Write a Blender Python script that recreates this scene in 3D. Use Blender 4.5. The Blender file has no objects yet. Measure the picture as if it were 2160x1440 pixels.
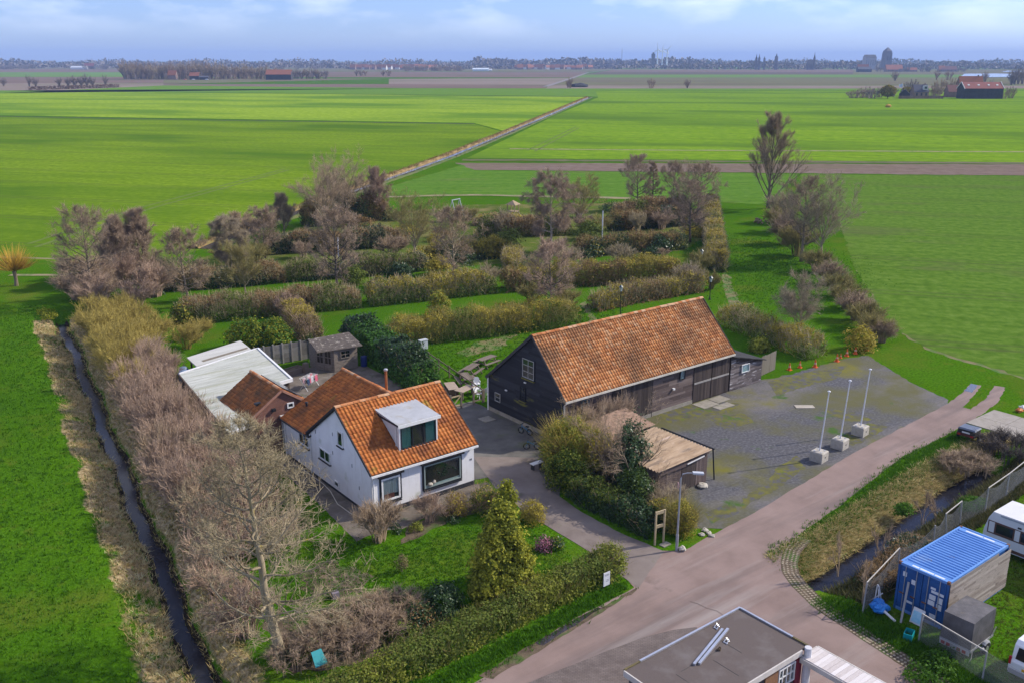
import bpy, bmesh, math, random
import numpy as np
from mathutils import Vector, Matrix
random.seed(7)
SC = bpy.context.scene
COL = SC.collection

# ------------------------------------------------------------------ camera
CAM_H = 26.4
FPX, HOR = 1974.0, 594.0            # focal length and horizon offset in photo pixels
PITCH = math.atan2(HOR, FPX)
AZ = math.radians(38)
cam = bpy.data.cameras.new('camera')
cam.sensor_width = 36.0
cam.lens = FPX / 2160.0 * 36.0
cam.clip_start = 0.5
cam.clip_end = 60000
camo = bpy.data.objects.new('camera', cam)
COL.objects.link(camo)
camo.location = (0, 0, CAM_H)
camo.rotation_euler = (math.pi / 2 - PITCH, 0, -AZ)
SC.camera = camo

# ------------------------------------------------------------------ world and sun
SUN_EL = math.radians(35)
SUN_AZ = math.radians(111)          # clockwise from +Y
world = bpy.data.worlds.new('World')
SC.world = world
world.use_nodes = True
wn = world.node_tree
wn.nodes.clear()
def wnode(t, **k):
    n = wn.nodes.new(t)
    for a, b in k.items():
        setattr(n, a, b)
    return n
sky = wnode('ShaderNodeTexSky')
sky.sky_type = 'NISHITA'
sky.sun_disc = False
sky.sun_elevation = SUN_EL
sky.sun_rotation = SUN_AZ
sky.air_density = 1.0
sky.dust_density = 0.3
sky.ozone_density = 3.0
hsv = wnode('ShaderNodeHueSaturation')
hsv.inputs['Saturation'].default_value = 0.85
hsv.inputs['Value'].default_value = 1.0
tint = wnode('ShaderNodeMix', data_type='RGBA', blend_type='MULTIPLY')
tint.inputs[0].default_value = 1.0
tint.inputs[7].default_value = (0.45, 0.56, 0.93, 1)
tc = wnode('ShaderNodeTexCoord')
mp = wnode('ShaderNodeMapping')
mp.inputs['Scale'].default_value = (1.0, 1.0, 3.2)
nz = wnode('ShaderNodeTexNoise')
nz.inputs['Scale'].default_value = 7.0
nz.inputs['Detail'].default_value = 7.0
nz.inputs['Roughness'].default_value = 0.55
cr = wnode('ShaderNodeValToRGB')
cr.color_ramp.elements[0].position = 0.48
cr.color_ramp.elements[1].position = 0.75
cr.color_ramp.elements[0].color = (0, 0, 0, 1)
cr.color_ramp.elements[1].color = (1, 1, 1, 1)
cm = wnode('ShaderNodeMix', data_type='RGBA', blend_type='MIX')
cm.inputs[7].default_value = (10.8, 10.6, 10.3, 1)
sep = wnode('ShaderNodeSeparateXYZ')
mr = wnode('ShaderNodeMapRange')
mr.inputs[1].default_value = 0.018
mr.inputs[2].default_value = 0.10  # bright cloud cover thickens above the view to add fill light
mul = wnode('ShaderNodeMath', operation='MULTIPLY')
bg = wnode('ShaderNodeBackground')
bg.inputs['Strength'].default_value = 0.13
wo = wnode('ShaderNodeOutputWorld')
L = wn.links.new
L(sky.outputs[0], hsv.inputs['Color'])
L(hsv.outputs[0], tint.inputs[6])
L(tc.outputs['Generated'], mp.inputs[0])
L(tc.outputs['Generated'], sep.inputs[0])
L(mp.outputs[0], nz.inputs['Vector'])
L(nz.outputs[0], cr.inputs[0])
L(sep.outputs[2], mr.inputs[0])
L(cr.outputs[0], mul.inputs[0])
L(mr.outputs[0], mul.inputs[1])
L(mul.outputs[0], cm.inputs[0])
L(tint.outputs[2], cm.inputs[6])
L(cm.outputs[2], bg.inputs['Color'])
L(bg.outputs[0], wo.inputs[0])

sun = bpy.data.lights.new('sun', 'SUN')
sun.energy = 3.4
sun.angle = math.radians(0.9)
sun.color = (1.0, 0.92, 0.80)
suno = bpy.data.objects.new('sun', sun)
COL.objects.link(suno)
to_sun = Vector((math.sin(SUN_AZ) * math.cos(SUN_EL), math.cos(SUN_AZ) * math.cos(SUN_EL), math.sin(SUN_EL)))
suno.rotation_euler = (-to_sun).to_track_quat('-Z', 'Y').to_euler()
suno.location = (60, -20, 60)

SC.view_settings.view_transform = 'Standard'
SC.view_settings.look = 'None'
SC.view_settings.exposure = 0.70
SC.view_settings.gamma = 1.0
SC.view_settings.use_curve_mapping = False
SC.cycles.max_bounces = 5
SC.cycles.diffuse_bounces = 2
SC.cycles.glossy_bounces = 2
SC.cycles.transmission_bounces = 3
SC.cycles.volume_bounces = 0
SC.cycles.caustics_reflective = False
SC.cycles.caustics_refractive = False
# ------------------------------------------------------------------ helpers
_ca, _sa = math.cos(AZ), math.sin(AZ)
def P(px, py, z=0.0):
    """ground-survey point: where the line of sight through photo pixel px,py meets height z"""
    u = (px - 1080) / FPX
    v = (py - 720) / FPX
    t = (CAM_H - z) / (math.sin(PITCH) + v * math.cos(PITCH))
    X, Y = t * u, t * (math.cos(PITCH) - v * math.sin(PITCH))
    return (X * _ca + Y * _sa, -X * _sa + Y * _ca, z)
def P2(px, py, z=0.0):
    return P(px, py, z)[:2]

class MB:
    def __init__(s):
        s.v = []; s.f = []; s.r = []
        s.cr = 0.5
    def add(s, vs, fs):
        o = len(s.v)
        s.v.extend(vs)
        s.r.extend([s.cr] * len(vs))
        s.f.extend([tuple(i + o for i in q) for q in fs])
        return s
    def box(s, x0, x1, y0, y1, z0, z1):
        return s.add([(x0, y0, z0), (x1, y0, z0), (x1, y1, z0), (x0, y1, z0), (x0, y0, z1), (x1, y0, z1), (x1, y1, z1), (x0, y1, z1)],
              [(3, 2, 1, 0), (4, 5, 6, 7), (0, 1, 5, 4), (1, 2, 6, 5), (2, 3, 7, 6), (3, 0, 4, 7)])
    def bar(s, a, b, w, h=None, up=(0, 0, 1)):
        """rectangular bar from a to b"""
        h = h or w
        a = Vector(a); b = Vector(b); d = (b - a)
        if d.length < 1e-6: return s
        d.normalize(); u = Vector(up)
        if abs(d.dot(u)) > 0.98: u = Vector((1, 0, 0))
        r = d.cross(u).normalized() * (w / 2)
        u2 = r.cross(d).normalized() * (h / 2)
        vs = [tuple(p + i * r + j * u2) for p in (a, b) for i, j in ((-1, -1), (1, -1), (1, 1), (-1, 1))]
        return s.add(vs, [(0, 1, 2, 3), (7, 6, 5, 4), (0, 4, 5, 1), (1, 5, 6, 2), (2, 6, 7, 3), (3, 7, 4, 0)])
    def prism(s, poly, z0, z1):
        n = len(poly)
        vs = [(x, y, z0) for x, y in poly] + [(x, y, z1) for x, y in poly]
        return s.add(vs, [tuple(range(n - 1, -1, -1)), tuple(range(n, 2 * n))] + [(i, (i + 1) % n, n + (i + 1) % n, n + i) for i in range(n)])
    def extrude(s, poly3, d):
        n = len(poly3)
        vs = [tuple(p) for p in poly3] + [(p[0] + d[0], p[1] + d[1], p[2] + d[2]) for p in poly3]
        return s.add(vs, [tuple(range(n - 1, -1, -1)), tuple(range(n, 2 * n))] + [(i, (i + 1) % n, n + (i + 1) % n, n + i) for i in range(n)])
    def tube(s, pts, rad, n=6, cap=True):
        m = len(pts)
        vs = []; fs = []
        for i in range(m):
            p = pts[i]
            a = pts[max(i - 1, 0)]; b = pts[min(i + 1, m - 1)]
            dx, dy, dz = b[0] - a[0], b[1] - a[1], b[2] - a[2]
            l = math.sqrt(dx * dx + dy * dy + dz * dz) or 1.0
            dx /= l; dy /= l; dz /= l
            if abs(dz) < 0.9: rx, ry, rz = dy, -dx, 0.0
            else: rx, ry, rz = 0.0, dz, -dy
            l = math.sqrt(rx * rx + ry * ry + rz * rz); rx /= l; ry /= l; rz /= l
            ux, uy, uz = ry * dz - rz * dy, rz * dx - rx * dz, rx * dy - ry * dx
            r = rad[i] if hasattr(rad, '__len__') else rad
            for k in range(n):
                c = math.cos(2 * math.pi * k / n) * r; q = math.sin(2 * math.pi * k / n) * r
                vs.append((p[0] + rx * c + ux * q, p[1] + ry * c + uy * q, p[2] + rz * c + uz * q))
        for i in range(m - 1):
            for k in range(n):
                k2 = (k + 1) % n
                fs.append((i * n + k, i * n + k2, (i + 1) * n + k2, (i + 1) * n + k))
        if cap:
            fs.append(tuple(range(n - 1, -1, -1))); fs.append(tuple((m - 1) * n + k for k in range(n)))
        return s.add(vs, fs)
    def lathe(s, prof, c=(0, 0, 0), n=12):
        vs = []; fs = []
        for r, z in prof:
            for k in range(n):
                vs.append((c[0] + r * math.cos(2 * math.pi * k / n), c[1] + r * math.sin(2 * math.pi * k / n), c[2] + z))
        m = len(prof)
        for i in range(m - 1):
            for k in range(n):
                k2 = (k + 1) % n
                fs.append((i * n + k, i * n + k2, (i + 1) * n + k2, (i + 1) * n + k))
        fs.append(tuple(range(n - 1, -1, -1))); fs.append(tuple((m - 1) * n + k for k in range(n)))
        return s.add(vs, fs)
    def ball(s, c, r, n=10, m=6, jit=0.0, sq=1.0):
        prof = []
        vs = []; fs = []
        for i in range(m + 1):
            a = math.pi * i / m
            for k in range(n):
                j = 1 + random.uniform(-jit, jit)
                vs.append((c[0] + r * j * math.sin(a) * math.cos(2 * math.pi * k / n), c[1] + r * j * math.sin(a) * math.sin(2 * math.pi * k / n), c[2] - r * sq * j * math.cos(a)))
        for i in range(m):
            for k in range(n):
                k2 = (k + 1) % n
                fs.append((i * n + k, i * n + k2, (i + 1) * n + k2, (i + 1) * n + k))
        return s.add(vs, fs)
    def build(s, name, m, parent=None, world=False, smooth=False, kind=None):
        V = np.array(s.v, dtype=np.float32).reshape(-1, 3)
        if world and parent is not None:
            r = parent
            while r.parent is not None: r = r.parent
            V = V - np.array(r.location, dtype=np.float32)
        me = bpy.data.meshes.new(name)
        me.from_pydata(V.tolist(), [], s.f)
        a = me.attributes.new('rnd', 'FLOAT', 'POINT')
        a.data.foreach_set('value', np.array(s.r, dtype=np.float32))
        return link(name, me, m, parent, smooth, kind)

def link(name, me, m, parent=None, smooth=False, kind=None):
    if m is not None and not me.materials:
        me.materials.append(m)
    if smooth:
        me.polygons.foreach_set('use_smooth', [True] * len(me.polygons))
    me.update()
    o = bpy.data.objects.new(name, me)
    COL.objects.link(o)
    if parent is not None: o.parent = parent
    if kind: o['kind'] = kind
    return o

def tag(o, label, cat, group=None):
    o['label'] = label; o['category'] = cat
    if group: o['group'] = group
    return o
def thing(name, label, cat, loc=(0, 0, 0), rz=0.0, group=None):
    o = bpy.data.objects.new(name, None)
    COL.objects.link(o)
    o.location = loc if len(loc) == 3 else (loc[0], loc[1], 0)
    o.rotation_euler = (0, 0, rz)
    return tag(o, label, cat, group)
def struct(o):
    o['kind'] = 'structure'; return o
def stuff(o, label=None, cat=None):
    o['kind'] = 'stuff'
    if label: tag(o, label, cat)
    return o
def dup(root, loc, rz=0.0, label=None, scale=None, group=None):
    r = root.copy(); COL.objects.link(r)
    r.location = loc if len(loc) == 3 else (loc[0], loc[1], 0)
    r.rotation_euler = (0, 0, rz)
    if scale: r.scale = scale if hasattr(scale, '__len__') else (scale,) * 3
    if label: r['label'] = label
    if group: r['group'] = group
    for ch in list(root.children):
        c = ch.copy(); COL.objects.link(c); c.parent = r
        for g in list(ch.children):
            d = g.copy(); COL.objects.link(d); d.parent = c
    return r

# ---- numpy soups
def np_mesh(name, V, F, rnd=None):
    """V (n,3), F (m,k) uniform polygons"""
    me = bpy.data.meshes.new(name)
    n, (m, k) = len(V), F.shape
    me.vertices.add(n)
    me.vertices.foreach_set('co', np.ascontiguousarray(V, dtype=np.float32).ravel())
    me.loops.add(m * k)
    me.loops.foreach_set('vertex_index', np.ascontiguousarray(F, dtype=np.int32).ravel())
    me.polygons.add(m)
    me.polygons.foreach_set('loop_start', np.arange(m, dtype=np.int32) * k)
    me.polygons.foreach_set('loop_total', np.full(m, k, dtype=np.int32))
    if rnd is not None:
        a = me.attributes.new('rnd', 'FLOAT', 'POINT')
        a.data.foreach_set('value', np.ascontiguousarray(rnd, dtype=np.float32))
    me.update(calc_edges=True)
    return me
def unit(a):
    return a / np.maximum(np.linalg.norm(a, axis=1, keepdims=True), 1e-9)
def sticks(p0, p1, r0, r1, rnd):
    """three-sided tapered twigs -> V,F,R"""
    n = len(p0)
    d = unit(p1 - p0)
    h = np.where(np.abs(d[:, 2:3]) < 0.9, np.array([[0, 0, 1.0]]), np.array([[1.0, 0, 0]]))
    a = unit(np.cross(d, h)); b = np.cross(d, a)
    V = np.empty((n, 6, 3))
    r0 = np.broadcast_to(np.asarray(r0, float), (n,))[:, None]; r1 = np.broadcast_to(np.asarray(r1, float), (n,))[:, None]
    for k in range(3):
        c, s_ = math.cos(2.0944 * k), math.sin(2.0944 * k)
        V[:, k] = p0 + (a * c + b * s_) * r0
        V[:, 3 + k] = p1 + (a * c + b * s_) * r1
    base = (np.arange(n) * 6)[:, None]
    F = np.concatenate([base + np.array([[k, (k + 1) % 3, 3 + (k + 1) % 3, 3 + k]]) for k in range(3)], 0)
    return V.reshape(-1, 3), F, np.repeat(rnd, 6)
def leaves(p, size, rng, rnd, flat=0.0, aspect=1.5, nrm=None):
    """diamond leaves at p"""
    n = len(p)
    a = unit(rng.normal(size=(n, 3)))
    if nrm is not None:
        nn = unit(nrm + 0.55 * rng.normal(size=(n, 3)))
        a = unit(np.cross(nn, a)); b = np.cross(nn, a)
    else:
        b = unit(np.cross(a, rng.normal(size=(n, 3))))
    s_ = (np.broadcast_to(np.asarray(size, float), (n,)) * rng.uniform(0.6, 1.3, n))[:, None] / 2
    V = np.empty((n, 4, 3))
    V[:, 0] = p - a * s_ * aspect; V[:, 1] = p + b * s_; V[:, 2] = p + a * s_ * aspect; V[:, 3] = p - b * s_
    return V.reshape(-1, 3), np.arange(4 * n).reshape(n, 4), np.repeat(rnd, 4)
def join(parts):
    V = []; F = []; R = []; o = 0
    for v, f, r in parts:
        V.append(v); F.append(f + o); R.append(r); o += len(v)
    return np.concatenate(V), np.concatenate(F), np.concatenate(R)

# ------------------------------------------------------------------ materials
MATS = {}
def mat(name, cols, scale=3.0, rough=0.8, bump=0.0, bscale=40.0, stretch=(1, 1, 1), mix=None, spec=0.25, metal=0.0, pos=None,
        detail=5.0, attr=0.0, objrand=0.0, world=False, coat=0.0, sheen=0.0, trans=0.0, dist=0.05, hs=0.0):
    """cols: colours spread over a noise; attr: weight of the per-piece value 'rnd'; mix: (colour, scale, lo, hi) patches on top"""
    if name in MATS: return MATS[name]
    m = bpy.data.materials.new(name); MATS[name] = m
    m.use_nodes = True
    nt = m.node_tree; N = nt.nodes; L = nt.links.new
    b = N['Principled BSDF']
    b.inputs['Roughness'].default_value = rough
    b.inputs['Specular IOR Level'].default_value = spec
    b.inputs['Metallic'].default_value = metal
    if coat: b.inputs['Coat Weight'].default_value = coat
    if trans:
        b.inputs['Transmission Weight'].default_value = trans
    if world:
        g = N.new('ShaderNodeNewGeometry'); co = g.outputs['Position']
    else:
        t = N.new('ShaderNodeTexCoord'); co = t.outputs['Object']
    mp = N.new('ShaderNodeMapping'); mp.inputs['Scale'].default_value = stretch
    L(co, mp.inputs[0])
    if len(cols) == 1 and not mix and not bump:
        b.inputs['Base Color'].default_value = (*cols[0], 1)
        return m
    n = N.new('ShaderNodeTexNoise'); n.inputs['Scale'].default_value = scale; n.inputs['Detail'].default_value = detail
    n.inputs['Roughness'].default_value = 0.62
    L(mp.outputs[0], n.inputs['Vector'])
    r = N.new('ShaderNodeValToRGB')
    el = r.color_ramp.elements
    k = len(cols)
    ps = pos or [0.3 + 0.4 * i / max(k - 1, 1) for i in range(k)]
    if attr and not pos: ps = [0.15 + 0.7 * i / max(k - 1, 1) for i in range(k)]
    el[0].position = ps[0]; el[0].color = (*cols[0], 1)
    el[1].position = ps[-1]; el[1].color = (*cols[-1], 1)
    for i in range(1, k - 1):
        e = el.new(ps[i]); e.color = (*cols[i], 1)
    fac = n.outputs[0]
    if attr or objrand:
        src = None
        if attr:
            at = N.new('ShaderNodeAttribute'); at.attribute_name = 'rnd'; src = at.outputs['Fac']
        if objrand:
            oi = N.new('ShaderNodeObjectInfo')
            if src is None: src = oi.outputs['Random']
            else:
                ad = N.new('ShaderNodeMath'); ad.operation = 'ADD'; L(src, ad.inputs[0]); L(oi.outputs['Random'], ad.inputs[1])
                fr = N.new('ShaderNodeMath'); fr.operation = 'FRACT'; L(ad.outputs[0], fr.inputs[0]); src = fr.outputs[0]
        mx = N.new('ShaderNodeMix'); mx.inputs[0].default_value = attr or objrand
        L(n.outputs[0], mx.inputs[2]); L(src, mx.inputs[3]); fac = mx.outputs[0]
    L(fac, r.inputs[0])
    out = r.outputs[0]
    for q in ([mix] if mix and not isinstance(mix, list) else (mix or [])):
        c2, s2, lo, hi = q[:4]
        n2 = N.new('ShaderNodeTexNoise'); n2.inputs['Scale'].default_value = s2; n2.inputs['Detail'].default_value = 6
        n2.inputs['Roughness'].default_value = 0.6
        if len(q) > 4:
            mp2 = N.new('ShaderNodeMapping'); mp2.inputs['Scale'].default_value = q[4]; mp2.inputs['Location'].default_value = (3.1, 7.7, 1.3)
            L(co, mp2.inputs[0]); L(mp2.outputs[0], n2.inputs['Vector'])
        else:
            L(mp.outputs[0], n2.inputs['Vector'])
        rg = N.new('ShaderNodeMapRange'); rg.inputs[1].default_value = lo; rg.inputs[2].default_value = hi
        L(n2.outputs[0], rg.inputs[0])
        mm = N.new('ShaderNodeMix'); mm.data_type = 'RGBA'
        L(rg.outputs[0], mm.inputs[0]); L(out, mm.inputs[6]); mm.inputs[7].default_value = (*c2, 1)
        out = mm.outputs[2]
    L(out, b.inputs['Base Color'])
    if bump:
        n3 = N.new('ShaderNodeTexNoise'); n3.inputs['Scale'].default_value = bscale; n3.inputs['Detail'].default_value = 4
        L(mp.outputs[0], n3.inputs['Vector'])
        bp = N.new('ShaderNodeBump'); bp.inputs['Strength'].default_value = bump; bp.inputs['Distance'].default_value = dist
        L(n3.outputs[0], bp.inputs['Height']); L(bp.outputs[0], b.inputs['Normal'])
    return m
def glass(name, col=(0.015, 0.02, 0.022), rough=0.05):
    return mat(name, [col], rough=rough, spec=0.6)
def foliage(name, cols, pos=None, rough=0.6, spec=0.08, trans=0.33):
    """leaf colours picked per leaf by 'rnd', a little light passing through"""
    if name in MATS: return MATS[name]
    m = mat(name, cols, scale=0.9, rough=rough, attr=0.75, spec=spec, pos=pos)
    nt = m.node_tree; N = nt.nodes; L = nt.links.new
    b = N['Principled BSDF']; out = N['Material Output']
    src = b.inputs['Base Color'].links[0].from_socket
    t = N.new('ShaderNodeBsdfTranslucent'); L(src, t.inputs['Color'])
    ms = N.new('ShaderNodeMixShader'); ms.inputs[0].default_value = trans
    L(b.outputs[0], ms.inputs[1]); L(t.outputs[0], ms.inputs[2]); L(ms.outputs[0], out.inputs['Surface'])
    return m
# ------------------------------------------------------------------ ground, ditches, water
DITCH = np.array([P2(x, y, -0.7) for x, y in ((122, 668), (160, 752), (207, 872), (247, 972), (287, 1072), (336, 1192), (386, 1322), (436, 1436), (470, 1540))])
_o = np.argsort(DITCH[:, 1]); DITCH = DITCH[_o]
BROOK = np.array([P2(x, y, -0.8) for x, y in ((1750, 1226), (1830, 1172), (1900, 1122), (1980, 1062), (2060, 1012), (2115, 985))])
def ditch_x(y):
    return np.interp(y, DITCH[:, 1], DITCH[:, 0]) + 0.13 * np.sin(y * 0.42) + 0.08 * np.sin(y * 1.27 + 1)
def brook_y(x):
    return np.interp(x, BROOK[:, 0], BROOK[:, 1])
def sm(a, b, t):
    t = np.clip((t - a) / (b - a), 0, 1); return t * t * (3 - 2 * t)
def ditch_fade(y):
    return 1 - sm(104.5, 108.5, y)
def brook_fade(x):
    return sm(38.6, 40.4, x) * (1 - sm(61.5, 64.0, x))
S_L = ([-3.0, -2.2, -1.3, -0.4, -0.3, 0.3, 0.4, 0.9, 1.6], [0, -0.2, -0.5, -0.78, -1.2, -1.2, -0.78, -0.36, 0])
S_B = ([-2.6, -1.6, -0.72, -0.58, 0.58, 0.72, 1.5, 2.4, 3.2], [0, -0.35, -0.7, -1.2, -1.2, -0.7, -0.42, -0.12, 0])
def height(x, y):
    h = np.interp(x - ditch_x(y), *S_L) * ditch_fade(y)
    h2 = np.interp(y - brook_y(x), *S_B) * brook_fade(x)
    return np.minimum(h, h2)
def lines(lo, hi, step, extra, far0, far1):
    a = list(np.arange(lo, hi, step)) + list(extra)
    d = step; x = hi
    while x < far1:
        a.append(x); d *= 1.16; x += d
    a.append(far1)
    d = step; x = lo
    while x > far0:
        a.append(x); d *= 1.16; x -= d
    a.append(far0)
    a = np.unique(np.round(a, 3))
    keep = [a[0]]
    for q in a[1:]:
        if q - keep[-1] > 0.055: keep.append(q)
    return np.array(keep)
XR, YR = 14.0, 24.6
gx = lines(2, 84, 0.6, [XR + q for q in (-3, -2.6, -2.2, -1.8, -1.3, -.9, -.4, -.3, 0, .3, .4, .7, .9, 1.25, 1.6, 2)], -9000, 14000)
gy = lines(10, 116, 0.6, [YR + q for q in (-2.6, -2.1, -1.6, -1.1, -.72, -.58, 0, .58, .72, 1.1, 1.5, 2.0, 2.4, 2.8, 3.2)], -9000, 14000)
GX, GY = np.meshgrid(gx, gy, indexing='ij')
wx = np.clip(1 - (np.abs(GX - XR) - 4) / 34, 0, 1)
wy = np.clip(1 - (np.abs(GY - YR) - 4) / 12, 0, 1)
WX = GX + (ditch_x(GY) - XR) * wx
WY = GY + (brook_y(WX) - YR) * wy
rng = np.random.default_rng(3)
GZ = height(WX, WY)
bank = (GZ < -0.05)
GZ = GZ + np.where(bank, rng.uniform(-0.05, 0.05, GZ.shape), 0)
nx, ny = GX.shape
idx = np.arange(nx * ny).reshape(nx, ny)
F = np.stack([idx[:-1, :-1], idx[1:, :-1], idx[1:, 1:], idx[:-1, 1:]], -1).reshape(-1, 4)
V = np.stack([WX, WY, GZ], -1).reshape(-1, 3)
gme = np_mesh('ground', V, F)
sd = (WX - ditch_x(WY)); sb = (WY - brook_y(WX))
dry = (sm(-3.2, -2.2, sd) * (1 - sm(-1.0, -0.5, sd))) * ditch_fade(WY) * (0.55 + 0.45 * sm(44, 52, WY))
dry = dry * np.clip(0.8 + 0.35 * np.sin(WY * 0.55) + 0.3 * np.sin(WY * 1.31 + 1) + 0.3 * np.sin(sd * 2.3 + WY * 0.2), 0.15, 1)
dry = np.maximum(dry, 0.6 * sm(0.5, 0.9, sd) * (1 - sm(1.4, 3.0, sd)) * ditch_fade(WY))
dry = np.maximum(dry, sm(0.6, 1.2, sb) * (1 - sm(2.4, 3.4, sb)) * sm(39, 40.5, WX) * (1 - sm(66, 70, WX)))
dry = np.maximum(dry, 0.6 * sm(-4, -2.4, sb) * (1 - sm(-1, -0.6, sb)) * sm(39, 41, WX) * (1 - sm(70, 80, WX)))
mud = np.maximum((np.abs(sd) < 0.62) * ditch_fade(WY), (np.abs(sb) < 0.9) * brook_fade(WX)) * 1.0
for nm, a_ in (('dry', dry), ('mud', mud)):
    a = gme.attributes.new(nm, 'FLOAT', 'POINT')
    a.data.foreach_set('value', np.ascontiguousarray(a_.reshape(-1), dtype=np.float32))

def grass_mat(name, cols, patch, pscale=0.12, lo=0.5, hi=0.72, fine=5.0, bump=0.7, attrs=False, big=((0.035, 0.10, 0.004), 0.035, 0.45, 0.75)):
    m = mat(name, cols, scale=fine, rough=0.85, bump=bump, bscale=7.0, world=True, detail=8, dist=0.12, spec=0.0,
            mix=[(patch, pscale * 6, lo + 0.04, hi + 0.06), (big[0], big[1], big[2], big[3]), (patch, pscale, lo, hi)])
    if attrs:
        nt = m.node_tree; N = nt.nodes; L = nt.links.new; b = N['Principled BSDF']
        src = b.inputs['Base Color'].links[0].from_socket
        geo = N.new('ShaderNodeNewGeometry')
        def lay(src, an, cols2, sc, lo, hi, jit):
            at = N.new('ShaderNodeAttribute'); at.attribute_name = an
            n = N.new('ShaderNodeTexNoise'); n.inputs['Scale'].default_value = sc; n.inputs['Detail'].default_value = 6
            L(geo.outputs['Position'], n.inputs['Vector'])
            a = N.new('ShaderNodeMath'); a.operation = 'MULTIPLY_ADD'; L(n.outputs[0], a.inputs[0]); a.inputs[1].default_value = jit; L(at.outputs['Fac'], a.inputs[2])
            rg = N.new('ShaderNodeMapRange'); rg.inputs[1].default_value = lo; rg.inputs[2].default_value = hi; L(a.outputs[0], rg.inputs[0])
            n2 = N.new('ShaderNodeTexNoise'); n2.inputs['Scale'].default_value = 4.5; n2.inputs['Detail'].default_value = 8
            L(geo.outputs['Position'], n2.inputs['Vector'])
            r = N.new('ShaderNodeValToRGB'); r.color_ramp.elements[0].position = 0.35; r.color_ramp.elements[1].position = 0.65
            r.color_ramp.elements[0].color = (*cols2[0], 1); r.color_ramp.elements[1].color = (*cols2[1], 1); L(n2.outputs[0], r.inputs[0])
            mm = N.new('ShaderNodeMix'); mm.data_type = 'RGBA'; L(rg.outputs[0], mm.inputs[0]); L(src, mm.inputs[6]); L(r.outputs[0], mm.inputs[7])
            return mm.outputs[2]
        src = lay(src, 'dry', ((0.2, 0.145, 0.065), (0.44, 0.34, 0.19)), 1.3, 0.75, 1.0, 0.9)
        src = lay(src, 'mud', ((0.018, 0.014, 0.01), (0.05, 0.038, 0.025)), 2.0, 0.8, 1.0, 0.4)
        L(src, b.inputs['Base Color'])
    return m
G_LAWN = grass_mat('lawn_grass', [(0.025, 0.07, 0.002), (0.054, 0.138, 0.005), (0.09, 0.195, 0.01)], (0.105, 0.13, 0.016), attrs=True, lo=0.53, hi=0.74)
ground = struct(link('ground', gme, G_LAWN, smooth=True))

# rippled dark water
def water_mat(name, col=(0.012, 0.012, 0.018), rough=0.08, bump=0.06, sc=6.0, sp=0.7):
    return mat(name, [col, tuple(c * 1.7 for c in col)], scale=2.0, rough=rough, bump=bump, bscale=sc, spec=sp, world=True, dist=0.03)
W_DITCH = water_mat('ditch_water', (0.012, 0.012, 0.016), 0.15, sp=0.14)
ys = np.linspace(20, 107, 80); xs = ditch_x(ys)
V = np.concatenate([np.stack([xs - 0.75, ys, np.full(80, -0.84)], 1), np.stack([xs + 0.75, ys, np.full(80, -0.84)], 1)])
i = np.arange(79); Fq = np.stack([i, i + 80, i + 81, i + 1], 1)
struct(link('ditch_water', np_mesh('ditch_water', V, Fq), W_DITCH))
xs = np.linspace(39.2, 63.0, 40); ys = brook_y(xs)
V = np.concatenate([np.stack([xs, ys - 0.85, np.full(40, -0.86)], 1), np.stack([xs, ys + 0.85, np.full(40, -0.86)], 1)])
i = np.arange(39); Fq = np.stack([i, i + 1, i + 41, i + 40], 1)
struct(link('brook_water', np_mesh('brook_water', V, Fq), W_DITCH))

# ------------------------------------------------------------------ sheets laid on the ground
def rough_edge(poly, step=0.5, amp=0.12, seed=1):
    r = random.Random(seed); out = []
    n = len(poly)
    for i in range(n):
        a, b = poly[i], poly[(i + 1) % n]
        d = math.dist(a, b); k = max(1, int(d / step))
        for j in range(k):
            t = j / k
            x, y = a[0] + (b[0] - a[0]) * t, a[1] + (b[1] - a[1]) * t
            if j: x += r.uniform(-amp, amp); y += r.uniform(-amp, amp)
            out.append((x, y))
    return out
def sheet(name, poly, z, m, kind='structure', edge=None, label=None, cat=None):
    if edge: poly = rough_edge(poly, *edge)
    bm = bmesh.new()
    vs = [bm.verts.new((x, y, z)) for x, y in poly]
    f = bm.faces.new(vs); f.normal_update()
    if f.normal.z < 0: f.normal_flip()
    bmesh.ops.triangulate(bm, faces=[f], ngon_method='EAR_CLIP')
    me = bpy.data.meshes.new(name); bm.to_mesh(me); bm.free()
    o = link(name, me, m)
    if kind: o['kind'] = kind
    if label: tag(o, label, cat)
    return o
M_ROAD = mat('asphalt', [(0.185, 0.13, 0.11), (0.235, 0.168, 0.143), (0.275, 0.2, 0.172)], scale=0.35, rough=0.9, bump=0.25, bscale=60, world=True, detail=9, dist=0.01,
             mix=[((0.135, 0.105, 0.095), 0.55, 0.5, 0.75, (0.12, 1.2, 1)), ((0.30, 0.26, 0.235), 1.2, 0.56, 0.8, (0.05, 0.6, 1)), ((0.07, 0.055, 0.045), 0.22, 0.66, 0.78)])
M_DRIVE = mat('drive_concrete', [(0.14, 0.112, 0.096), (0.19, 0.155, 0.135), (0.225, 0.19, 0.165)], scale=0.5, rough=0.92, bump=0.2, bscale=50, world=True, detail=9, dist=0.01,
              mix=[((0.085, 0.066, 0.05), 0.3, 0.55, 0.72), ((0.10, 0.11, 0.05), 0.6, 0.62, 0.8)])
M_YARD = mat('yard_pavement', [(0.085, 0.078, 0.07), (0.12, 0.112, 0.10), (0.16, 0.15, 0.132)], scale=0.6, rough=0.92, bump=0.25, bscale=30, world=True, detail=9, dist=0.015,
             mix=[((0.10, 0.11, 0.045), 0.5, 0.56, 0.74)])
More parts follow.
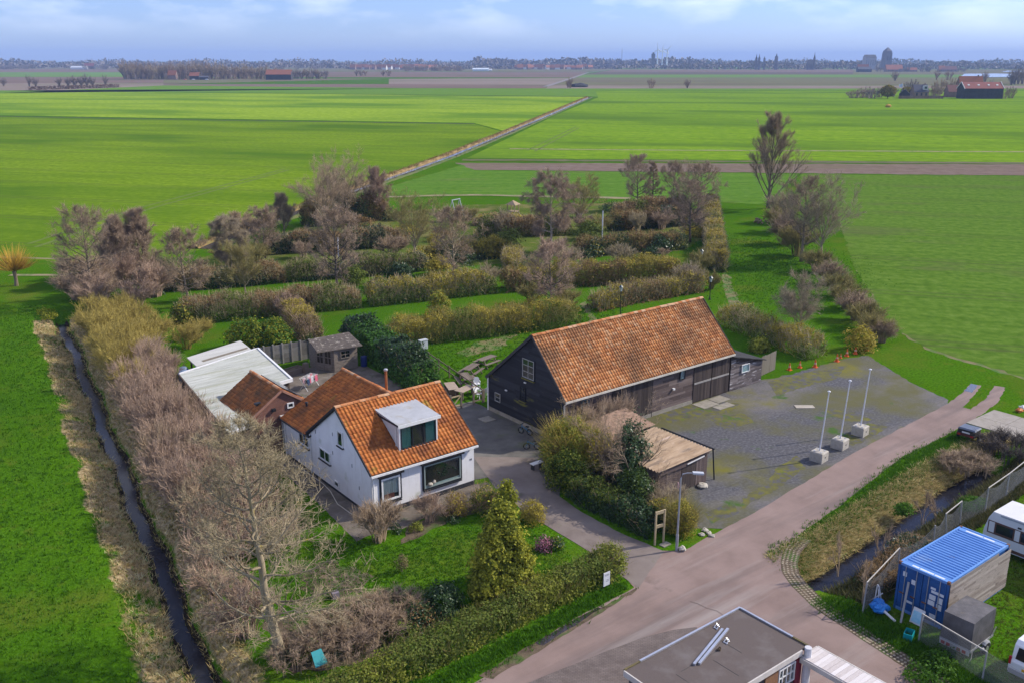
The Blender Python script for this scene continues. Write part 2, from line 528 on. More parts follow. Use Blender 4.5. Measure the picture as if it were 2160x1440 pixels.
M_GRAVEL = mat('gravel', [(0.045, 0.045, 0.05), (0.085, 0.084, 0.09), (0.145, 0.14, 0.148)], scale=5.0, rough=0.95, bump=0.6, bscale=45, world=True, detail=10, dist=0.02,
               mix=[((0.19, 0.17, 0.15), 0.12, 0.48, 0.7, (0.4, 1, 1)), ((0.10, 0.095, 0.035), 0.14, 0.46, 0.62), ((0.14, 0.13, 0.018), 0.10, 0.53, 0.63), ((0.045, 0.10, 0.010), 0.25, 0.60, 0.66)])
M_PATH = mat('garden_paving', [(0.11, 0.09, 0.07), (0.155, 0.13, 0.105), (0.2, 0.175, 0.145)], scale=1.0, rough=0.92, bump=0.3, bscale=14, world=True, detail=9, dist=0.02,
             mix=[((0.06, 0.05, 0.035), 0.4, 0.5, 0.7), ((0.06, 0.085, 0.025), 1.1, 0.58, 0.72)])
M_SOIL = mat('bare_soil', [(0.06, 0.042, 0.026), (0.11, 0.082, 0.052), (0.17, 0.125, 0.08)], scale=2.2, rough=0.95, bump=0.6, bscale=12, world=True, detail=9, dist=0.05,
             mix=[((0.06, 0.10, 0.02), 0.7, 0.5, 0.62)])

ROAD = [(-14, 25.2), (6, 27.2), (20.4, 28.86), (26.86, 29.84), (31.6, 30.07), (31.9, 31.0), (35.4, 32.0), (36.6, 31.1), (43.88, 31.63), (56.18, 33.02), (71.04, 34.0), (71.2, 31.2), (65.5, 30.73), (58.05, 30.53),
        (48.85, 28.97), (42.94, 28.2), (41.2, 27.75), (39.85, 27.0), (38.9, 26.2), (38.2, 25.1), (37.5, 23.5), (37.1, 21.6), (36.83, 20.07), (36.29, 16.46), (35.7, 8), (-14, 8)]
sheet('road', ROAD, 0.012, M_ROAD, edge=(0.6, 0.05, 2))
sheet('driveway', [(31.75, 29.9), (32.3, 35), (32.35, 40.2), (33.6, 45.6), (34.8, 48.9), (38.0, 46.2), (35.6, 41.8), (35.15, 38), (35.2, 34.5), (35.6, 31.7)], 0.020, M_DRIVE, edge=(0.6, 0.06, 3))
sheet('yard', [(33.0, 44.0), (33.6, 45.6), (32.4, 46), (32.4, 58), (33.2, 58.6), (41.2, 58.0), (41.3, 46.6), (42.5, 45.4), (38.2, 43.0), (36.4, 41.5), (35.2, 40.2)], 0.016, M_YARD, edge=(0.6, 0.06, 4))
sheet('gravel_yard', [(41.0, 47.2), (60, 47.4), (66.8, 46.3), (75.3, 45.8), (77.3, 45.1), (75.2, 41.5), (73.2, 38), (71.8, 34.4), (70.6, 33.8), (56.2, 32.9), (44, 31.5), (40.5, 31.3), (38.9, 32.6), (38.8, 36), (38.2, 41.5), (40.0, 44.5)], 0.008, M_GRAVEL, edge=(0.5, 0.16, 5))
sheet('garden_path', [P2(585, 985), P2(592, 960), (24.76, 58.3), (24.8, 45.3), (32.3, 45.3), (33.2, 45.0), (32.6, 43.6), (28, 43.5), (25.4, 43.0), P2(800, 1118), P2(752, 1142), P2(690, 1078)], 0.010, M_PATH, edge=(0.5, 0.05, 6))
sheet('terrace', [(29, 57.6), (39, 58.5), (39, 71), (36, 74), (29.5, 74), (28.4, 64)], 0.010, M_PATH, edge=(0.5, 0.1, 7))
sheet('flower_bed', [(25.6, 42.9), (28, 43.5), (32.6, 43.6), (33.2, 42.2), (31.5, 41.5), (28.5, 42.2), (26.0, 41.6), (24.4, 41.5)], 0.014, M_SOIL, edge=(0.4, 0.14, 8))
for k, q in enumerate(([(615, 1190), (700, 1180), (790, 1215), (760, 1250), (650, 1260)], [(560, 1310), (760, 1270), (980, 1290), (800, 1390), (620, 1420)])):
    sheet('soil_patch', [P2(*c) for c in q], 0.006 + 0.003 * k, M_SOIL, edge=(0.4, 0.3, 9 + k))
# muddy wheel track and its puddle at the verge of the road
sheet('mud_verge', [P2(*q) for q in ((1010, 1425), (1100, 1370), (1205, 1315), (1290, 1268), (1345, 1238), (1342, 1245), (1260, 1297), (1150, 1365), (1040, 1432))], 0.017, M_SOIL, edge=(0.4, 0.08, 12))
sheet('verge_puddle', [P2(*q) for q in ((1128, 1356), (1200, 1312), (1262, 1280), (1268, 1283), (1215, 1318), (1145, 1361))], 0.022, water_mat('puddle_water', (0.03, 0.022, 0.016), 0.12), edge=(0.4, 0.06, 13))
# two-wheel farm track beyond the end of the road
for q in (((71, 34.0), (74, 34.5), (77.2, 35.3), (77.4, 34.5), (74.2, 33.6), (71, 32.9)), ((71, 32.2), (74.5, 32.7), (78.2, 33.8), (78.5, 33.0), (74.8, 31.8), (71, 31.2))):
    sheet('farm_track', list(q), 0.011, M_ROAD, edge=(0.4, 0.08, 14))
sheet('track_puddle', [(74.9, 34.75), (76.0, 35.0), (77.2, 35.25), (77.25, 34.75), (76.2, 34.4), (75.0, 34.1)], 0.017, water_mat('track_water', (0.05, 0.05, 0.05), 0.05), edge=(0.3, 0.05, 15))
# worn path in the grass lane right of the maze and behind the barn
M_WORN = mat('worn_grass', [(0.10, 0.105, 0.03), (0.17, 0.15, 0.06), (0.23, 0.19, 0.10)], scale=1.6, rough=0.95, bump=0.5, bscale=8, world=True, detail=8, dist=0.05, mix=[((0.06, 0.14, 0.015), 0.8, 0.45, 0.6)])
for k, q in enumerate((((1553, 685), (1590, 672), (1565, 640), (1548, 612), (1532, 570), (1528, 530), (1520, 530), (1523, 580), (1530, 622)), ((1225, 640), (1250, 690), (1262, 690), (1236, 636)), ((1090, 705), (1010, 720), (960, 745), (985, 752), (1060, 735)),
      ((1800, 560), (1880, 690), (1960, 740), (2160, 800), (2160, 788), (1960, 728), (1886, 676), (1812, 560)))):
    sheet('worn_path', [P2(*c) for c in q], 0.009, M_WORN, edge=(0.6, 0.3, 20 + k))
M_MOSS = mat('yard_moss', [(0.06, 0.06, 0.055), (0.11, 0.105, 0.03), (0.15, 0.145, 0.018)], scale=1.1, rough=0.95, bump=0.4, bscale=30, world=True, detail=9, dist=0.02, mix=[((0.085, 0.083, 0.088), 1.6, 0.5, 0.6), ((0.05, 0.11, 0.01), 0.5, 0.58, 0.66)])
for k, q in enumerate((((1560, 1075), (1640, 1030), (1700, 985), (1680, 960), (1640, 985), (1620, 1020), (1565, 1050)), ((1500, 1105), (1560, 1080), (1545, 1060), (1480, 1080)), ((1385, 872), (1470, 845), (1560, 850), (1540, 870), (1470, 880), (1410, 892)), ((1760, 925), (1830, 890), (1880, 900), (1800, 940)), ((1620, 805), (1700, 785), (1790, 770), (1760, 800), (1680, 820), (1640, 835)), ((1725, 860), (1800, 868), (1840, 885), (1790, 890)), ((1495, 880), (1570, 870), (1590, 890), (1530, 905)))):
    sheet('moss_patch', [P2(*c) for c in q], 0.0092 + 0.0003 * k, M_MOSS, edge=(0.4, 0.13, 120 + k))
sheet('maze_rough_grass', [P2(*q) for q in ((300, 608), (600, 590), (900, 566), (1200, 548), (1440, 528), (1490, 500), (1490, 440), (1330, 428), (1000, 432), (820, 450), (640, 478), (420, 545))], 0.014, grass_mat('rough_grass', [(0.05, 0.085, 0.012), (0.085, 0.125, 0.02), (0.13, 0.155, 0.035)], (0.2, 0.17, 0.07), lo=0.5, hi=0.7, big=((0.05, 0.075, 0.015), 0.08, 0.45, 0.65)), edge=(1.0, 0.4, 140))
# ------------------------------------------------------------------ fields of the polder
def field_mat(name, cols, ang, period, patch=None, pl=(0.5, 0.7), ps=0.01, row=0.35, fine=0.5, tram=0):
    """crop rows run along ang (radians)"""
    if name in MATS: return MATS[name]
    m = bpy.data.materials.new(name); MATS[name] = m; m.use_nodes = True
    nt = m.node_tree; N = nt.nodes; L = nt.links.new; b = N['Principled BSDF']
    b.inputs['Roughness'].default_value = 0.9; b.inputs['Specular IOR Level'].default_value = 0.0
    g = N.new('ShaderNodeNewGeometry')
    rot = N.new('ShaderNodeVectorRotate'); rot.rotation_type = 'Z_AXIS'; rot.inputs['Angle'].default_value = -ang
    L(g.outputs['Position'], rot.inputs['Vector'])
    def noise(sx, sy, det=6):
        mp = N.new('ShaderNodeMapping'); mp.inputs['Scale'].default_value = (sx, sy, 1); L(rot.outputs[0], mp.inputs[0])
        n = N.new('ShaderNodeTexNoise'); n.inputs['Scale'].default_value = 1; n.inputs['Detail'].default_value = det; n.inputs['Roughness'].default_value = 0.6; L(mp.outputs[0], n.inputs['Vector'])
        return n.outputs[0]
    a = noise(0.05 / period, 1.0 / period, 8)
    c = noise(fine, fine, 8)
    mx = N.new('ShaderNodeMix'); mx.inputs[0].default_value = row; L(c, mx.inputs[2]); L(a, mx.inputs[3])
    r = N.new('ShaderNodeValToRGB'); el = r.color_ramp.elements
    el[0].position = 0.34; el[0].color = (*cols[0], 1); el[1].position = 0.66; el[1].color = (*cols[-1], 1)
    if len(cols) > 2:
        e = el.new(0.5); e.color = (*cols[1], 1)
    L(mx.outputs[0], r.inputs[0]); out = r.outputs[0]
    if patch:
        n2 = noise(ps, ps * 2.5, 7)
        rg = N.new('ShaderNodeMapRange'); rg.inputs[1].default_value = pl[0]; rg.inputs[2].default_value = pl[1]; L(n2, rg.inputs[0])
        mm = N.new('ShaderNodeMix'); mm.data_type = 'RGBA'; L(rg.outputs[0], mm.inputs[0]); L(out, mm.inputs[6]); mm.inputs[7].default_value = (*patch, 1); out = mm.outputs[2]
    if tram:
        sp = N.new('ShaderNodeSeparateXYZ'); L(rot.outputs[0], sp.inputs[0])
        def mth(op, a, v):
            n = N.new('ShaderNodeMath'); n.operation = op; L(a, n.inputs[0]); n.inputs[1].default_value = v; return n.outputs[0]
        fr = mth('FRACT', mth('MULTIPLY', sp.outputs[1], 1.0 / tram), 0)
        ln = mth('LESS_THAN', mth('ABSOLUTE', mth('SUBTRACT', mth('ABSOLUTE', mth('SUBTRACT', fr, 0.5), 0), 0.9 / tram), 0), 0.35 / tram)
        k = mth('MULTIPLY', ln, 0.4); mt = N.new('ShaderNodeMix'); mt.data_type = 'RGBA'; L(k, mt.inputs[0]); L(out, mt.inputs[6]); mt.inputs[7].default_value = (0.07, 0.085, 0.03, 1); out = mt.outputs[2]
    L(out, b.inputs['Base Color'])
    bp = N.new('ShaderNodeBump'); bp.inputs['Strength'].default_value = 0.5; bp.inputs['Distance'].default_value = 0.12 ; L(c, bp.inputs['Height']); L(bp.outputs[0], b.inputs['Normal'])
    return m
def field(px, z, m, edge=None):
    return sheet('field', [P2(*q) for q in px], z, m, edge=edge)
ROWS = math.atan2(-0.79, 0.61)
F_NEARL = field_mat('winter_wheat', [(0.084, 0.152, 0.006), (0.134, 0.218, 0.010), (0.197, 0.277, 0.022)], ROWS, 1.6, (0.07, 0.14, 0.009), (0.44, 0.62), 0.009, 0.4, 0.7, 21.0)  # darker patches of these green crops also paint in cloud-shadow bands
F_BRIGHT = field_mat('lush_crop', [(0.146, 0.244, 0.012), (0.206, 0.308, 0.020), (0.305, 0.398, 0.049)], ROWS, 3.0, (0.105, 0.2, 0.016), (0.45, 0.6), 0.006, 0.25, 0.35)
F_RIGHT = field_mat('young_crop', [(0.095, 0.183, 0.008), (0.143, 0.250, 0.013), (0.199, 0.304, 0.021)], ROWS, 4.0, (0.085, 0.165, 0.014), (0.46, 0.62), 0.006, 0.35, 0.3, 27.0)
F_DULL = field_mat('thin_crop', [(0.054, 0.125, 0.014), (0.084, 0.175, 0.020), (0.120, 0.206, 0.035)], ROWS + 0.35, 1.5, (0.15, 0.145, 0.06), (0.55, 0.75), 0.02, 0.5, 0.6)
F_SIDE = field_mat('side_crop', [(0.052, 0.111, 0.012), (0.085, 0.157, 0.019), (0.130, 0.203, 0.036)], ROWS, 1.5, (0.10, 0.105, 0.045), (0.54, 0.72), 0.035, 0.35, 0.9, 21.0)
F_PLOW = field_mat('ploughed_clay', [(0.13, 0.095, 0.075), (0.175, 0.13, 0.105), (0.21, 0.165, 0.14)], ROWS, 2.5, (0.15, 0.125, 0.08), (0.5, 0.7), 0.02, 0.4, 0.4)
F_FAR = [field_mat('far_field_' + n, c, ROWS + 0.2, 14.0, p, (0.45, 0.65), 0.003, 0.5, 0.03) for n, c, p in (
    ('brown', [(0.15, 0.105, 0.085), (0.2, 0.145, 0.12)], (0.14, 0.12, 0.085)), ('olive', [(0.12, 0.125, 0.06), (0.17, 0.165, 0.09)], (0.14, 0.115, 0.08)),
    ('pale', [(0.2, 0.16, 0.13), (0.25, 0.205, 0.17)], (0.18, 0.16, 0.11)), ('green', [(0.10, 0.19, 0.04), (0.14, 0.24, 0.06)], (0.12, 0.18, 0.05)), ('dark', [(0.10, 0.08, 0.065), (0.14, 0.11, 0.09)], (0.11, 0.10, 0.07)))]
BR, OL, PA, GR, DK = F_FAR
# near fields
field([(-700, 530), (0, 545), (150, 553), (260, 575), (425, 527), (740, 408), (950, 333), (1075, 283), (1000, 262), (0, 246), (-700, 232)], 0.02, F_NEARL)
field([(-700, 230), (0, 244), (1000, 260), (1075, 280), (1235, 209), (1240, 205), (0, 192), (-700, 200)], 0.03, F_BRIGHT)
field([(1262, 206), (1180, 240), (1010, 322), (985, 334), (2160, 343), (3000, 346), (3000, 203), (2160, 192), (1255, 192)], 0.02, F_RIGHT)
field([(0, 191.5), (1240, 204), (1262, 205), (1255, 191.5), (2160, 191.5), (2800, 196), (2800, 187.5), (2160, 187.5), (900, 187), (345, 181), (0, 197)], 0.05, field_mat('verge_crop', [(0.09, 0.18, 0.02), (0.13, 0.23, 0.03)], ROWS, 6, None, row=0.4, fine=0.1))
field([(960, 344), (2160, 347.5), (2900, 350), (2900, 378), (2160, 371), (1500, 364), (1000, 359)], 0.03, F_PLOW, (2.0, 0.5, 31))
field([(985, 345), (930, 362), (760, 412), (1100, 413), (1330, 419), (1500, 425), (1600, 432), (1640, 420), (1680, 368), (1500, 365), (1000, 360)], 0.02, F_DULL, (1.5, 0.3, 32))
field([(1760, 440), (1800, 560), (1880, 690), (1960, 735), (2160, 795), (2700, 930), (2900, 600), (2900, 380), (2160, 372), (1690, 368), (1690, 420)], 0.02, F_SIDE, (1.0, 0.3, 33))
# pale tramlines across the right field and the stubble edges
M_STUB = mat('stubble', [(0.2, 0.17, 0.08), (0.27, 0.225, 0.12)], scale=0.4, rough=0.95, world=True, mix=((0.09, 0.15, 0.03), 0.5, 0.5, 0.65))
def strip(name, px, w, z, m, edge=0.2, seed=1):
    pts = [Vector(P(*q)) for q in px]
    l = []; r = []
    for i, p in enumerate(pts):
        d = (pts[min(i + 1, len(pts) - 1)] - pts[max(i - 1, 0)]).normalized(); n = Vector((-d.y, d.x, 0)) * (w / 2)
        l.append((p + n)[:2]); r.append((p - n)[:2])
    return sheet(name, [tuple(q) for q in l] + [tuple(q) for q in reversed(r)], z, m, edge=(3.0, edge, seed))
strip('stubble_strip', [(1075, 314.5), (1400, 317.5), (2160, 321), (2700, 324)], 2.4, 0.05, M_STUB, 0.4, 40)
for k, q in enumerate((((1112, 318), (1215, 268)), ((1128, 320), (1222, 270)), ((60, 515), (310, 435), (600, 357)), ((75, 522), (330, 437), (610, 359)))):
    strip('wheel_track', q, 0.7, 0.05, field_mat('tramline', [(0.10, 0.155, 0.03), (0.15, 0.19, 0.06)], ROWS, 2.0), 0.1, 44 + k)
strip('stubble_strip', [(815, 416), (1000, 412), (1330, 419)], 2.2, 0.045, M_STUB, 0.5, 50)
for k, q in enumerate(([(1455, 1268), (1472, 1273), (1490, 1282), (1512, 1288), (1530, 1300)], [(1700, 1290), (1722, 1298), (1740, 1310), (1800, 1322)], [(1860, 990), (1880, 982), (1905, 965), (1925, 958), (1950, 940)], [(1020, 1000), (1060, 1030), (1110, 1060), (1160, 1100)])):
    strip('road_crack', q, 0.022, 0.026, mat('crack_tar', [(0.08, 0.064, 0.054)], rough=0.9), 0.0, 160 + k)
strip('dry_verge', [(975, 338), (1500, 341), (2160, 345), (2800, 348)], 4.0, 0.06, mat('dry_verge_grass', [(0.07, 0.08, 0.02), (0.13, 0.11, 0.04)], scale=0.3, rough=0.95, world=True), 0.8, 51)
strip('field_path', [(0, 543), (150, 548)], 0.8, 0.04, M_STUB, 0.1, 52)
strip('field_path', [(20, 581), (135, 581)], 1.0, 0.04, M_STUB, 0.1, 53)
strip('dark_furrow', [(-300, 240), (0, 246.5), (500, 255), (1000, 262)], 3.0, 0.06, mat('furrow', [(0.03, 0.05, 0.012), (0.05, 0.07, 0.02)], scale=0.2, rough=0.95, world=True), 0.8, 54)
strip('dark_furrow', [(720, 201), (1240, 204.5)], 3.0, 0.07, MATS['furrow'], 0.8, 55)
# far fields, band by band (photo rows above the bright crops)
FAR = [([(-900, 178), (345, 176), (345, 181), (0, 197), (-900, 215)], PA), ([(-900, 163), (300, 163), (345, 168), (345, 176), (-900, 178)], BR), ([(-900, 153), (262, 153), (262, 163), (-900, 163)], GR), ([(-900, 146), (262, 146), (262, 153), (-900, 153)], BR),
       ([(-900, 139), (262, 139), (262, 146), (-900, 146)], OL), ([(-900, 132), (740, 132), (740, 139), (-900, 139)], OL), ([(262, 139), (850, 140), (850, 151), (262, 151)], OL), ([(262, 151), (1165, 152), (1240, 152), (1210, 164), (262, 163)], BR),
       ([(262, 163), (820, 167), (345, 178), (345, 168), (300, 163)], OL), ([(345, 178), (820, 178), (1155, 180), (1150, 187), (345, 186)], BR), ([(820, 167), (1205, 165), (1155, 180), (820, 178)], PA),
       ([(850, 140), (1330, 141), (1295, 147), (1240, 152), (850, 151)], OL), ([(740, 132), (3000, 132), (3000, 141), (1330, 141), (740, 139)], OL),
       ([(1330, 141), (3000, 141), (3000, 147), (1298, 147)], GR), ([(1298, 147), (1800, 147), (1800, 153), (1260, 153)], BR), ([(1260, 153), (1800, 153), (1800, 158), (1232, 158)], DK), ([(1800, 147), (3000, 147), (3000, 158), (1800, 158)], OL), ([(1232, 158), (3000, 158), (3000, 164), (1212, 164)], GR),
       ([(1212, 164), (3000, 164), (3000, 180), (1160, 180)], OL), ([(1160, 180), (1790, 181), (3000, 181), (3000, 187.5), (1150, 187.5)], PA)]
for k, (px, m) in enumerate(FAR):
    field(px, 0.03 + 0.04 * (k % 3), m)
strip('country_road', [(1150, 184), (1205, 166), (1240, 154), (1290, 147), (1330, 142)], 6.0, 0.3, mat('far_asphalt', [(0.2, 0.18, 0.165)], rough=0.9), 0.0, 60)
for q in ([(2025, 163), (2035, 156.5), (2100, 156), (2140, 157), (2138, 163.5), (2080, 164)], [(2112, 152.5), (2125, 150), (2160, 150), (2160, 153)]):
    sheet('lake_water', [P2(*c) for c in q], 0.4, mat('lake_water', [(0.25, 0.29, 0.33)], rough=0.25, spec=0.8))

# long field ditch running away to the horizon: raised reedy banks either side of a dark channel
DL = [(428, 526), (520, 488), (640, 443), (740, 405), (850, 367), (950, 330), (1075, 279), (1160, 242), (1243, 206)]
def ridge_bank(name, off, w, h, m, seed):
    rg = np.random.default_rng(seed)
    pts = [Vector(P(*q)) for q in DL]
    line = []
    for a, b in zip(pts[:-1], pts[1:]):
        k = max(2, int((b - a).length / 2.5))
        line += [a.lerp(b, i / k) for i in range(k)]
    line.append(pts[-1])
    V = []; F = []
    for i, p in enumerate(line):
        d = (line[min(i + 1, len(line) - 1)] - line[max(i - 1, 0)]).normalized(); n = Vector((-d.y, d.x, 0))
        j = rg.uniform(-0.15, 0.15, 4)
        for q, (o, z) in enumerate(((off - w / 2, 0.0), (off - w / 4, h), (off + w / 4, h), (off + w / 2, 0.0))):
            c = p + n * (o + j[q]); V.append((c.x, c.y, max(0.02, z + j[q] * 1.2 if z else 0.02)))
        if i:
            for q in range(3): F.append(((i - 1) * 4 + q, i * 4 + q, i * 4 + q + 1, (i - 1) * 4 + q + 1))
    mb = MB(); mb.add(V, F)
    return mb.build(name, m), line
M_REED = mat('dry_reed', [(0.15, 0.095, 0.03), (0.25, 0.165, 0.06), (0.30, 0.215, 0.09)], scale=0.35, rough=0.9, world=True, bump=0.6, bscale=3, dist=0.2, mix=((0.08, 0.12, 0.02), 0.15, 0.54, 0.7))
o, DLINE = ridge_bank('ditch_bank', 1.6, 2.0, 0.5, M_REED, 70); struct(o)
o, _ = ridge_bank('ditch_bank', -1.9, 1.4, 0.22, mat('green_bank', [(0.06, 0.11, 0.015), (0.13, 0.12, 0.04)], scale=0.3, rough=0.9, world=True), 71); struct(o)
strip('ditch_mud', DL, 2.6, 0.07, mat('ditch_mud', [(0.025, 0.018, 0.012), (0.06, 0.045, 0.03)], scale=0.4, rough=0.9, world=True), 0.2, 72)
strip('field_ditch_water', [(740, 406), (950, 331), (1160, 242.5), (1240, 207.5)], 1.3, 0.10, water_mat('field_water', (0.10, 0.10, 0.10), 0.15, 0.02), 0.1, 73)
# ------------------------------------------------------------------ building materials and parts
M_WHITE = mat('white_render', [(0.66, 0.65, 0.64), (0.74, 0.73, 0.725), (0.79, 0.785, 0.78)], scale=0.7, rough=0.75, bump=0.15, bscale=25, dist=0.01,
              mix=[((0.5, 0.46, 0.40), 1.4, 0.6, 0.85, (3.5, 3.5, 0.22)), ((0.42, 0.44, 0.33), 0.5, 0.64, 0.8)])
M_WPAINT = mat('white_paint', [(0.68, 0.67, 0.65), (0.78, 0.775, 0.76)], scale=4, rough=0.5, mix=((0.42, 0.4, 0.34), 5, 0.58, 0.8))
M_DARKTRIM = mat('dark_trim', [(0.012, 0.014, 0.018), (0.03, 0.033, 0.038)], scale=6, rough=0.5)
M_PLINTH = mat('tarred_plinth', [(0.02, 0.022, 0.028), (0.045, 0.045, 0.05)], scale=3, rough=0.7)
M_ROOM = mat('dark_room', [(0.012, 0.012, 0.012), (0.035, 0.03, 0.026)], scale=1.2, rough=0.9)
M_TEAL = mat('teal_curtain', [(0.05, 0.14, 0.13), (0.09, 0.21, 0.19)], scale=3, rough=0.9, stretch=(14, 14, 0.3))
M_NET = mat('net_curtain', [(0.22, 0.23, 0.24), (0.5, 0.51, 0.52)], scale=2, rough=0.9, stretch=(12, 12, 0.3))
M_ALU = mat('aluminium', [(0.5, 0.51, 0.53), (0.62, 0.63, 0.66)], scale=3, rough=0.35, metal=0.7)
M_ZINC = mat('zinc_grey', [(0.30, 0.31, 0.33), (0.42, 0.43, 0.45)], scale=2.5, rough=0.5, metal=0.3)
M_CREAMGUT = mat('cream_gutter', [(0.48, 0.44, 0.36), (0.62, 0.58, 0.50)], scale=2, rough=0.6)
def thin_glass(name='window_pane', tint=(0.9, 0.95, 0.95)):
    if name in MATS: return MATS[name]
    m = bpy.data.materials.new(name); MATS[name] = m; m.use_nodes = True
    N = m.node_tree.nodes; L = m.node_tree.links.new; N.remove(N['Principled BSDF'])
    t = N.new('ShaderNodeBsdfTransparent'); t.inputs[0].default_value = (*tint, 1)
    g = N.new('ShaderNodeBsdfGlossy'); g.inputs['Roughness'].default_value = 0.02; g.inputs[0].default_value = (0.9, 0.95, 1, 1)
    f = N.new('ShaderNodeLayerWeight'); f.inputs[0].default_value = 0.5; p3 = N.new('ShaderNodeMath'); p3.operation = 'POWER'; p3.inputs[1].default_value = 3.0; L(f.outputs['Facing'], p3.inputs[0])
    a = N.new('ShaderNodeMath'); a.operation = 'MULTIPLY_ADD'; a.inputs[1].default_value = 0.5; a.inputs[2].default_value = 0.05; L(p3.outputs[0], a.inputs[0])
    x = N.new('ShaderNodeMixShader'); L(a.outputs[0], x.inputs[0]); L(t.outputs[0], x.inputs[1]); L(g.outputs[0], x.inputs[2]); L(x.outputs[0], N['Material Output'].inputs[0])
    return m
PANE = thin_glass()
def brick_mat(name, c1, c2, mortar, w=0.22, h=0.065):
    if name in MATS: return MATS[name]
    m = bpy.data.materials.new(name); MATS[name] = m; m.use_nodes = True
    N = m.node_tree.nodes; L = m.node_tree.links.new; b = N['Principled BSDF']; b.inputs['Roughness'].default_value = 0.9
    g = N.new('ShaderNodeNewGeometry'); s = N.new('ShaderNodeSeparateXYZ'); L(g.outputs['Position'], s.inputs[0])
    a = N.new('ShaderNodeMath'); a.operation = 'ADD'; L(s.outputs[0], a.inputs[0]); L(s.outputs[1], a.inputs[1])
    c = N.new('ShaderNodeCombineXYZ'); L(a.outputs[0], c.inputs[0]); L(s.outputs[2], c.inputs[1])
    t = N.new('ShaderNodeTexBrick'); t.inputs['Scale'].default_value = 1.0; t.inputs['Brick Width'].default_value = w; t.inputs['Row Height'].default_value = h; t.inputs['Mortar Size'].default_value = 0.008
    t.inputs['Color1'].default_value = (*c1, 1); t.inputs['Color2'].default_value = (*c2, 1); t.inputs['Mortar'].default_value = (*mortar, 1); t.inputs['Bias'].default_value = 0.1
    L(c.outputs[0], t.inputs['Vector'])
    n = N.new('ShaderNodeTexNoise'); n.inputs['Scale'].default_value = 1.3; n.inputs['Detail'].default_value = 8; L(g.outputs['Position'], n.inputs['Vector'])
    mx = N.new('ShaderNodeMix'); mx.data_type = 'RGBA'; mx.blend_type = 'MULTIPLY'; mx.inputs[0].default_value = 0.7; L(t.outputs[0], mx.inputs[6])
    r = N.new('ShaderNodeValToRGB'); r.color_ramp.elements[0].position = 0.3; r.color_ramp.elements[0].color = (0.5, 0.48, 0.47, 1); r.color_ramp.elements[1].position = 0.7; L(n.outputs[0], r.inputs[0]); L(r.outputs[0], mx.inputs[7])
    L(mx.outputs[2], b.inputs['Base Color'])
    bp = N.new('ShaderNodeBump'); bp.inputs['Strength'].default_value = 0.6; bp.inputs['Distance'].default_value = 0.01; L(t.outputs[1], bp.inputs['Height']); bp.invert = True; L(bp.outputs[0], b.inputs['Normal'])
    return m
M_BRICK = brick_mat('red_brick', (0.26, 0.10, 0.065), (0.20, 0.075, 0.05), (0.22, 0.17, 0.14))
def tile_mat(name, cols, dirt, dl=(0.52, 0.7), ds=0.5, moss=None):
    mx = [(dirt, ds, dl[0], dl[1]), (tuple(c * 0.5 for c in dirt), 7.0, 0.58, 0.72)]
    if moss: mx.append((moss, 0.9, 0.62, 0.74))
    return mat(name, cols, scale=5, rough=0.8, attr=0.65, objrand=0.65, world=True, mix=mx, bump=0.2, bscale=40, dist=0.01)
T_HOUSE = tile_mat('orange_pantile', [(0.30, 0.085, 0.018), (0.43, 0.135, 0.028), (0.50, 0.18, 0.045)], (0.20, 0.065, 0.02), (0.5, 0.68), 0.6, (0.30, 0.19, 0.035))
T_WING = tile_mat('brown_orange_tile', [(0.308, 0.088, 0.022), (0.434, 0.132, 0.029), (0.546, 0.182, 0.039)], (0.210, 0.081, 0.028), (0.46, 0.66), 0.7, (0.26, 0.16, 0.03))
T_BARN = tile_mat('weathered_pantile', [(0.313, 0.113, 0.036), (0.486, 0.186, 0.060), (0.600, 0.255, 0.085), (0.562, 0.333, 0.178)], (0.205, 0.098, 0.044), (0.42, 0.66), 0.35, (0.42, 0.155, 0.035))
T_ANNEX = tile_mat('rusty_tile', [(0.238, 0.081, 0.024), (0.350, 0.119, 0.031), (0.448, 0.162, 0.044)], (0.140, 0.074, 0.033), (0.44, 0.66), 0.8)
M_RIDGE = mat('ridge_tile', [(0.36, 0.12, 0.035), (0.48, 0.19, 0.07), (0.5, 0.30, 0.17)], scale=3, rough=0.85, objrand=0.5, world=True, mix=((0.24, 0.21, 0.12), 2.5, 0.55, 0.75))

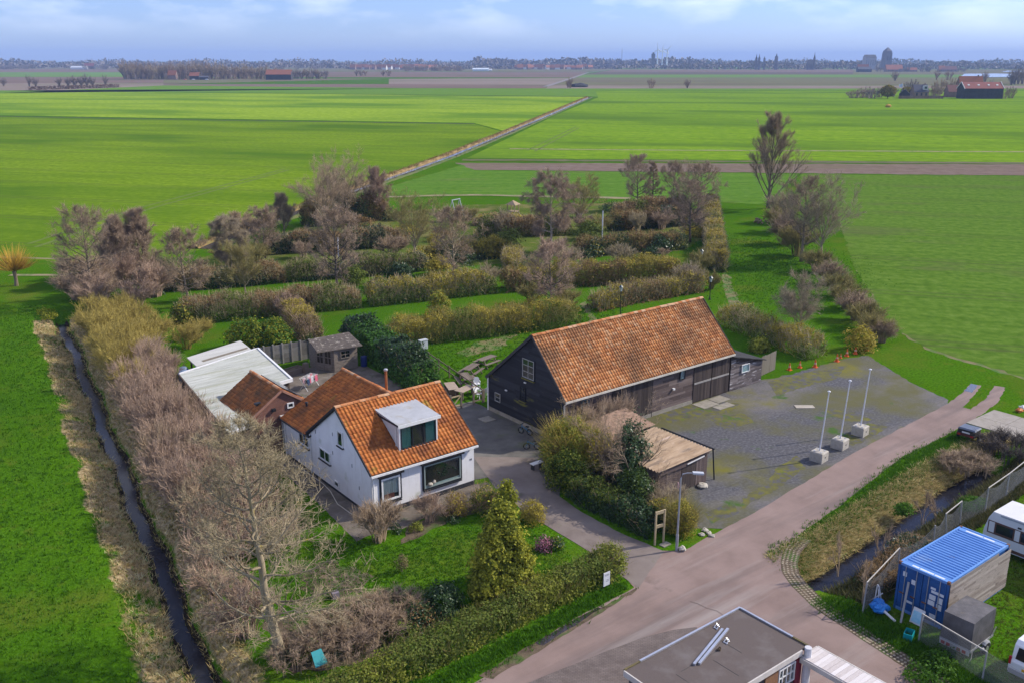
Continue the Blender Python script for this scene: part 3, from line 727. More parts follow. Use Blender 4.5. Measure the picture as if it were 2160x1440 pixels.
def tile_roof(parent, O, U, Vd, W, Ls, tw, th, m, singles=0, inside=None, seed=0, hump=0.045):
    """pantiles over the slope O + u*U + v*Vd; the lowest 'singles' are objects of their own, the others one joined part"""
    U = Vector(U).normalized(); Vd = Vector(Vd).normalized(); Nn = U.cross(Vd).normalized()
    O = Vector(O)
    r = parent
    while r.parent is not None: r = r.parent
    O = O - Vector(r.location)
    nc = int(round(W / tw)); nr = int(round(Ls / th)); tw = W / nc; th = Ls / nr
    us = [0.0, 0.18, 0.38, 0.62, 0.86, 1.04]; hs = [0.55, 1.0, 0.6, 0.0, 0.05, 0.55]
    T = []
    for (v, lift) in ((-0.02, 0.0), (-0.02, 0.032), (1.08, 0.004)):
        for u, h in zip(us, hs):
            T.append(U * (u * tw) + Vd * (v * th) + Nn * (h * hump + lift + 0.005))
    n = len(us); TF = []
    for k in range(2):
        for q in range(n - 1): TF.append((k * n + q, k * n + q + 1, (k + 1) * n + q + 1, (k + 1) * n + q))
    T = np.array([tuple(t) for t in T]); TF = np.array(TF)
    rg = np.random.default_rng(seed)
    cells = [(i, j) for j in range(nr) for i in range(nc) if inside is None or inside((i + 0.5) * tw, (j + 0.5) * th)]
    one = cells[:singles]; rest = cells[singles:]
    if one:
        me = np_mesh('tile', T, TF, np.zeros(len(T))); me.materials.append(m)
        for i, j in one:
            o = bpy.data.objects.new('tile', me); COL.objects.link(o); o.parent = parent
            jt = rg.normal(0, 0.006, 3)
            o.location = O + U * (i * tw + jt[0]) + Vd * (j * th + jt[1]) + Nn * (abs(jt[2]) * 0.7)
    if rest:
        off = np.array([tuple(O + U * (i * tw) + Vd * (j * th)) for i, j in rest])
        jt = rg.normal(0, 0.005, off.shape)
        V = (T[None] + (off + jt)[:, None]).reshape(-1, 3)
        F = (TF[None] + (np.arange(len(rest)) * len(T))[:, None, None]).reshape(-1, 4)
        o = link('roof_tiles', np_mesh('roof_tiles', V, F, np.repeat(rg.uniform(0, 1, len(rest)), len(T))), m, parent)
        o['kind'] = 'stuff'
def ridge_tiles(parent, a, b, m=None, step=0.42, r=0.13, seed=0):
    a = Vector(a); b = Vector(b); q = parent
    while q.parent is not None: q = q.parent
    a -= Vector(q.location); b -= Vector(q.location)
    k = max(1, int((b - a).length / step)); d = (b - a) / k; rg = random.Random(seed)
    side = Vector((-d.y, d.x, 0)).normalized()
    V = []
    for t, rr in ((-0.02, r * 1.12), (1.04, r)):
        for i in range(6):
            g = math.pi * i / 5
            V.append(tuple(d * t + side * (math.cos(g) * rr) + Vector((0, 0, math.sin(g) * rr * 0.8))))
    F = [(i, i + 1, 6 + i + 1, 6 + i) for i in range(5)] + [(0, 1, 2, 3, 4, 5)]
    me = bpy.data.meshes.new('ridge_tile'); me.from_pydata(V, [], F); me.materials.append(m or M_RIDGE)
    for i in range(k):
        o = bpy.data.objects.new('ridge_tile', me); COL.objects.link(o); o.parent = parent
        o.location = a + d * i + Vector((0, 0, rg.uniform(-0.01, 0.012)))

def window(parent, axis, at, a0, a1, z0, z1, out, frame=M_WPAINT, fw=0.07, bars_v=(), bars_h=(), room=M_ROOM, curtain=None, depth=0.08, sill=None, trim=None, tw=0.09, name='window', root=None):
    """a window set on a wall plane. axis 'x': wall x=at, runs along y; axis 'y': wall y=at, runs along x; out = +1/-1 outward"""
    def bx(mb, p0, p1, q0, q1, s0, s1):
        d0, d1 = sorted((at + out * p0, at + out * p1))
        if axis == 'x': mb.box(d0, d1, q0, q1, s0, s1)
        else: mb.box(q0, q1, d0, d1, s0, s1)
    f = MB()
    bx(f, 0.004, depth, a0, a0 + fw, z0, z1); bx(f, 0.004, depth, a1 - fw, a1, z0, z1)
    bx(f, 0.004, depth, a0 + fw, a1 - fw, z0, z0 + fw); bx(f, 0.004, depth, a0 + fw, a1 - fw, z1 - fw, z1)
    for t in bars_v: bx(f, 0.006, depth - 0.01, a0 + (a1 - a0) * t - fw * 0.4, a0 + (a1 - a0) * t + fw * 0.4, z0 + fw, z1 - fw)
    for t in bars_h: bx(f, 0.008, depth - 0.013, a0 + fw, a1 - fw, z0 + (z1 - z0) * t - fw * 0.35, z0 + (z1 - z0) * t + fw * 0.35)
    w = f.build(name, frame, parent, world=True)
    g = MB(); bx(g, 0.003, 0.012, a0 + fw, a1 - fw, z0 + fw, z1 - fw); g.build('window_back', room, w, world=True)
    if curtain:
        for cm_, c0, c1, cz in curtain:
            g = MB(); n = max(4, int((c1 - c0) / 0.05))
            for i in range(n):
                bx(g, 0.014, 0.02 + 0.012 * (i % 2), c0 + (c1 - c0) * i / n, c0 + (c1 - c0) * (i + 1) / n, cz, z1 - fw)
            g.build('curtain', cm_, w, world=True)
    ev = [0] + list(bars_v) + [1]; eh = [0] + list(bars_h) + [1]
    for i in range(len(ev) - 1):
        for j in range(len(eh) - 1):
            g = MB(); bx(g, 0.042, 0.046, a0 + max(fw, (a1 - a0) * ev[i]), a1 - max(fw, (a1 - a0) * (1 - ev[i + 1])), z0 + max(fw, (z1 - z0) * eh[j]), z1 - max(fw, (z1 - z0) * (1 - eh[j + 1])))
            g.build('pane', PANE, w, world=True)
    if trim:
        g = MB(); bx(g, 0.002, 0.05, a0 - tw, a0 - 0.002, z0 - tw, z1 + tw); bx(g, 0.002, 0.05, a1 + 0.002, a1 + tw, z0 - tw, z1 + tw); bx(g, 0.002, 0.05, a0 - 0.002, a1 + 0.002, z0 - tw, z0 - 0.002); bx(g, 0.002, 0.05, a0 - 0.002, a1 + 0.002, z1 + 0.002, z1 + tw)
        g.build('surround', trim, w, world=True)
    if sill:
        g = MB(); bx(g, 0.002, 0.14, a0 - 0.06, a1 + 0.06, z0 - (tw if trim else 0) - 0.07, z0 - (tw if trim else 0) - 0.003); g.build('sill', sill, w, world=True)
    return w
def planks_y(parent, y, x0, x1, z0, z1, h, m, rg, out=-1, name='plank', thick=0.03, gap=0.008, split=0, slope=None):
    """horizontal boards on the wall y=const"""
    n = int(round((z1 - z0) / h)); h = (z1 - z0) / n
    for i in range(n):
        za = z0 + i * h; zb = za + h - gap
        xs = [x0] + sorted(rg.uniform(x0 + 0.3, x1 - 0.3) for _ in range(split)) + [x1]
        for a, b in zip(xs[:-1], xs[1:]):
            zt = zb
            if slope:
                zt = min(zb, slope(a), slope(b))
                if zt - za < 0.03: continue
            p = rg.uniform(0, 0.012); mb = MB(); mb.cr = rg.random()
            mb.add([(a + 0.003, y, za), (b - 0.003, y, za), (b - 0.003, y, zt), (a + 0.003, y, zt), (a + 0.003, y + out * (thick + p), za), (b - 0.003, y + out * (thick + p + rg.uniform(-0.006, 0.01)), za + rg.uniform(-0.006, 0.006)), (b - 0.003, y + out * (0.012 + p), zt), (a + 0.003, y + out * (0.012 + p), zt)],
                   [(0, 1, 2, 3), (7, 6, 5, 4), (0, 4, 5, 1), (1, 5, 6, 2), (2, 6, 7, 3), (3, 7, 4, 0)])
            mb.build(name, m, parent, world=True)
def boards_y(parent, y, x0, x1, z0, z1, w, m, rg, out=-1, name='board', thick=0.03, zj=0.0, gap=0.006):
    n = max(1, int(round((x1 - x0) / w))); w = (x1 - x0) / n
    for i in range(n):
        a = x0 + i * w; mb = MB(); mb.cr = rg.random(); t = thick + rg.uniform(0, 0.012)
        d0, d1 = sorted((y, y + out * t))
        mb.box(a + gap / 2, a + w - gap / 2, d0, d1, z0 + rg.uniform(0, zj), z1 - rg.uniform(0, zj)); mb.build(name, m, parent, world=True)
def boards_x(parent, x, y0, y1, z0, z1, w, m, rg, out=-1, name='board', thick=0.03, gap=0.006):
    n = max(1, int(round((y1 - y0) / w))); w = (y1 - y0) / n
    for i in range(n):
        a = y0 + i * w; mb = MB(); mb.cr = rg.random(); t = thick + rg.uniform(0, 0.012)
        d0, d1 = sorted((x, x + out * t))
        mb.box(d0, d1, a + gap / 2, a + w - gap / 2, z0, z1); mb.build(name, m, parent, world=True)
def wave_patch(name, q, n, m, parent, amp=0.025, thick=0.01, along=8):
    """corrugated sheet over the quad q (4 world points a,b,c,d); ridges run a->b, waves step a->d"""
    a, b, c, d = [Vector(p) for p in q]
    up = (b - a).cross(d - a).normalized()
    if up.z < 0: up = -up
    V = []; F = []
    steps = n * 4
    for i in range(steps + 1):
        t = i / steps; l = a.lerp(d, t); r_ = b.lerp(c, t); h = math.sin(2 * math.pi * i / 4) * amp
        for j in range(along + 1):
            V.append(tuple(l.lerp(r_, j / along) + up * h))
    for i in range(steps):
        for j in range(along):
            k = i * (along + 1) + j; F.append((k, k + 1, k + along + 2, k + along + 1))
    mb = MB(); mb.add(V, F); o = mb.build(name, m, parent, world=True); return o
# ------------------------------------------------------------------ the white house
RG = random.Random(11)
X0, X1, Y0, Y1 = 24.75, 32.3, 45.33, 53.3
house = thing('white_house', 'white rendered cottage with orange pantile roof, dormer and dark framed front windows', 'house', (X0, Y0, 0))
mb = MB(); mb.extrude([(X0, Y0, 0), (X0, Y1, 0), (X0, Y1, 2.92), (X0, 49.3, 5.82), (X0, Y0, 2.98)], (X1 - X0, 0, 0)); mb.build('wall', M_WHITE, house, world=True)
YW = 57.3
mb = MB(); mb.extrude([(X0, Y1 + 0.002, 0), (X1, Y1 + 0.002, 0), (X1, Y1 + 0.002, 3.4), (29.5, Y1 + 0.002, 5.2), (X0, Y1 + 0.002, 2.78)], (0, YW - Y1, 0)); mb.build('wing_wall', M_WHITE, house, world=True)
mb = MB()
mb.box(X0 - 0.015, X1 + 0.015, Y0 - 0.02, Y0 - 0.002, 0.0, 0.3); mb.box(X0 - 0.02, X0 - 0.002, Y0, YW, 0.0, 0.16); mb.box(X1 + 0.002, X1 + 0.02, Y0, YW, 0, 0.3)
mb.build('plinth', M_PLINTH, house, world=True)
# front roof: slope from the front eave to the ridge and down again
RX0, RX1 = X0 - 0.12, X1 + 0.12
EY, EZ, RY, RZ = Y0 - 0.28, 2.86, 49.3, 5.9
def deck(mb, a, b, c, d, t=0.12):
    n = (Vector(b) - Vector(a)).cross(Vector(d) - Vector(a)).normalized()
    if n.z > 0: n = -n
    mb.extrude([a, b, c, d], tuple(n * t))
mb = MB(); deck(mb, (RX0, EY, EZ), (RX1, EY, EZ), (RX1, RY, RZ), (RX0, RY, RZ)); deck(mb, (RX0, RY, RZ), (RX1, RY, RZ), (RX1, Y1 + 0.25, 2.86), (RX0, Y1 + 0.25, 2.86))
roof = mb.build('roof', M_DARKTRIM, house, world=True)
fl = math.hypot(RY - EY, RZ - EZ); fv = ((0, (RY - EY) / fl, (RZ - EZ) / fl))
dx0, dx1 = 27.15, 29.95
def no_dormer(u, v):
    x = RX0 + u; y = EY + v * fv[1]
    return not (dx0 < x < dx1 and 45.95 < y < 47.75)
tile_roof(roof, (RX0, EY, EZ), (1, 0, 0), fv, RX1 - RX0, fl, 0.262, 0.315, T_HOUSE, 300, no_dormer, 1, 0.06)
bl = math.hypot(Y1 + 0.25 - RY, RZ - 2.86)
tile_roof(roof, (RX1, Y1 + 0.25, 2.86), (-1, 0, 0), (0, -(Y1 + 0.25 - RY) / bl, (RZ - 2.86) / bl), RX1 - RX0, bl, 0.262, 0.315, T_HOUSE, 0, None, 2, 0.06)
ridge_tiles(roof, (RX0, RY, RZ + 0.02), (RX1, RY, RZ + 0.02), seed=3)
for xa in (RX0 - 0.03, RX1 + 0.03):
    for e in ((EY, EZ), (Y1 + 0.25, 2.86)):
        mb = MB(); mb.bar((xa, e[0], e[1]), (xa, RY, RZ), 0.05, 0.14); mb.build('verge', M_DARKTRIM, roof, world=True)
# rear wing roof
WX = 29.5; WZ = 5.28
WE0 = (X0 - 0.2, 2.72); WE1 = (X1 + 0.2, 3.3); YE = YW + 0.12
mb = MB(); deck(mb, (WE0[0], Y1 - 0.1, WE0[1]), (WE0[0], YE, WE0[1]), (WX, YE, WZ), (WX, 50.2, WZ)); deck(mb, (WX, 50.2, WZ), (WX, YE, WZ), (WE1[0], YE, WE1[1]), (WE1[0], Y1 - 0.4, WE1[1]))
wroof = mb.build('wing_roof', M_DARKTRIM, house, world=True)
def wing_in(u, v):            # cut where it runs under the front roof
    y = YE - u; x = WE0[0] + v * (WX - WE0[0]) / wl_; z = WE0[1] + v * (WZ - WE0[1]) / wl_
    return z > RZ - (y - RY) * (RZ - 2.86) / (Y1 + 0.25 - RY) - 0.05
wl_ = math.hypot(WX - WE0[0], WZ - WE0[1])
tile_roof(wroof, (WE0[0], YE, WE0[1]), (0, -1, 0), (WX - WE0[0], 0, WZ - WE0[1]), YE - 50.2, wl_, 0.20, 0.26, T_WING, 0, wing_in, 4, 0.035)
wr_ = math.hypot(WE1[0] - WX, WZ - WE1[1])
tile_roof(wroof, (WE1[0], 51.2, WE1[1]), (0, 1, 0), (WX - WE1[0], 0, WZ - WE1[1]), YE - 51.2, wr_, 0.20, 0.26, T_WING, 0, None, 5, 0.035)
ridge_tiles(wroof, (WX, 50.3, WZ + 0.02), (WX, YE, WZ + 0.02), seed=6)
mb = MB(); mb.tube([(WE0[0] - 0.05, Y1 + 0.1, WE0[1] - 0.03), (WE0[0] - 0.05, YE, WE0[1] - 0.03)], 0.06, 6); mb.build('gutter', M_DARKTRIM, wroof, world=True)
# eaves trim, downpipes
mb = MB(); mb.box(RX0, RX1, EY - 0.09, EY + 0.04, EZ - 0.16, EZ - 0.04); mb.build('gutter', M_WPAINT, house, world=True)
mb = MB(); mb.tube([(X0 + 0.12, EY - 0.03, EZ - 0.12), (X0 + 0.12, Y0 - 0.07, EZ - 0.4), (X0 + 0.12, Y0 - 0.07, 0.0)], 0.045, 7); mb.build('downpipe', M_WPAINT, house, world=True)
mb = MB(); mb.tube([(X0 - 0.06, 53.2, 2.9), (X0 - 0.06, 53.2, 0.1)], 0.035, 6); mb.build('downpipe', M_WPAINT, house, world=True)
mb = MB(); mb.tube([(X0 - 0.06, 57.1, 2.75), (X0 - 0.06, 57.1, 0.0)], 0.045, 6); mb.build('downpipe', M_WPAINT, house, world=True)
# front windows
w = window(house, 'y', Y0, 25.42, 26.72, 0.82, 2.32, -1, M_WPAINT, 0.11, room=M_ROOM, curtain=[(M_NET, 25.55, 26.2, 0.95), (M_NET, 26.22, 26.6, 1.2)], trim=M_DARKTRIM, tw=0.12, sill=M_DARKTRIM, depth=0.09)
mb = MB(); mb.box(25.2, 26.95, Y0 - 0.22, Y0 - 0.003, 2.45, 2.66); mb.build('shutter_box', mat('shutter_brown', [(0.05, 0.04, 0.035), (0.08, 0.065, 0.055)], rough=0.6), w, world=True)
mb = MB(); mb.box(25.6, 26.3, Y0 - 0.04, Y0 - 0.02, 0.93, 1.25); mb.build('sofa', mat('red_upholstery', [(0.2, 0.06, 0.05)], rough=0.9), w, world=True)
w = window(house, 'y', Y0, 28.45, 31.2, 0.82, 2.35, -1, mat('grey_green_frame', [(0.25, 0.3, 0.28)], rough=0.5), 0.08, room=M_ROOM, trim=M_DARKTRIM, tw=0.12, sill=M_DARKTRIM, depth=0.09)
mb = MB(); mb.box(28.22, 31.42, Y0 - 0.22, Y0 - 0.003, 2.48, 2.66); mb.build('shutter_box', MATS['shutter_brown'], w, world=True)
mb = MB(); mb.ball((28.9, Y0 - 0.025, 1.02), 0.2, 8, 5, 0.15, 0.55); mb.ball((29.2, Y0 - 0.025, 1.1), 0.13, 8, 5, 0.2); mb.build('cushion', mat('cushion_cloth', [(0.45, 0.4, 0.33)], rough=0.9), w, world=True)
mb = MB()
for k in range(40):
    c = (29.9 + RG.gauss(0, 0.28), Y0 - 0.03, 1.5 + RG.gauss(0, 0.22)); mb.ball(c, RG.uniform(0.03, 0.08), 5, 3)
mb.build('house_plant', mat('houseplant_leaf', [(0.01, 0.03, 0.012)], rough=0.7), w, world=True)
mb = MB(); mb.box(28.53, 31.12, Y0 - 0.04, Y0 - 0.02, 0.9, 1.0); mb.build('window_ledge', mat('pale_ledge', [(0.4, 0.45, 0.43)], rough=0.5), w, world=True)
# left side windows
BR2 = M_DARKTRIM
for (a0, a1, z0, z1, bv) in ((53.42, 54.9, 1.72, 2.5, (0.5,)), (50.45, 51.95, 1.65, 2.42, (0.5,)), (48.6, 49.28, 3.42, 4.42, ()), (49.45, 50.05, 0.36, 0.78, ())):
    window(house, 'x', X0, a0, a1, z0, z1, -1, M_WPAINT, 0.075, bv, (), trim=None, sill=M_DARKTRIM if z1 > 1 else None, depth=0.07,
           curtain=[(M_NET, a0 + 0.1, a0 + 0.35, z0 + 0.1)] if bv else None)
# small wall anchors and house number
mb = MB()
for (y, z) in ((50.1, 2.6), (47.6, 2.6), (50.0, 3.9), (52.4, 3.3), (46.8, 1.4)): mb.box(X0 - 0.02, X0 - 0.002, y - 0.02, y + 0.02, z - 0.12, z + 0.12)
mb.build('wall_anchor', M_DARKTRIM, house, world=True)
mb = MB()
for x in (26.95, 28.3, 30.0, 31.9): mb.box(x - 0.012, x + 0.012, Y0 - 0.02, Y0 - 0.002, 2.4 if x in (28.3, 31.9) else 2.5, 2.68)
mb.build('wall_anchor', M_DARKTRIM, house, world=True)
def text(body, size, loc, rot, m, parent, name='lettering', ext=0.004, align='CENTER'):
    c = bpy.data.curves.new(name, 'FONT'); c.body = body; c.size = size; c.extrude = ext; c.align_x = align; c.align_y = 'CENTER'
    o = bpy.data.objects.new(name, c); COL.objects.link(o)
    dg = bpy.context.evaluated_depsgraph_get(); me = bpy.data.meshes.new_from_object(o.evaluated_get(dg)); bpy.data.objects.remove(o)
    o = bpy.data.objects.new(name, me); me.materials.clear(); me.materials.append(m); COL.objects.link(o)
    r = parent
    while r is not None and r.parent is not None: r = r.parent
    if parent is not None:
        o.parent = parent; loc = Vector(loc) - Vector(r.location)
    o.location = loc; o.rotation_euler = rot
    return o
text('18', 0.2, (32.03, Y0 - 0.012, 1.82), (math.pi / 2, 0, 0), M_DARKTRIM, house, 'house_number')
# dormer
DF = 45.98
mb = MB(); mb.extrude([(dx0, DF, 3.35), (dx0, 48.6, 5.2), (dx0, DF, 5.2)], (0.1, 0, 0)); mb.extrude([(dx1 - 0.1, DF, 3.35), (dx1 - 0.1, 48.6, 5.2), (dx1 - 0.1, DF, 5.2)], (0.1, 0, 0)); mb.box(dx0 + 0.1, dx1 - 0.1, DF + 0.02, DF + 0.05, 3.4, 5.2)
dormer = mb.build('dormer', mat('dormer_boards', [(0.55, 0.53, 0.51), (0.68, 0.66, 0.64)], scale=2, rough=0.7, mix=((0.42, 0.36, 0.28), 2.0, 0.55, 0.8)), house, world=True)
mb = MB(); mb.extrude([(dx0 - 0.12, DF - 0.22, 5.12), (dx1 + 0.12, DF - 0.22, 5.12), (dx1 + 0.12, 48.75, 5.36), (dx0 - 0.12, 48.75, 5.36)], (0, 0, 0.1))
mb.build('dormer_roof', mat('grey_felt', [(0.33, 0.34, 0.35), (0.43, 0.44, 0.45)], scale=1.2, rough=0.6, mix=((0.30, 0.27, 0.20), 1.0, 0.55, 0.75)), dormer, world=True)
mb = MB(); mb.box(dx0 - 0.14, dx1 + 0.14, DF - 0.25, DF - 0.222, 5.02, 5.23); mb.build('fascia', M_WPAINT, dormer, world=True)
mb = MB(); mb.box(dx0 - 0.14, dx0 - 0.122, DF - 0.22, 48.5, 5.12, 5.24); mb.box(dx1 + 0.122, dx1 + 0.14, DF - 0.22, 48.5, 5.12, 5.24); mb.build('roof_edge', M_DARKTRIM, dormer, world=True)
mb = MB(); mb.box(dx0, dx0 + 0.1, DF - 0.06, DF, 3.4, 5.02); mb.box(dx1 - 0.1, dx1, DF - 0.06, DF, 3.4, 5.02); mb.box(dx0, dx1, DF - 0.1, DF, 3.36, 3.5); mb.build('casing', M_WPAINT, dormer, world=True)
mb = MB(); mb.tube([(dx0 - 0.05, DF + 0.25, 5.12), (dx0 - 0.05, DF + 0.25, 3.6)], 0.03, 6); mb.build('downpipe', M_WPAINT, dormer, world=True)
dw = window(dormer, 'y', DF, dx0 + 0.11, dx1 - 0.11, 3.52, 5.0, -1, M_DARKTRIM, 0.07, (0.33, 0.65), (), curtain=[(M_TEAL, dx0 + 0.2, dx0 + 0.85, 3.6), (M_TEAL, dx1 - 0.85, dx1 - 0.2, 3.6)])
# flue and vents
q = P(799, 813, 4.9); mb = MB(); mb.tube([(31.0, 53.9, 4.0), (31.0, 53.9, 5.75)], 0.09, 10); fl_ = mb.build('flue', mat('rusty_flue', [(0.25, 0.09, 0.03), (0.36, 0.16, 0.06)], scale=5, rough=0.8), house, world=True)
mb = MB(); mb.lathe([(0.12, 0), (0.15, 0.04), (0.15, 0.12), (0.1, 0.16)], (31.0, 53.9, 5.76), 10); mb.build('cowl', M_ZINC, fl_, world=True)
mb = MB(); mb.tube([(26.1, 56.4, 3.2), (26.1, 56.4, 3.75)], 0.08, 8); mb.lathe([(0.05, 0), (0.13, 0.03), (0.1, 0.1), (0.02, 0.13)], (26.1, 56.4, 3.76), 8); mb.box(25.85, 26.35, 56.2, 56.6, 3.28, 3.36); mb.build('roof_vent', M_DARKTRIM, wroof, world=True)
# porch between the wing and the brick annex
M_DOOR = mat('white_door', [(0.6, 0.6, 0.58), (0.7, 0.7, 0.69)], scale=3, rough=0.5)
porch = thing('porch', 'small flat roofed porch with white glazed door linking cottage and brick annex', 'porch', (25.0, 57.4, 0))
mb = MB(); mb.box(25.0, 27.5, YW + 0.13, 58.17, 0, 2.5); mb.build('wall', M_PLINTH, porch, world=True)
mb = MB(); mb.box(24.85, 27.5, YW + 0.125, 58.19, 2.5, 2.62); mb.build('roof', mat('porch_roof', [(0.55, 0.53, 0.5), (0.65, 0.63, 0.6)], scale=2, rough=0.7), porch, world=True)
d = window(porch, 'x', 25.0, 57.75, 58.12, 0.05, 2.35, -1, M_DOOR, 0.1, (), (0.45,), name='door'); 
d = window(porch, 'x', 25.0, 57.45, 57.72, 0.05, 2.35, -1, M_DARKTRIM, 0.05, (), (), name='door')

# ------------------------------------------------------------------ brick annex
AX0, AX1, AY0, AY1 = 22.75, 27.4, 58.2, 63.4
annex = thing('brick_annex', 'low red brick outbuilding with steep rusty tile roof behind the white cottage', 'outbuilding', (AX0, AY0, 0))
AR, AZ_, AE = 25.1, 4.42, 2.82
mb = MB(); mb.extrude([(AX0, AY0, 0), (AX1, AY0, 0), (AX1, AY0, AE), (AR, AY0, AZ_ - 0.1), (AX0, AY0, AE)], (0, AY1 - AY0, 0)); mb.build('wall', M_BRICK, annex, world=True)
mb = MB(); deck(mb, (AX0 - 0.25, AY0 - 0.1, AE - 0.16), (AX0 - 0.25, AY1, AE - 0.16), (AR, AY1, AZ_), (AR, AY0 - 0.1, AZ_), 0.1); deck(mb, (AR, AY0 - 0.1, AZ_), (AR, AY1, AZ_), (AX1 + 0.25, AY1, AE - 0.16), (AX1 + 0.25, AY0 - 0.1, AE - 0.16), 0.1)
aroof = mb.build('roof', M_DARKTRIM, annex, world=True)
ll = math.hypot(AR - AX0 + 0.25, AZ_ - AE + 0.16)
tile_roof(aroof, (AX0 - 0.25, AY1, AE - 0.16), (0, -1, 0), (AR - AX0 + 0.25, 0, AZ_ - AE + 0.16), AY1 - AY0 + 0.1, ll, 0.23, 0.28, T_ANNEX, 0, None, 8)
rl = math.hypot(AX1 + 0.25 - AR, AZ_ - AE + 0.16)
tile_roof(aroof, (AX1 + 0.25, AY0 - 0.1, AE - 0.16), (0, 1, 0), (AR - AX1 - 0.25, 0, AZ_ - AE + 0.16), AY1 - AY0 + 0.1, rl, 0.23, 0.28, T_ANNEX, 0, None, 9)
ridge_tiles(aroof, (AR, AY0 - 0.1, AZ_ + 0.02), (AR, AY1, AZ_ + 0.02), seed=10)
mb = MB(); mb.bar((AX0 - 0.2, AY0 - 0.13, AE - 0.1), (AR, AY0 - 0.13, AZ_ + 0.02), 0.06, 0.16); M_BV = mat('brick_verge', [(0.3, 0.15, 0.1), (0.38, 0.2, 0.14)], scale=3, rough=0.9); mb.build('verge', M_BV, aroof, world=True)
mb = MB(); mb.bar((AR, AY0 - 0.13, AZ_ + 0.02), (AX1 + 0.2, AY0 - 0.13, AE - 0.1), 0.06, 0.16); mb.build('verge', M_BV, aroof, world=True)
window(annex, 'y', AY0, 25.45, 25.95, 3.0, 3.4, -1, M_WPAINT, 0.08)
mb = MB(); mb.box(24.3, 24.55, AY0 - 0.18, AY0 - 0.003, 3.05, 3.25); mb.build('wall_vent', M_DARKTRIM, annex, world=True)  # small black vent box on the brick gable
mb = MB(); mb.tube([(23.6, 58.9, 3.1), (23.6, 58.9, 3.6)], 0.08, 8); mb.box(23.4, 23.8, 58.75, 59.05, 3.52, 3.64); mb.build('roof_vent', M_DARKTRIM, aroof, world=True)
nr = Vector((AZ_ - AE + 0.16, 0, AX1 + 0.25 - AR)).normalized(); sl = Vector((AX1 + 0.25 - AR, 0, -(AZ_ - AE + 0.16))).normalized()
for k in range(2):
    o0 = Vector((AR, AY0 + 0.9 + k * 1.75, AZ_)) + sl * 0.35 + nr * 0.12; mb = MB()
    mb.extrude([tuple(o0), tuple(o0 + Vector((0, 1.6, 0))), tuple(o0 + Vector((0, 1.6, 0)) + sl * 1.9), tuple(o0 + sl * 1.9)], tuple(nr * 0.05)); mb.build('solar_panel', mat('solar_glass', [(0.02, 0.025, 0.035), (0.05, 0.055, 0.07)], scale=2, rough=0.15, spec=0.6), aroof, world=True)

# ------------------------------------------------------------------ flat roofed stable range
M_CORR = mat('pale_corrugated', [(0.27, 0.285, 0.25), (0.36, 0.37, 0.335), (0.43, 0.44, 0.41)], scale=1.2, rough=0.75, stretch=(0.25, 2.2, 1), world=True, mix=[((0.26, 0.27, 0.19), 0.5, 0.5, 0.7), ((0.5, 0.5, 0.48), 0.3, 0.58, 0.75)])
M_BROWNWOOD = mat('brown_boards', [(0.06, 0.04, 0.03), (0.10, 0.07, 0.05)], scale=2, rough=0.85, stretch=(6, 6, 0.5), attr=0.5)
flat = thing('flat_roofed_range', 'long low building with pale corrugated flat roof and white edge trim', 'outbuilding', (20.7, 57, 0))
qa = [(20.7, 57.0), (22.72, 57.45), (22.72, 63.4), (28.55, 64.2), (29.75, 73.3), (22.35, 71.1)]
mb = MB(); mb.prism([(20.8, 57.1), (22.7, 57.5), (22.7, 63.42), (28.45, 64.3), (29.62, 73.1), (22.45, 71.0)], 0, 2.58); mb.build('wall', M_BROWNWOOD, flat, world=True)
fz = 2.72
wave_patch('roof_sheet', [(20.7, 57.0, fz), (22.72, 57.45, fz + 0.04), (23.15, 63.6, fz + 0.04), (21.44, 63.2, fz)], 30, M_CORR, flat, 0.022, along=4)
wave_patch('roof_sheet', [(21.44, 63.2, fz), (28.55, 64.2, fz + 0.16), (29.75, 73.3, fz + 0.16), (22.35, 71.1, fz)], 48, M_CORR, flat, 0.022)
mb = MB(); mb.bar((28.6, 64.1, fz + 0.1), (29.82, 73.3, fz + 0.1), 0.16, 0.26); mb.bar((29.75, 73.36, fz + 0.1), (22.35, 71.2, fz - 0.02), 0.12, 0.2); mb.bar((20.68, 56.94, fz - 0.02), (22.7, 57.4, fz + 0.02), 0.1, 0.2); mb.bar((27.5, 64.0, fz + 0.08), (28.6, 64.15, fz + 0.1), 0.12, 0.26)
mb.build('roof_edge', M_WPAINT, flat, world=True)
mb = MB(); mb.bar((20.64, 57.0, fz - 0.06), (22.3, 71.1, fz - 0.06), 0.1, 0.12); mb.build('gutter', M_BROWNWOOD, flat, world=True)
mb = MB(); mb.prism([(20.7, 57.03), (22.68, 57.47), (22.68, 57.42), (20.7, 56.99)], 0.4, 1.4); mb.build('front_board', mat('taupe_board', [(0.2, 0.15, 0.12)], rough=0.9), flat, world=True)
carport = thing('lean_to_roof', 'small pale panel roof on posts behind the flat roofed building', 'carport', (24.3, 72.9, 0))
mb = MB(); mb.prism([(24.35, 72.95), (29.7, 74.2), (30.05, 77.7), (24.55, 75.75)], 2.4, 2.5); ct = mb.build('roof', mat('panel_roof', [(0.42, 0.41, 0.36), (0.52, 0.51, 0.46)], scale=1.0, rough=0.7, stretch=(0.3, 2, 1), world=True), carport, world=True)
mb = MB(); mb.prism([(25.2, 73.7), (29.6, 74.95), (29.7, 75.4), (25.2, 74.15)], 2.502, 2.512); mb.build('roof_panel', mat('brown_panel', [(0.16, 0.13, 0.09), (0.22, 0.19, 0.13)], scale=2, rough=0.6), ct, world=True)
for (x, y) in ((24.6, 73.3), (29.5, 74.5), (29.8, 77.3), (24.8, 75.5)):
    mb = MB(); mb.box(x - 0.06, x + 0.06, y - 0.06, y + 0.06, 0, 2.4); mb.build('post', M_BROWNWOOD, carport, world=True)
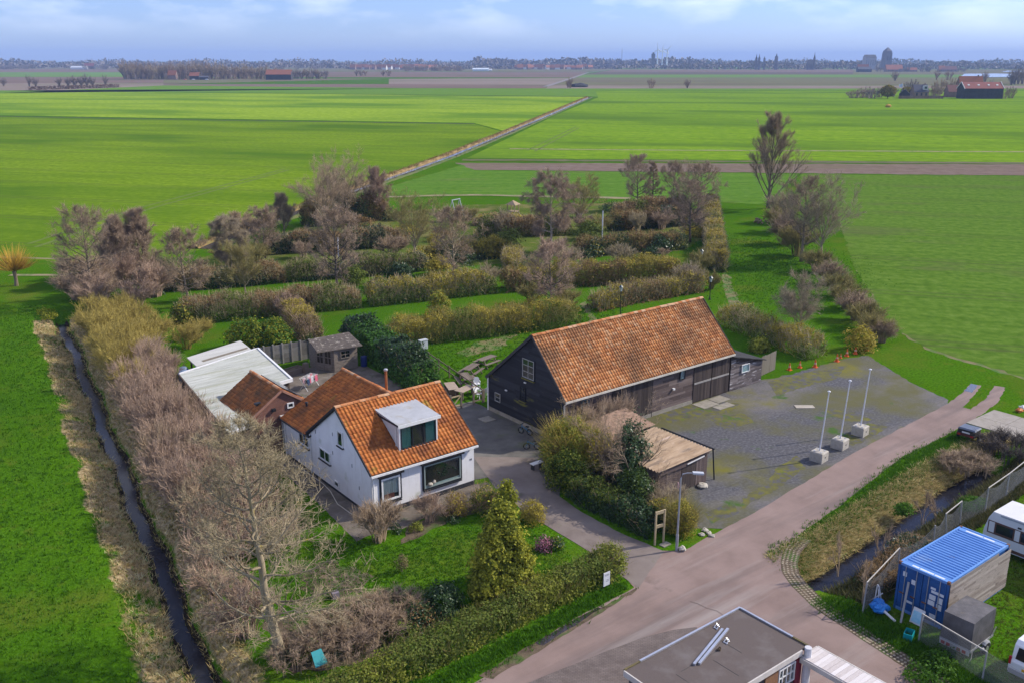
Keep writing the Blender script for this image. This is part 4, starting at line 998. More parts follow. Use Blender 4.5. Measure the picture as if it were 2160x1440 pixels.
for k, (x, y, s) in enumerate(((23.4, 73.4, 1.0), (23.7, 74.3, 0.9))):
    mb = MB(); mb.lathe([(0.4 * s, 0), (0.46 * s, 0.1), (0.46 * s, 1.6), (0.3 * s, 1.75), (0.12 * s, 1.8)], (0, 0, 0), 14); o = mb.build('water_tank', mat('blue_grey_plastic', [(0.10, 0.16, 0.24), (0.14, 0.2, 0.28)], scale=2, rough=0.5))
    o.location = (x, y, 0.0); o.scale = (1, 1, 1.25); tag(o, ('taller' if k == 0 else 'shorter') + ' blue grey round tank beside the pale roof corner', 'tank')
# ------------------------------------------------------------------ the big tarred barn
RB = random.Random(21)
BX0, BX1, BY0, BY1 = 41.15, 59.3, 46.72, 55.6
BRY, BRZ, BFZ, BBZ = 50.2, 7.25, 3.55, 2.75
M_TAR = mat('tarred_planks', [(0.008, 0.009, 0.012), (0.018, 0.019, 0.024), (0.032, 0.034, 0.042)], scale=2.5, rough=0.7, stretch=(1, 0.6, 5), attr=0.45, world=True, mix=[((0.13, 0.125, 0.018), 0.55, 0.62, 0.7, (1, 0.5, 2.6)), ((0.08, 0.065, 0.045), 0.9, 0.64, 0.8, (1, 0.8, 4))], bump=0.3, bscale=20, dist=0.01)
M_OLDPLANK = mat('weathered_planks', [(0.056, 0.039, 0.035), (0.120, 0.087, 0.077), (0.208, 0.162, 0.140)], scale=3, rough=0.85, stretch=(0.8, 1, 7), attr=0.5, world=True, mix=((0.2, 0.175, 0.165), 2.2, 0.62, 0.8, (0.6, 1, 5)), bump=0.4, bscale=25, dist=0.012)
M_DOORWOOD = mat('dark_door_boards', [(0.027, 0.019, 0.018), (0.057, 0.043, 0.038), (0.095, 0.072, 0.060)], scale=3, rough=0.8, stretch=(8, 8, 0.5), attr=0.5, world=True, bump=0.3, bscale=20, dist=0.01)
M_CONC = mat('old_concrete', [(0.22, 0.2, 0.16), (0.32, 0.29, 0.24)], scale=2, rough=0.9, world=True, mix=((0.17, 0.17, 0.08), 1.5, 0.55, 0.75))
barn = thing('tarred_barn', 'large black tarred timber barn with long weathered orange pantile roof', 'barn', (BX0, BY0, 0))
mb = MB(); mb.extrude([(BX0 + 0.03, BY0, 0), (BX0 + 0.03, BY1, 0), (BX0 + 0.03, BY1, BBZ), (BX0 + 0.03, BRY, BRZ - 0.15), (BX0 + 0.03, BY0, BFZ)], (BX1 - BX0 - 0.06, 0, 0)); mb.build('wall', M_DOORWOOD, barn, world=True)
mb = MB(); mb.box(BX0 - 0.06, BX0 + 0.028, BY0 - 0.03, BY1, 0, 0.32); mb.box(BX0 + 0.03, 54.8, BY0 - 0.07, BY0 - 0.002, 0, 0.3); mb.build('footing', M_CONC, barn, world=True)
zz = 0.34
while zz < BRZ - 0.25:
    zb = zz + 0.205
    def yf(z): return BY0 if z < BFZ else BY0 + (z - BFZ) / (BRZ - BFZ) * (BRY - BY0)
    def yb(z): return BY1 if z < BBZ else BY1 - (z - BBZ) / (BRZ - BBZ) * (BY1 - BRY)
    ya0, ya1, yb0, yb1 = yf(zz), yf(zb), yb(zz), yb(zb)
    cut = RB.uniform(0.3, 0.7)
    for (p0, p1, q0, q1) in ((ya0, ya1, ya0 + (yb0 - ya0) * cut, ya1 + (yb1 - ya1) * cut), (ya0 + (yb0 - ya0) * cut, ya1 + (yb1 - ya1) * cut, yb0, yb1)):
        mb = MB(); mb.cr = RB.random(); pr_ = RB.uniform(0, 0.01)
        xo, xi = BX0 - 0.03 - pr_, BX0 + 0.028
        mb.add([(xi, p0, zz), (xi, q0, zz), (xi, q1, zb), (xi, p1, zb), (xo, p0, zz), (xo, q0, zz), (xo + 0.02, q1, zb - 0.006), (xo + 0.02, p1, zb - 0.006)], [(3, 2, 1, 0), (4, 5, 6, 7), (0, 1, 5, 4), (1, 2, 6, 5), (2, 3, 7, 6), (3, 0, 4, 7)])
        mb.build('plank', M_TAR, barn, world=True)
    zz += 0.212
planks_y(barn, BY0, BX0, 45.85, 0.32, BFZ - 0.1, 0.2, M_OLDPLANK, RB, split=1)
planks_y(barn, BY0, 50.15, 54.85, 0.32, BFZ - 0.1, 0.2, M_OLDPLANK, RB, split=2)
def plank_door(x0, x1, z0, z1, y, m=M_DOORWOOD):
    mb = MB(); mb.box(x0, x1, y - 0.02, y, z0, z1); d = mb.build('door', m, barn, world=True)
    boards_y(d, y - 0.022, x0, x1, z0, z1, 0.22, m, RB, thick=0.025)
    return d
plank_door(45.9, 48.0, 0.1, BFZ - 0.12, BY0 - 0.01); plank_door(48.03, 50.1, 0.1, BFZ - 0.12, BY0 - 0.01)
for (a, b) in ((54.92, 56.95), (57.05, 59.15)):
    plank_door(a, b, 1.72, BFZ - 0.12, BY0 - 0.01); plank_door(a, b, 0.06, 1.55, BY0 - 0.01)
    mb = MB(); mb.box(a, b, BY0 - 0.09, BY0 - 0.03, 1.56, 1.7); mb.build('rail', mat('pale_rail', [(0.26, 0.24, 0.22), (0.36, 0.34, 0.31)], scale=3, rough=0.8), barn, world=True)
mb = MB(); mb.box(56.96, 57.04, BY0 - 0.1, BY0 - 0.01, 0, 1.7); mb.box(54.84, 54.91, BY0 - 0.08, BY0, 0, BFZ - 0.1); mb.box(50.08, 50.15, BY0 - 0.08, BY0, 0, BFZ - 0.1); mb.build('post', MATS['pale_rail'] if False else M_DOORWOOD, barn, world=True)
# roof
FE = BY0 - 0.3; FEZ = BFZ - 0.3 * (BRZ - BFZ) / (BRY - BY0); BE = BY1 + 0.2; BEZ = BBZ - 0.2 * (BRZ - BBZ) / (BY1 - BRY)
A0, A1 = BX0 - 0.12, BX1 + 0.15
mb = MB(); deck(mb, (A0, FE, FEZ + 0.12), (A1, FE, FEZ + 0.12), (A1, BRY, BRZ), (A0, BRY, BRZ), 0.1); deck(mb, (A0, BRY, BRZ), (A1, BRY, BRZ), (A1, BE, BEZ + 0.1), (A0, BE, BEZ + 0.1), 0.1)
broof = mb.build('roof', M_TAR, barn, world=True)
sl_ = math.hypot(BRY - FE, BRZ - FEZ - 0.12)
tile_roof(broof, (A0, FE, FEZ + 0.12), (1, 0, 0), (0, BRY - FE, BRZ - FEZ - 0.12), A1 - A0, sl_, 0.25, 0.285, T_BARN, 300, None, 22, 0.07)
sb_ = math.hypot(BE - BRY, BRZ - BEZ - 0.1)
tile_roof(broof, (A1, BE, BEZ + 0.1), (-1, 0, 0), (0, BRY - BE, BRZ - BEZ - 0.1), A1 - A0, sb_, 0.25, 0.285, T_BARN, 0, None, 23, 0.07)
ridge_tiles(broof, (A0, BRY, BRZ + 0.03), (A1, BRY, BRZ + 0.03), seed=24, r=0.15)
M_TV = mat('tar_verge', [(0.03, 0.03, 0.033), (0.055, 0.05, 0.048)], rough=0.8)
for (xa, ye, ze, hh_) in ((A0 - 0.03, FE, FEZ + 0.1, 0.18), (A0 - 0.03, BE, BEZ + 0.08, 0.22), (A1 + 0.03, FE, FEZ + 0.1, 0.18)):
    mb = MB(); mb.bar((xa, ye, ze), (xa, BRY, BRZ + 0.04), 0.05, hh_); mb.build('verge', M_TV, broof, world=True)
mb = MB(); mb.bar((A0, FE - 0.05, FEZ + 0.05), (A1, FE - 0.05, FEZ + 0.05), 0.12, 0.13); g_ = mb.build('gutter', M_CREAMGUT, barn, world=True)
mb = MB(); mb.tube([(BX0 - 0.02, FE - 0.02, FEZ), (BX0 - 0.02, BY0 - 0.1, FEZ - 0.25), (BX0 - 0.02, BY0 - 0.1, 0)], 0.055, 8); mb.build('downpipe', M_CREAMGUT, barn, world=True)
mb = MB(); mb.tube([(BX0 - 0.08, BY1 + 0.02, BBZ + 0.05), (BX0 - 0.08, BY1 + 0.02, 0)], 0.06, 8); mb.build('downpipe', M_WPAINT, barn, world=True)
# gable windows and small wall lights
M_GREYFR = mat('grey_frame', [(0.25, 0.24, 0.22), (0.36, 0.35, 0.33)], scale=4, rough=0.7)
XW = BX0 - 0.035
window(barn, 'x', XW, 49.97, 51.3, 3.95, 5.4, -1, M_GREYFR, 0.05, (0.5,), (0.33, 0.67), sill=mat('mossy_sill', [(0.14, 0.13, 0.03)], rough=0.9), trim=M_TAR, tw=0.07)
window(barn, 'x', XW, 54.05, 54.72, 1.05, 1.75, -1, M_GREYFR, 0.05, (), (0.5,))
window(barn, 'x', XW, 50.95, 51.6, 2.0, 3.1, -1, M_TAR, 0.05, (0.33, 0.67), (0.2, 0.4, 0.6, 0.8), sill=MATS['mossy_sill'])
mb = MB(); mb.box(XW - 0.1, XW - 0.003, 50.9, 51.1, 3.5, 3.58); mb.box(XW - 0.1, XW - 0.003, 53.2, 53.4, 2.25, 2.33); mb.build('wall_light', M_WPAINT, barn, world=True)
window(barn, 'y', BY0 - 0.045, 53.15, 53.75, 2.35, 3.35, -1, M_TAR, 0.05, (), (), room=mat('pale_blue_board', [(0.16, 0.22, 0.25), (0.24, 0.3, 0.32)], rough=0.6))
window(barn, 'y', BY0 - 0.045, 42.75, 43.5, 1.9, 3.0, -1, mat('blue_grey_slats', [(0.09, 0.14, 0.16)], rough=0.6), 0.06, (0.5,), (0.2, 0.4, 0.6, 0.8))
for (x, z) in ((52.3, 3.25), (52.35, 1.7)):
    mb = MB(); mb.box(x, x + 0.2, BY0 - 0.2, BY0 - 0.05, z, z + 0.14); mb.build('wall_light', M_WPAINT, barn, world=True)
mb = MB()
for (x0, x1, y0, y1) in ((54.6, 56.4, 45.2, 46.5), (56.5, 58.0, 45.4, 46.5), (55.4, 57.2, 44.3, 45.1)): mb.box(x0, x1, y0, y1, 0, 0.04)
mb.build('threshold_slab', M_CONC, barn, world=True)
# lean-to on the right end
lean = thing('lean_to_shed', 'weathered plank lean-to with a small pale window at the right end of the tarred barn', 'shed', (59.4, 46.75, 0))
LX0, LX1, LY0, LY1 = 59.4, 63.55, 46.7, 50.2
mb = MB(); mb.extrude([(LX0, LY0 + 0.01, 0), (LX1, LY0 + 0.01, 0), (LX1, LY0 + 0.01, 1.95), (LX0, LY0 + 0.01, 3.0)], (0, LY1 - LY0, 0)); mb.build('wall', M_DOORWOOD, lean, world=True)
M_PEEL = mat('peeling_planks', [(0.052, 0.041, 0.040), (0.117, 0.096, 0.092), (0.221, 0.188, 0.180)], scale=3, rough=0.85, stretch=(0.8, 1, 6), attr=0.5, world=True, mix=((0.48, 0.45, 0.44), 1.8, 0.58, 0.68, (0.8, 1, 3)), bump=0.4, bscale=25, dist=0.012)
planks_y(lean, LY0, LX0, LX1, 0.05, 3.0, 0.16, M_PEEL, RB, split=2, slope=lambda x: 3.0 - (x - LX0) / (LX1 - LX0) * 1.05)
mb = MB(); mb.extrude([(LX0 - 0.05, LY0 - 0.25, 3.03), (LX1 + 0.25, LY0 - 0.25, 1.9), (LX1 + 0.25, LY1, 1.9), (LX0 - 0.05, LY1, 3.03)], (0, 0, 0.08)); mb.build('roof', mat('tar_felt', [(0.02, 0.02, 0.021), (0.05, 0.048, 0.046)], scale=2, rough=0.9), lean, world=True)
window(lean, 'y', LY0 - 0.05, 60.75, 61.75, 1.35, 2.05, -1, M_WPAINT, 0.05, (), (), room=mat('frosted_sheet', [(0.35, 0.45, 0.46), (0.55, 0.64, 0.65)], scale=3, rough=0.4))
# picket screen
pk = thing('picket_screen', 'short tall screen of grey vertical slats beside the lean-to', 'fence', (64.8, 47.6, 0))
for i in range(17):
    t = i / 16; x = 64.6 + 2.4 * t; y = 47.5 + 0.35 * t; mb = MB(); mb.cr = RB.random(); mb.box(x - 0.05, x + 0.05, y - 0.012, y + 0.012, 0.05, 1.78 + RB.uniform(-0.04, 0.04)); mb.build('slat', mat('grey_slats', [(0.2, 0.165, 0.12), (0.3, 0.26, 0.2)], scale=3, rough=0.85, attr=0.5, stretch=(4, 4, 0.5)), pk, world=True)
for z in (0.45, 1.4):
    mb = MB(); mb.bar((64.55, 47.54, z), (67.05, 47.89, z), 0.04, 0.08); mb.build('rail', MATS['grey_slats'], pk, world=True)

# ------------------------------------------------------------------ old sheds by the driveway
M_RUSTSH = mat('old_clay_sheet', [(0.27, 0.185, 0.115), (0.37, 0.265, 0.17), (0.45, 0.335, 0.23)], scale=1.5, rough=0.85, stretch=(0.5, 3, 1), world=True, mix=[((0.2, 0.15, 0.11), 1.2, 0.54, 0.7), ((0.55, 0.42, 0.34), 0.8, 0.6, 0.75)])
old = thing('old_shed', 'old dark plank shed with pinkish corrugated roof behind the street lamp', 'shed', (39.9, 36.3, 0))
mb = MB(); mb.box(39.95, 44.45, 36.35, 40.9, 0, 2.02); mb.build('wall', M_DOORWOOD, old, world=True)
boards_y(old, 36.34, 39.9, 42.0, 0.0, 1.75, 0.19, M_OLDPLANK, RB, zj=0.04)
boards_y(old, 36.34, 42.05, 43.35, 0.05, 1.85, 0.2, M_DOORWOOD, RB, zj=0.06)
boards_y(old, 36.33, 43.4, 44.45, 0.02, 1.9, 0.17, M_OLDPLANK, RB, zj=0.06)
boards_x(old, 44.46, 36.35, 40.9, 0, 2.0, 0.2, M_OLDPLANK, RB, out=1)
boards_x(old, 39.94, 36.35, 40.9, 0, 1.95, 0.2, M_OLDPLANK, RB, out=-1)
mb = MB(); mb.box(39.88, 42.3, 36.2, 36.29, 1.72, 2.02); mb.bar((42.3, 36.24, 1.9), (44.5, 36.24, 2.12), 0.06, 0.14); mb.build('lintel', M_OLDPLANK, old, world=True)
mb = MB(); mb.bar((42.4, 36.18, 1.86), (44.0, 36.18, 2.0), 0.04, 0.07); mb.build('pale_batten', M_WPAINT, old, world=True)
wave_patch('roof_sheet', [(39.6, 36.05, 2.1), (44.55, 36.05, 2.32), (44.55, 41.1, 2.32), (39.6, 41.1, 2.1)], 19, M_RUSTSH, old, 0.055)
mb = MB(); mb.tube([(45.15, 36.2, 0), (44.95, 36.3, 2.2)], 0.05, 6); mb.tube([(45.1, 40.5, 0), (44.95, 40.5, 2.25)], 0.05, 6); mb.bar((44.9, 36.15, 2.24), (44.9, 40.8, 2.24), 0.08); mb.build('post', M_TAR, old, world=True)
mb = MB(); mb.box(44.6, 45.0, 36.9, 39.5, 0, 0.9); mb.box(44.6, 44.9, 37.2, 38.6, 0.9, 1.4); mb.build('stored_timber', M_TAR, old, world=True)
rear = thing('rear_shed', 'low shed with broken pinkish tile roof between the old shed and the barn', 'shed', (41, 42, 0))
mb = MB(); mb.box(40.6, 45.0, 41.95, 44.3, 0, 1.9); mb.build('wall', M_DOORWOOD, rear, world=True)
boards_x(rear, 45.01, 41.95, 44.3, 0, 1.98, 0.2, M_OLDPLANK, RB, out=1)
wave_patch('roof_sheet', [(40.4, 41.7, 1.95), (45.25, 41.7, 2.12), (45.25, 44.7, 2.5), (40.4, 44.7, 2.3)], 14, mat('brown_clay_tiles', [(0.21, 0.13, 0.085), (0.31, 0.2, 0.135), (0.38, 0.26, 0.18)], scale=4, rough=0.85, world=True, mix=((0.14, 0.10, 0.07), 3, 0.5, 0.66)), rear, 0.035)

# ------------------------------------------------------------------ hut at the bottom edge
hut = thing('flat_roofed_hut', 'flat grey felt roofed hut with aluminium edge at the road junction', 'hut', (23.4, 19.05, 0))
HX0, HX1, HY0, HY1, HZ = 23.45, 30.65, 19.1, 22.65, 2.86
mb = MB(); mb.box(HX0 + 0.15, HX1 - 0.12, HY0 + 0.12, HY1 - 0.12, 0, HZ - 0.1); mb.build('wall', mat('hut_wall', [(0.05, 0.045, 0.05), (0.09, 0.08, 0.085)], scale=2, rough=0.8), hut, world=True)
mb = MB(); mb.box(HX0, HX1, HY0, HY1, HZ - 0.1, HZ)
M_FELT = mat('roof_felt', [(0.10, 0.08, 0.07), (0.125, 0.10, 0.09)], scale=30, rough=0.95, world=True, mix=[((0.155, 0.135, 0.126), 0.8, 0.5, 0.75), ((0.085, 0.072, 0.066), 0.35, 0.56, 0.72)])
hr = mb.build('roof', M_FELT, hut, world=True)
for (x0, x1, y0, y1) in ((24.9, 24.915, HY0 + 0.1, 21.2), (26.8, 26.815, 19.6, 20.9), (28.1, 28.115, 20.5, 22.0), (25.2, 27.6, 21.2, 21.215)):
    mb = MB(); mb.box(x0, x1, y0, y1, HZ + 0.001, HZ + 0.008); mb.build('felt_seam', mat('felt_seam', [(0.07, 0.068, 0.064)], rough=0.95), hr, world=True)
mb = MB(); mb.box(HX0 + 0.9, HX1 + 0.05, HY1 - 0.02, HY1 + 0.07, HZ - 0.14, HZ + 0.07); mb.box(HX1 - 0.02, HX1 + 0.07, HY0 + 0.75, HY1 - 0.021, HZ - 0.14, HZ + 0.07); mb.build('roof_edge', M_ALU, hut, world=True)
mb = MB(); mb.box(HX1 - 0.02, HX1 + 0.07, HY0, HY0 + 0.748, HZ - 0.14, HZ + 0.06); mb.box(HX0, HX0 + 0.898, HY1 - 0.02, HY1 + 0.06, HZ - 0.14, HZ + 0.05); mb.build('bare_edge', mat('mossy_edge', [(0.09, 0.075, 0.045), (0.16, 0.13, 0.05)], scale=5, rough=0.9), hut, world=True)
mb = MB(); mb.box(HX0, HX1 - 0.4, HY0 - 0.06, HY0 - 0.001, HZ - 0.24, HZ + 0.01); mb.box(HX0 - 0.06, HX0 - 0.001, HY0 - 0.06, HY1, HZ - 0.24, HZ + 0.02); mb.build('fascia', mat('cream_fascia', [(0.45, 0.41, 0.36), (0.58, 0.54, 0.49)], scale=2, rough=0.7), hut, world=True)
window(hut, 'y', HY0 + 0.12, 28.9, 30.0, 1.5, 2.4, -1, M_WPAINT, 0.06, (0.25, 0.5, 0.75), (0.5,))
mb = MB(); mb.box(30.05, 30.45, HY0 + 0.05, HY0 + 0.118, 0.3, 2.4); mb.build('red_panel', mat('red_paint', [(0.2, 0.02, 0.04)], rough=0.5), hut, world=True)
mb = MB(); mb.box(28.0, 28.85, HY0 + 0.06, HY0 + 0.118, 0.2, 2.5); mb.build('brown_shutter', mat('shutter_wood', [(0.2, 0.1, 0.05), (0.28, 0.15, 0.08)], scale=5, stretch=(5, 1, 1), rough=0.7), hut, world=True)
gut = thing('spare_gutter', 'two aluminium gutter lengths lying on the grey felt roof', 'gutter', (27, 21.6, HZ))
for (a, b) in (((25.9, 21.15), (28.75, 22.05)), ((26.1, 21.05), (28.95, 21.92))):
    mb = MB(); mb.bar((a[0], a[1], HZ + 0.05), (b[0], b[1], HZ + 0.05), 0.11, 0.09); mb.build('gutter_length', M_ALU, gut, world=True)
for (x, y, n) in ((28.7, 22.3, 'roof clamp nearest the back edge of the felt roof'), (28.2, 21.35, 'roof clamp beside the spare gutters on the felt roof')):
    mb = MB(); mb.bar((-0.13, -0.08, 0.01), (0.13, 0.0, 0.1), 0.04); mb.bar((-0.13, 0.08, 0.01), (0.13, 0.12, 0.1), 0.04); mb.bar((0.1, -0.02, 0.02), (0.1, 0.14, 0.12), 0.04); mb.bar((-0.1, -0.1, 0.02), (-0.1, 0.1, 0.02), 0.04)
    o = mb.build('roof_clamp', M_ALU); o.location = (x, y, HZ); tag(o, 'small aluminium ' + n, 'clamp')
mb = MB(); mb.ball((0, 0, 0.05), 0.09, 7, 5, 0.3, 0.6); mb.ball((0.12, 0.05, 0.05), 0.06, 7, 5, 0.3, 0.7); o = mb.build('debris', mat('brown_debris', [(0.07, 0.05, 0.03)], rough=0.9)); o.location = (27.5, 21.2, HZ); tag(o, 'clump of brown debris beside the spare gutters', 'debris')
can = thing('white_canopy', 'narrow white boarded canopy running from the hut corner', 'canopy', (31, 17, 0))
for i in range(26):
    y = 13.9 + i * 0.2; mb = MB(); mb.cr = RB.random(); mb.box(30.25, 31.4, y, y + 0.19, 2.5, 2.53 + RB.uniform(0, 0.008)); mb.build('board', mat('peeling_white', [(0.42, 0.36, 0.33), (0.58, 0.53, 0.5), (0.68, 0.64, 0.62)], scale=4, rough=0.8, attr=0.4, stretch=(1, 5, 1)), can, world=True)
mb = MB(); mb.box(30.18, 30.24, 13.9, 19.1, 2.28, 2.5); mb.box(31.41, 31.47, 13.9, 19.1, 2.3, 2.54); mb.box(30.25, 31.4, 19.1, 19.14, 2.3, 2.54); mb.build('fascia', MATS['cream_fascia'], can, world=True)
mb = MB(); mb.tube([(30.45, 18.85, 0), (30.5, 18.95, 1.6), (30.5, 18.95, 2.95)], [0.15, 0.17, 0.15], 10); mb.build('post', mat('white_wrapped_post', [(0.5, 0.49, 0.5), (0.65, 0.64, 0.65)], scale=3, rough=0.7), can, world=True)
mb = MB(); mb.box(30.5, 31.3, 13.9, 18.7, 0.02, 0.06); mb.build('floor', mat('straw_floor', [(0.28, 0.22, 0.13)], rough=0.9), can, world=True)
bn = thing('litter_bin', 'black round bin with a white label under the canopy', 'bin', (30.75, 17.9, 0.06))
mb = MB(); mb.lathe([(0.2, 0), (0.26, 0.6), (0.28, 0.62), (0.28, 0.66), (0.2, 0.72)], (0, 0, 0), 14); mb.build('body', mat('black_plastic', [(0.012, 0.012, 0.014)], rough=0.4), bn)
mb = MB(); mb.box(-0.29, -0.27, -0.08, 0.08, 0.25, 0.42); mb.build('label', M_WPAINT, bn)

# ------------------------------------------------------------------ garden summer house, concrete panel fence
summer = thing('summer_house', 'small grey timber summer house with corner doors and mossy felt roof', 'shed', (36, 72, 0))
M_GREYWOOD = mat('grey_timber', [(0.13, 0.105, 0.085), (0.2, 0.165, 0.135), (0.26, 0.22, 0.185)], scale=3, rough=0.85, stretch=(1, 1, 6), world=True, mix=((0.10, 0.11, 0.05), 1.2, 0.58, 0.75))
mb = MB(); mb.prism([(35.0, 73.2), (35.85, 71.35), (38.2, 71.35), (38.2, 74.4), (35.0, 74.4)], 0, 2.05); mb.build('wall', M_GREYWOOD, summer, world=True)
mb = MB(); mb.extrude([(35.0, 73.2, 2.05), (35.0, 74.4, 2.05), (35.0, 73.4, 2.5)], (3.2, 0, 0)); mb.build('gable', M_GREYWOOD, summer, world=True)
planks_y(summer, 71.345, 35.88, 38.2, 0.05, 2.0, 0.15, M_GREYWOOD, RB, thick=0.02)
window(summer, 'y', 71.31, 36.5, 37.45, 1.15, 1.85, -1, M_GREYWOOD, 0.06, (0.5,), (0.5,))
mb = MB(); mb.extrude([(34.35, 71.45, 2.12), (38.5, 70.95, 2.08), (38.5, 73.3, 2.72), (34.5, 73.45, 2.72)], (0, 0, 0.06)); mb.extrude([(34.5, 73.45, 2.72), (38.5, 73.3, 2.72), (38.5, 75.0, 2.08), (34.8, 75.0, 2.08)], (0, 0, 0.06))
mb.build('roof', mat('mossy_felt', [(0.06, 0.05, 0.042), (0.12, 0.10, 0.085)], scale=3, rough=0.95, mix=((0.27, 0.24, 0.2), 3.5, 0.56, 0.66)), summer, world=True)
mb = MB(); mb.bar((34.33, 71.42, 2.12), (38.5, 70.92, 2.08), 0.04, 0.12); mb.build('fascia', M_GREYWOOD, summer, world=True)
dv = Vector((0.85, -1.85, 0)).normalized(); dn = Vector((-1.85, -0.85, 0)).normalized()
for k in range(2):
    o0 = Vector((35.0, 73.2, 0)) + dv * (0.15 + k * 0.88) + dn * 0.01; mb = MB()
    for (u0, u1, z0, z1) in ((0, 0.1, 0.05, 1.95), (0.74, 0.84, 0.05, 1.95), (0.1, 0.74, 0.05, 0.7), (0.1, 0.74, 1.85, 1.95), (0.39, 0.45, 0.7, 1.85), (0.1, 0.74, 1.25, 1.31)):
        mb.extrude([tuple(o0 + dv * u0 + Vector((0, 0, z0))), tuple(o0 + dv * u1 + Vector((0, 0, z0))), tuple(o0 + dv * u1 + Vector((0, 0, z1))), tuple(o0 + dv * u0 + Vector((0, 0, z1)))], tuple(dn * 0.05))
    d = mb.build('door', M_GREYWOOD, summer, world=True)
    mb = MB(); mb.extrude([tuple(o0 + dv * 0.1 + Vector((0, 0, 0.7))), tuple(o0 + dv * 0.74 + Vector((0, 0, 0.7))), tuple(o0 + dv * 0.74 + Vector((0, 0, 1.85))), tuple(o0 + dv * 0.1 + Vector((0, 0, 1.85)))], tuple(dn * 0.012)); mb.build('pane', glass('shed_glass', (0.05, 0.04, 0.03), 0.15), d, world=True)
M_PANEL = mat('grey_concrete_panel', [(0.15, 0.135, 0.12), (0.2, 0.185, 0.165), (0.25, 0.235, 0.21)], scale=2, rough=0.9, objrand=0.4, world=True, mix=((0.12, 0.12, 0.075), 1.2, 0.56, 0.75))
cf = thing('concrete_fence', 'grey concrete panel fence between the pale roofs and the summer house', 'fence', (30, 76, 0))
fa = Vector(P(536, 736, 1.75)); fb = Vector(P(652, 718, 1.75)); nb = 6
for i in range(nb + 1):
    p = fa.lerp(fb, i / nb); mb = MB(); mb.box(p.x - 0.07, p.x + 0.07, p.y - 0.07, p.y + 0.07, 0, 1.9); mb.build('post', M_PANEL, cf, world=True)
    if i < nb:
        p2 = fa.lerp(fb, (i + 1) / nb); d = (p2 - p).normalized() * 0.08
        for k in range(4):
            mb = MB(); a = p + d; b = p2 - d; z = 0.05 + k * 0.44 + 0.21; mb.bar((a.x, a.y, z), (b.x, b.y, z), 0.05, 0.42); mb.build('panel', M_PANEL, cf, world=True)
# ------------------------------------------------------------------ vegetation builders
def bark(name, c, lichen=None, rough=0.9):
    cols = [tuple(q * 0.6 for q in c), c, tuple(min(1, q * 1.4) for q in c)]
    return mat(name, cols, scale=4, rough=rough, attr=0.5, stretch=(1, 1, 0.4), mix=(lichen, 1.8, 0.56, 0.7) if lichen else None)
def _rot(d, ang, az):
    d = Vector(d).normalized(); h = Vector((0, 0, 1)) if abs(d.z) < 0.9 else Vector((1, 0, 0))
    a = d.cross(h).normalized(); b = d.cross(a)
    return d * math.cos(ang) + (a * math.cos(az) + b * math.sin(az)) * math.sin(ang)
STY = {
 'gnarl':  dict(tf=1.0, start=0.16, np_=44, el=(-6, 38), pl=0.42, shape=lambda t: (1.05 - t) ** 0.6, wig=0.36, trop=0.06, ns=(9, 4), rat=(0.42, 0.45), ang=(0.5, 1.0), tw=2, tl=(0.12, 0.4), r=0.012, twr=0.009),
 'alder':  dict(tf=1.0, start=0.22, np_=30, el=(5, 50), pl=0.34, shape=lambda t: 0.35 + 0.9 * math.sin(math.pi * (0.12 + 0.86 * t)), wig=0.2, trop=0.08, ns=(6, 3), rat=(0.45, 0.45), ang=(0.4, 0.9), tw=3, tl=(0.25, 0.7), r=0.022, twr=0.0125),
 'round':  dict(tf=0.42, start=0.5, np_=11, el=(30, 75), pl=0.62, shape=lambda t: 0.85 + 0.15 * t, wig=0.2, trop=0.06, ns=(9, 4), rat=(0.5, 0.45), ang=(0.35, 0.8), tw=4, tl=(0.3, 0.75), r=0.022, twr=0.0125),
 'sparse': dict(tf=0.35, start=0.4, np_=10, el=(15, 70), pl=0.62, shape=lambda t: 0.85 + 0.15 * t, wig=0.3, trop=0.05, ns=(6, 3), rat=(0.5, 0.5), ang=(0.35, 0.9), tw=3, tl=(0.2, 0.5), r=0.02, twr=0.007),
 'birch':  dict(tf=1.0, start=0.3, np_=22, el=(25, 60), pl=0.33, shape=lambda t: 0.5 + 0.5 * math.sin(math.pi * (0.1 + 0.8 * t)), wig=0.2, trop=-0.09, ns=(7, 4), rat=(0.55, 0.5), ang=(0.3, 0.8), tw=9, tl=(0.3, 0.8), r=0.02, twr=0.010, tdroop=-0.5),
 'poplar': dict(tf=0.9, start=0.05, np_=30, el=(46, 78), pl=0.6, shape=lambda t: 1.0 - 0.7 * t, wig=0.13, trop=0.07, ns=(8, 3), rat=(0.4, 0.4), ang=(0.25, 0.6), tw=5, tl=(0.3, 0.8), r=0.018, twr=0.013),
 'spruce': dict(tf=1.0, start=0.1, np_=46, el=(-5, 25), pl=0.2, shape=lambda t: (1.05 - t) ** 0.9 + 0.12, wig=0.1, trop=0.0, ns=(5, 0), rat=(0.4, 0.4), ang=(0.5, 1.0), tw=8, tl=(0.2, 0.4), r=0.016, twr=0.013),
}
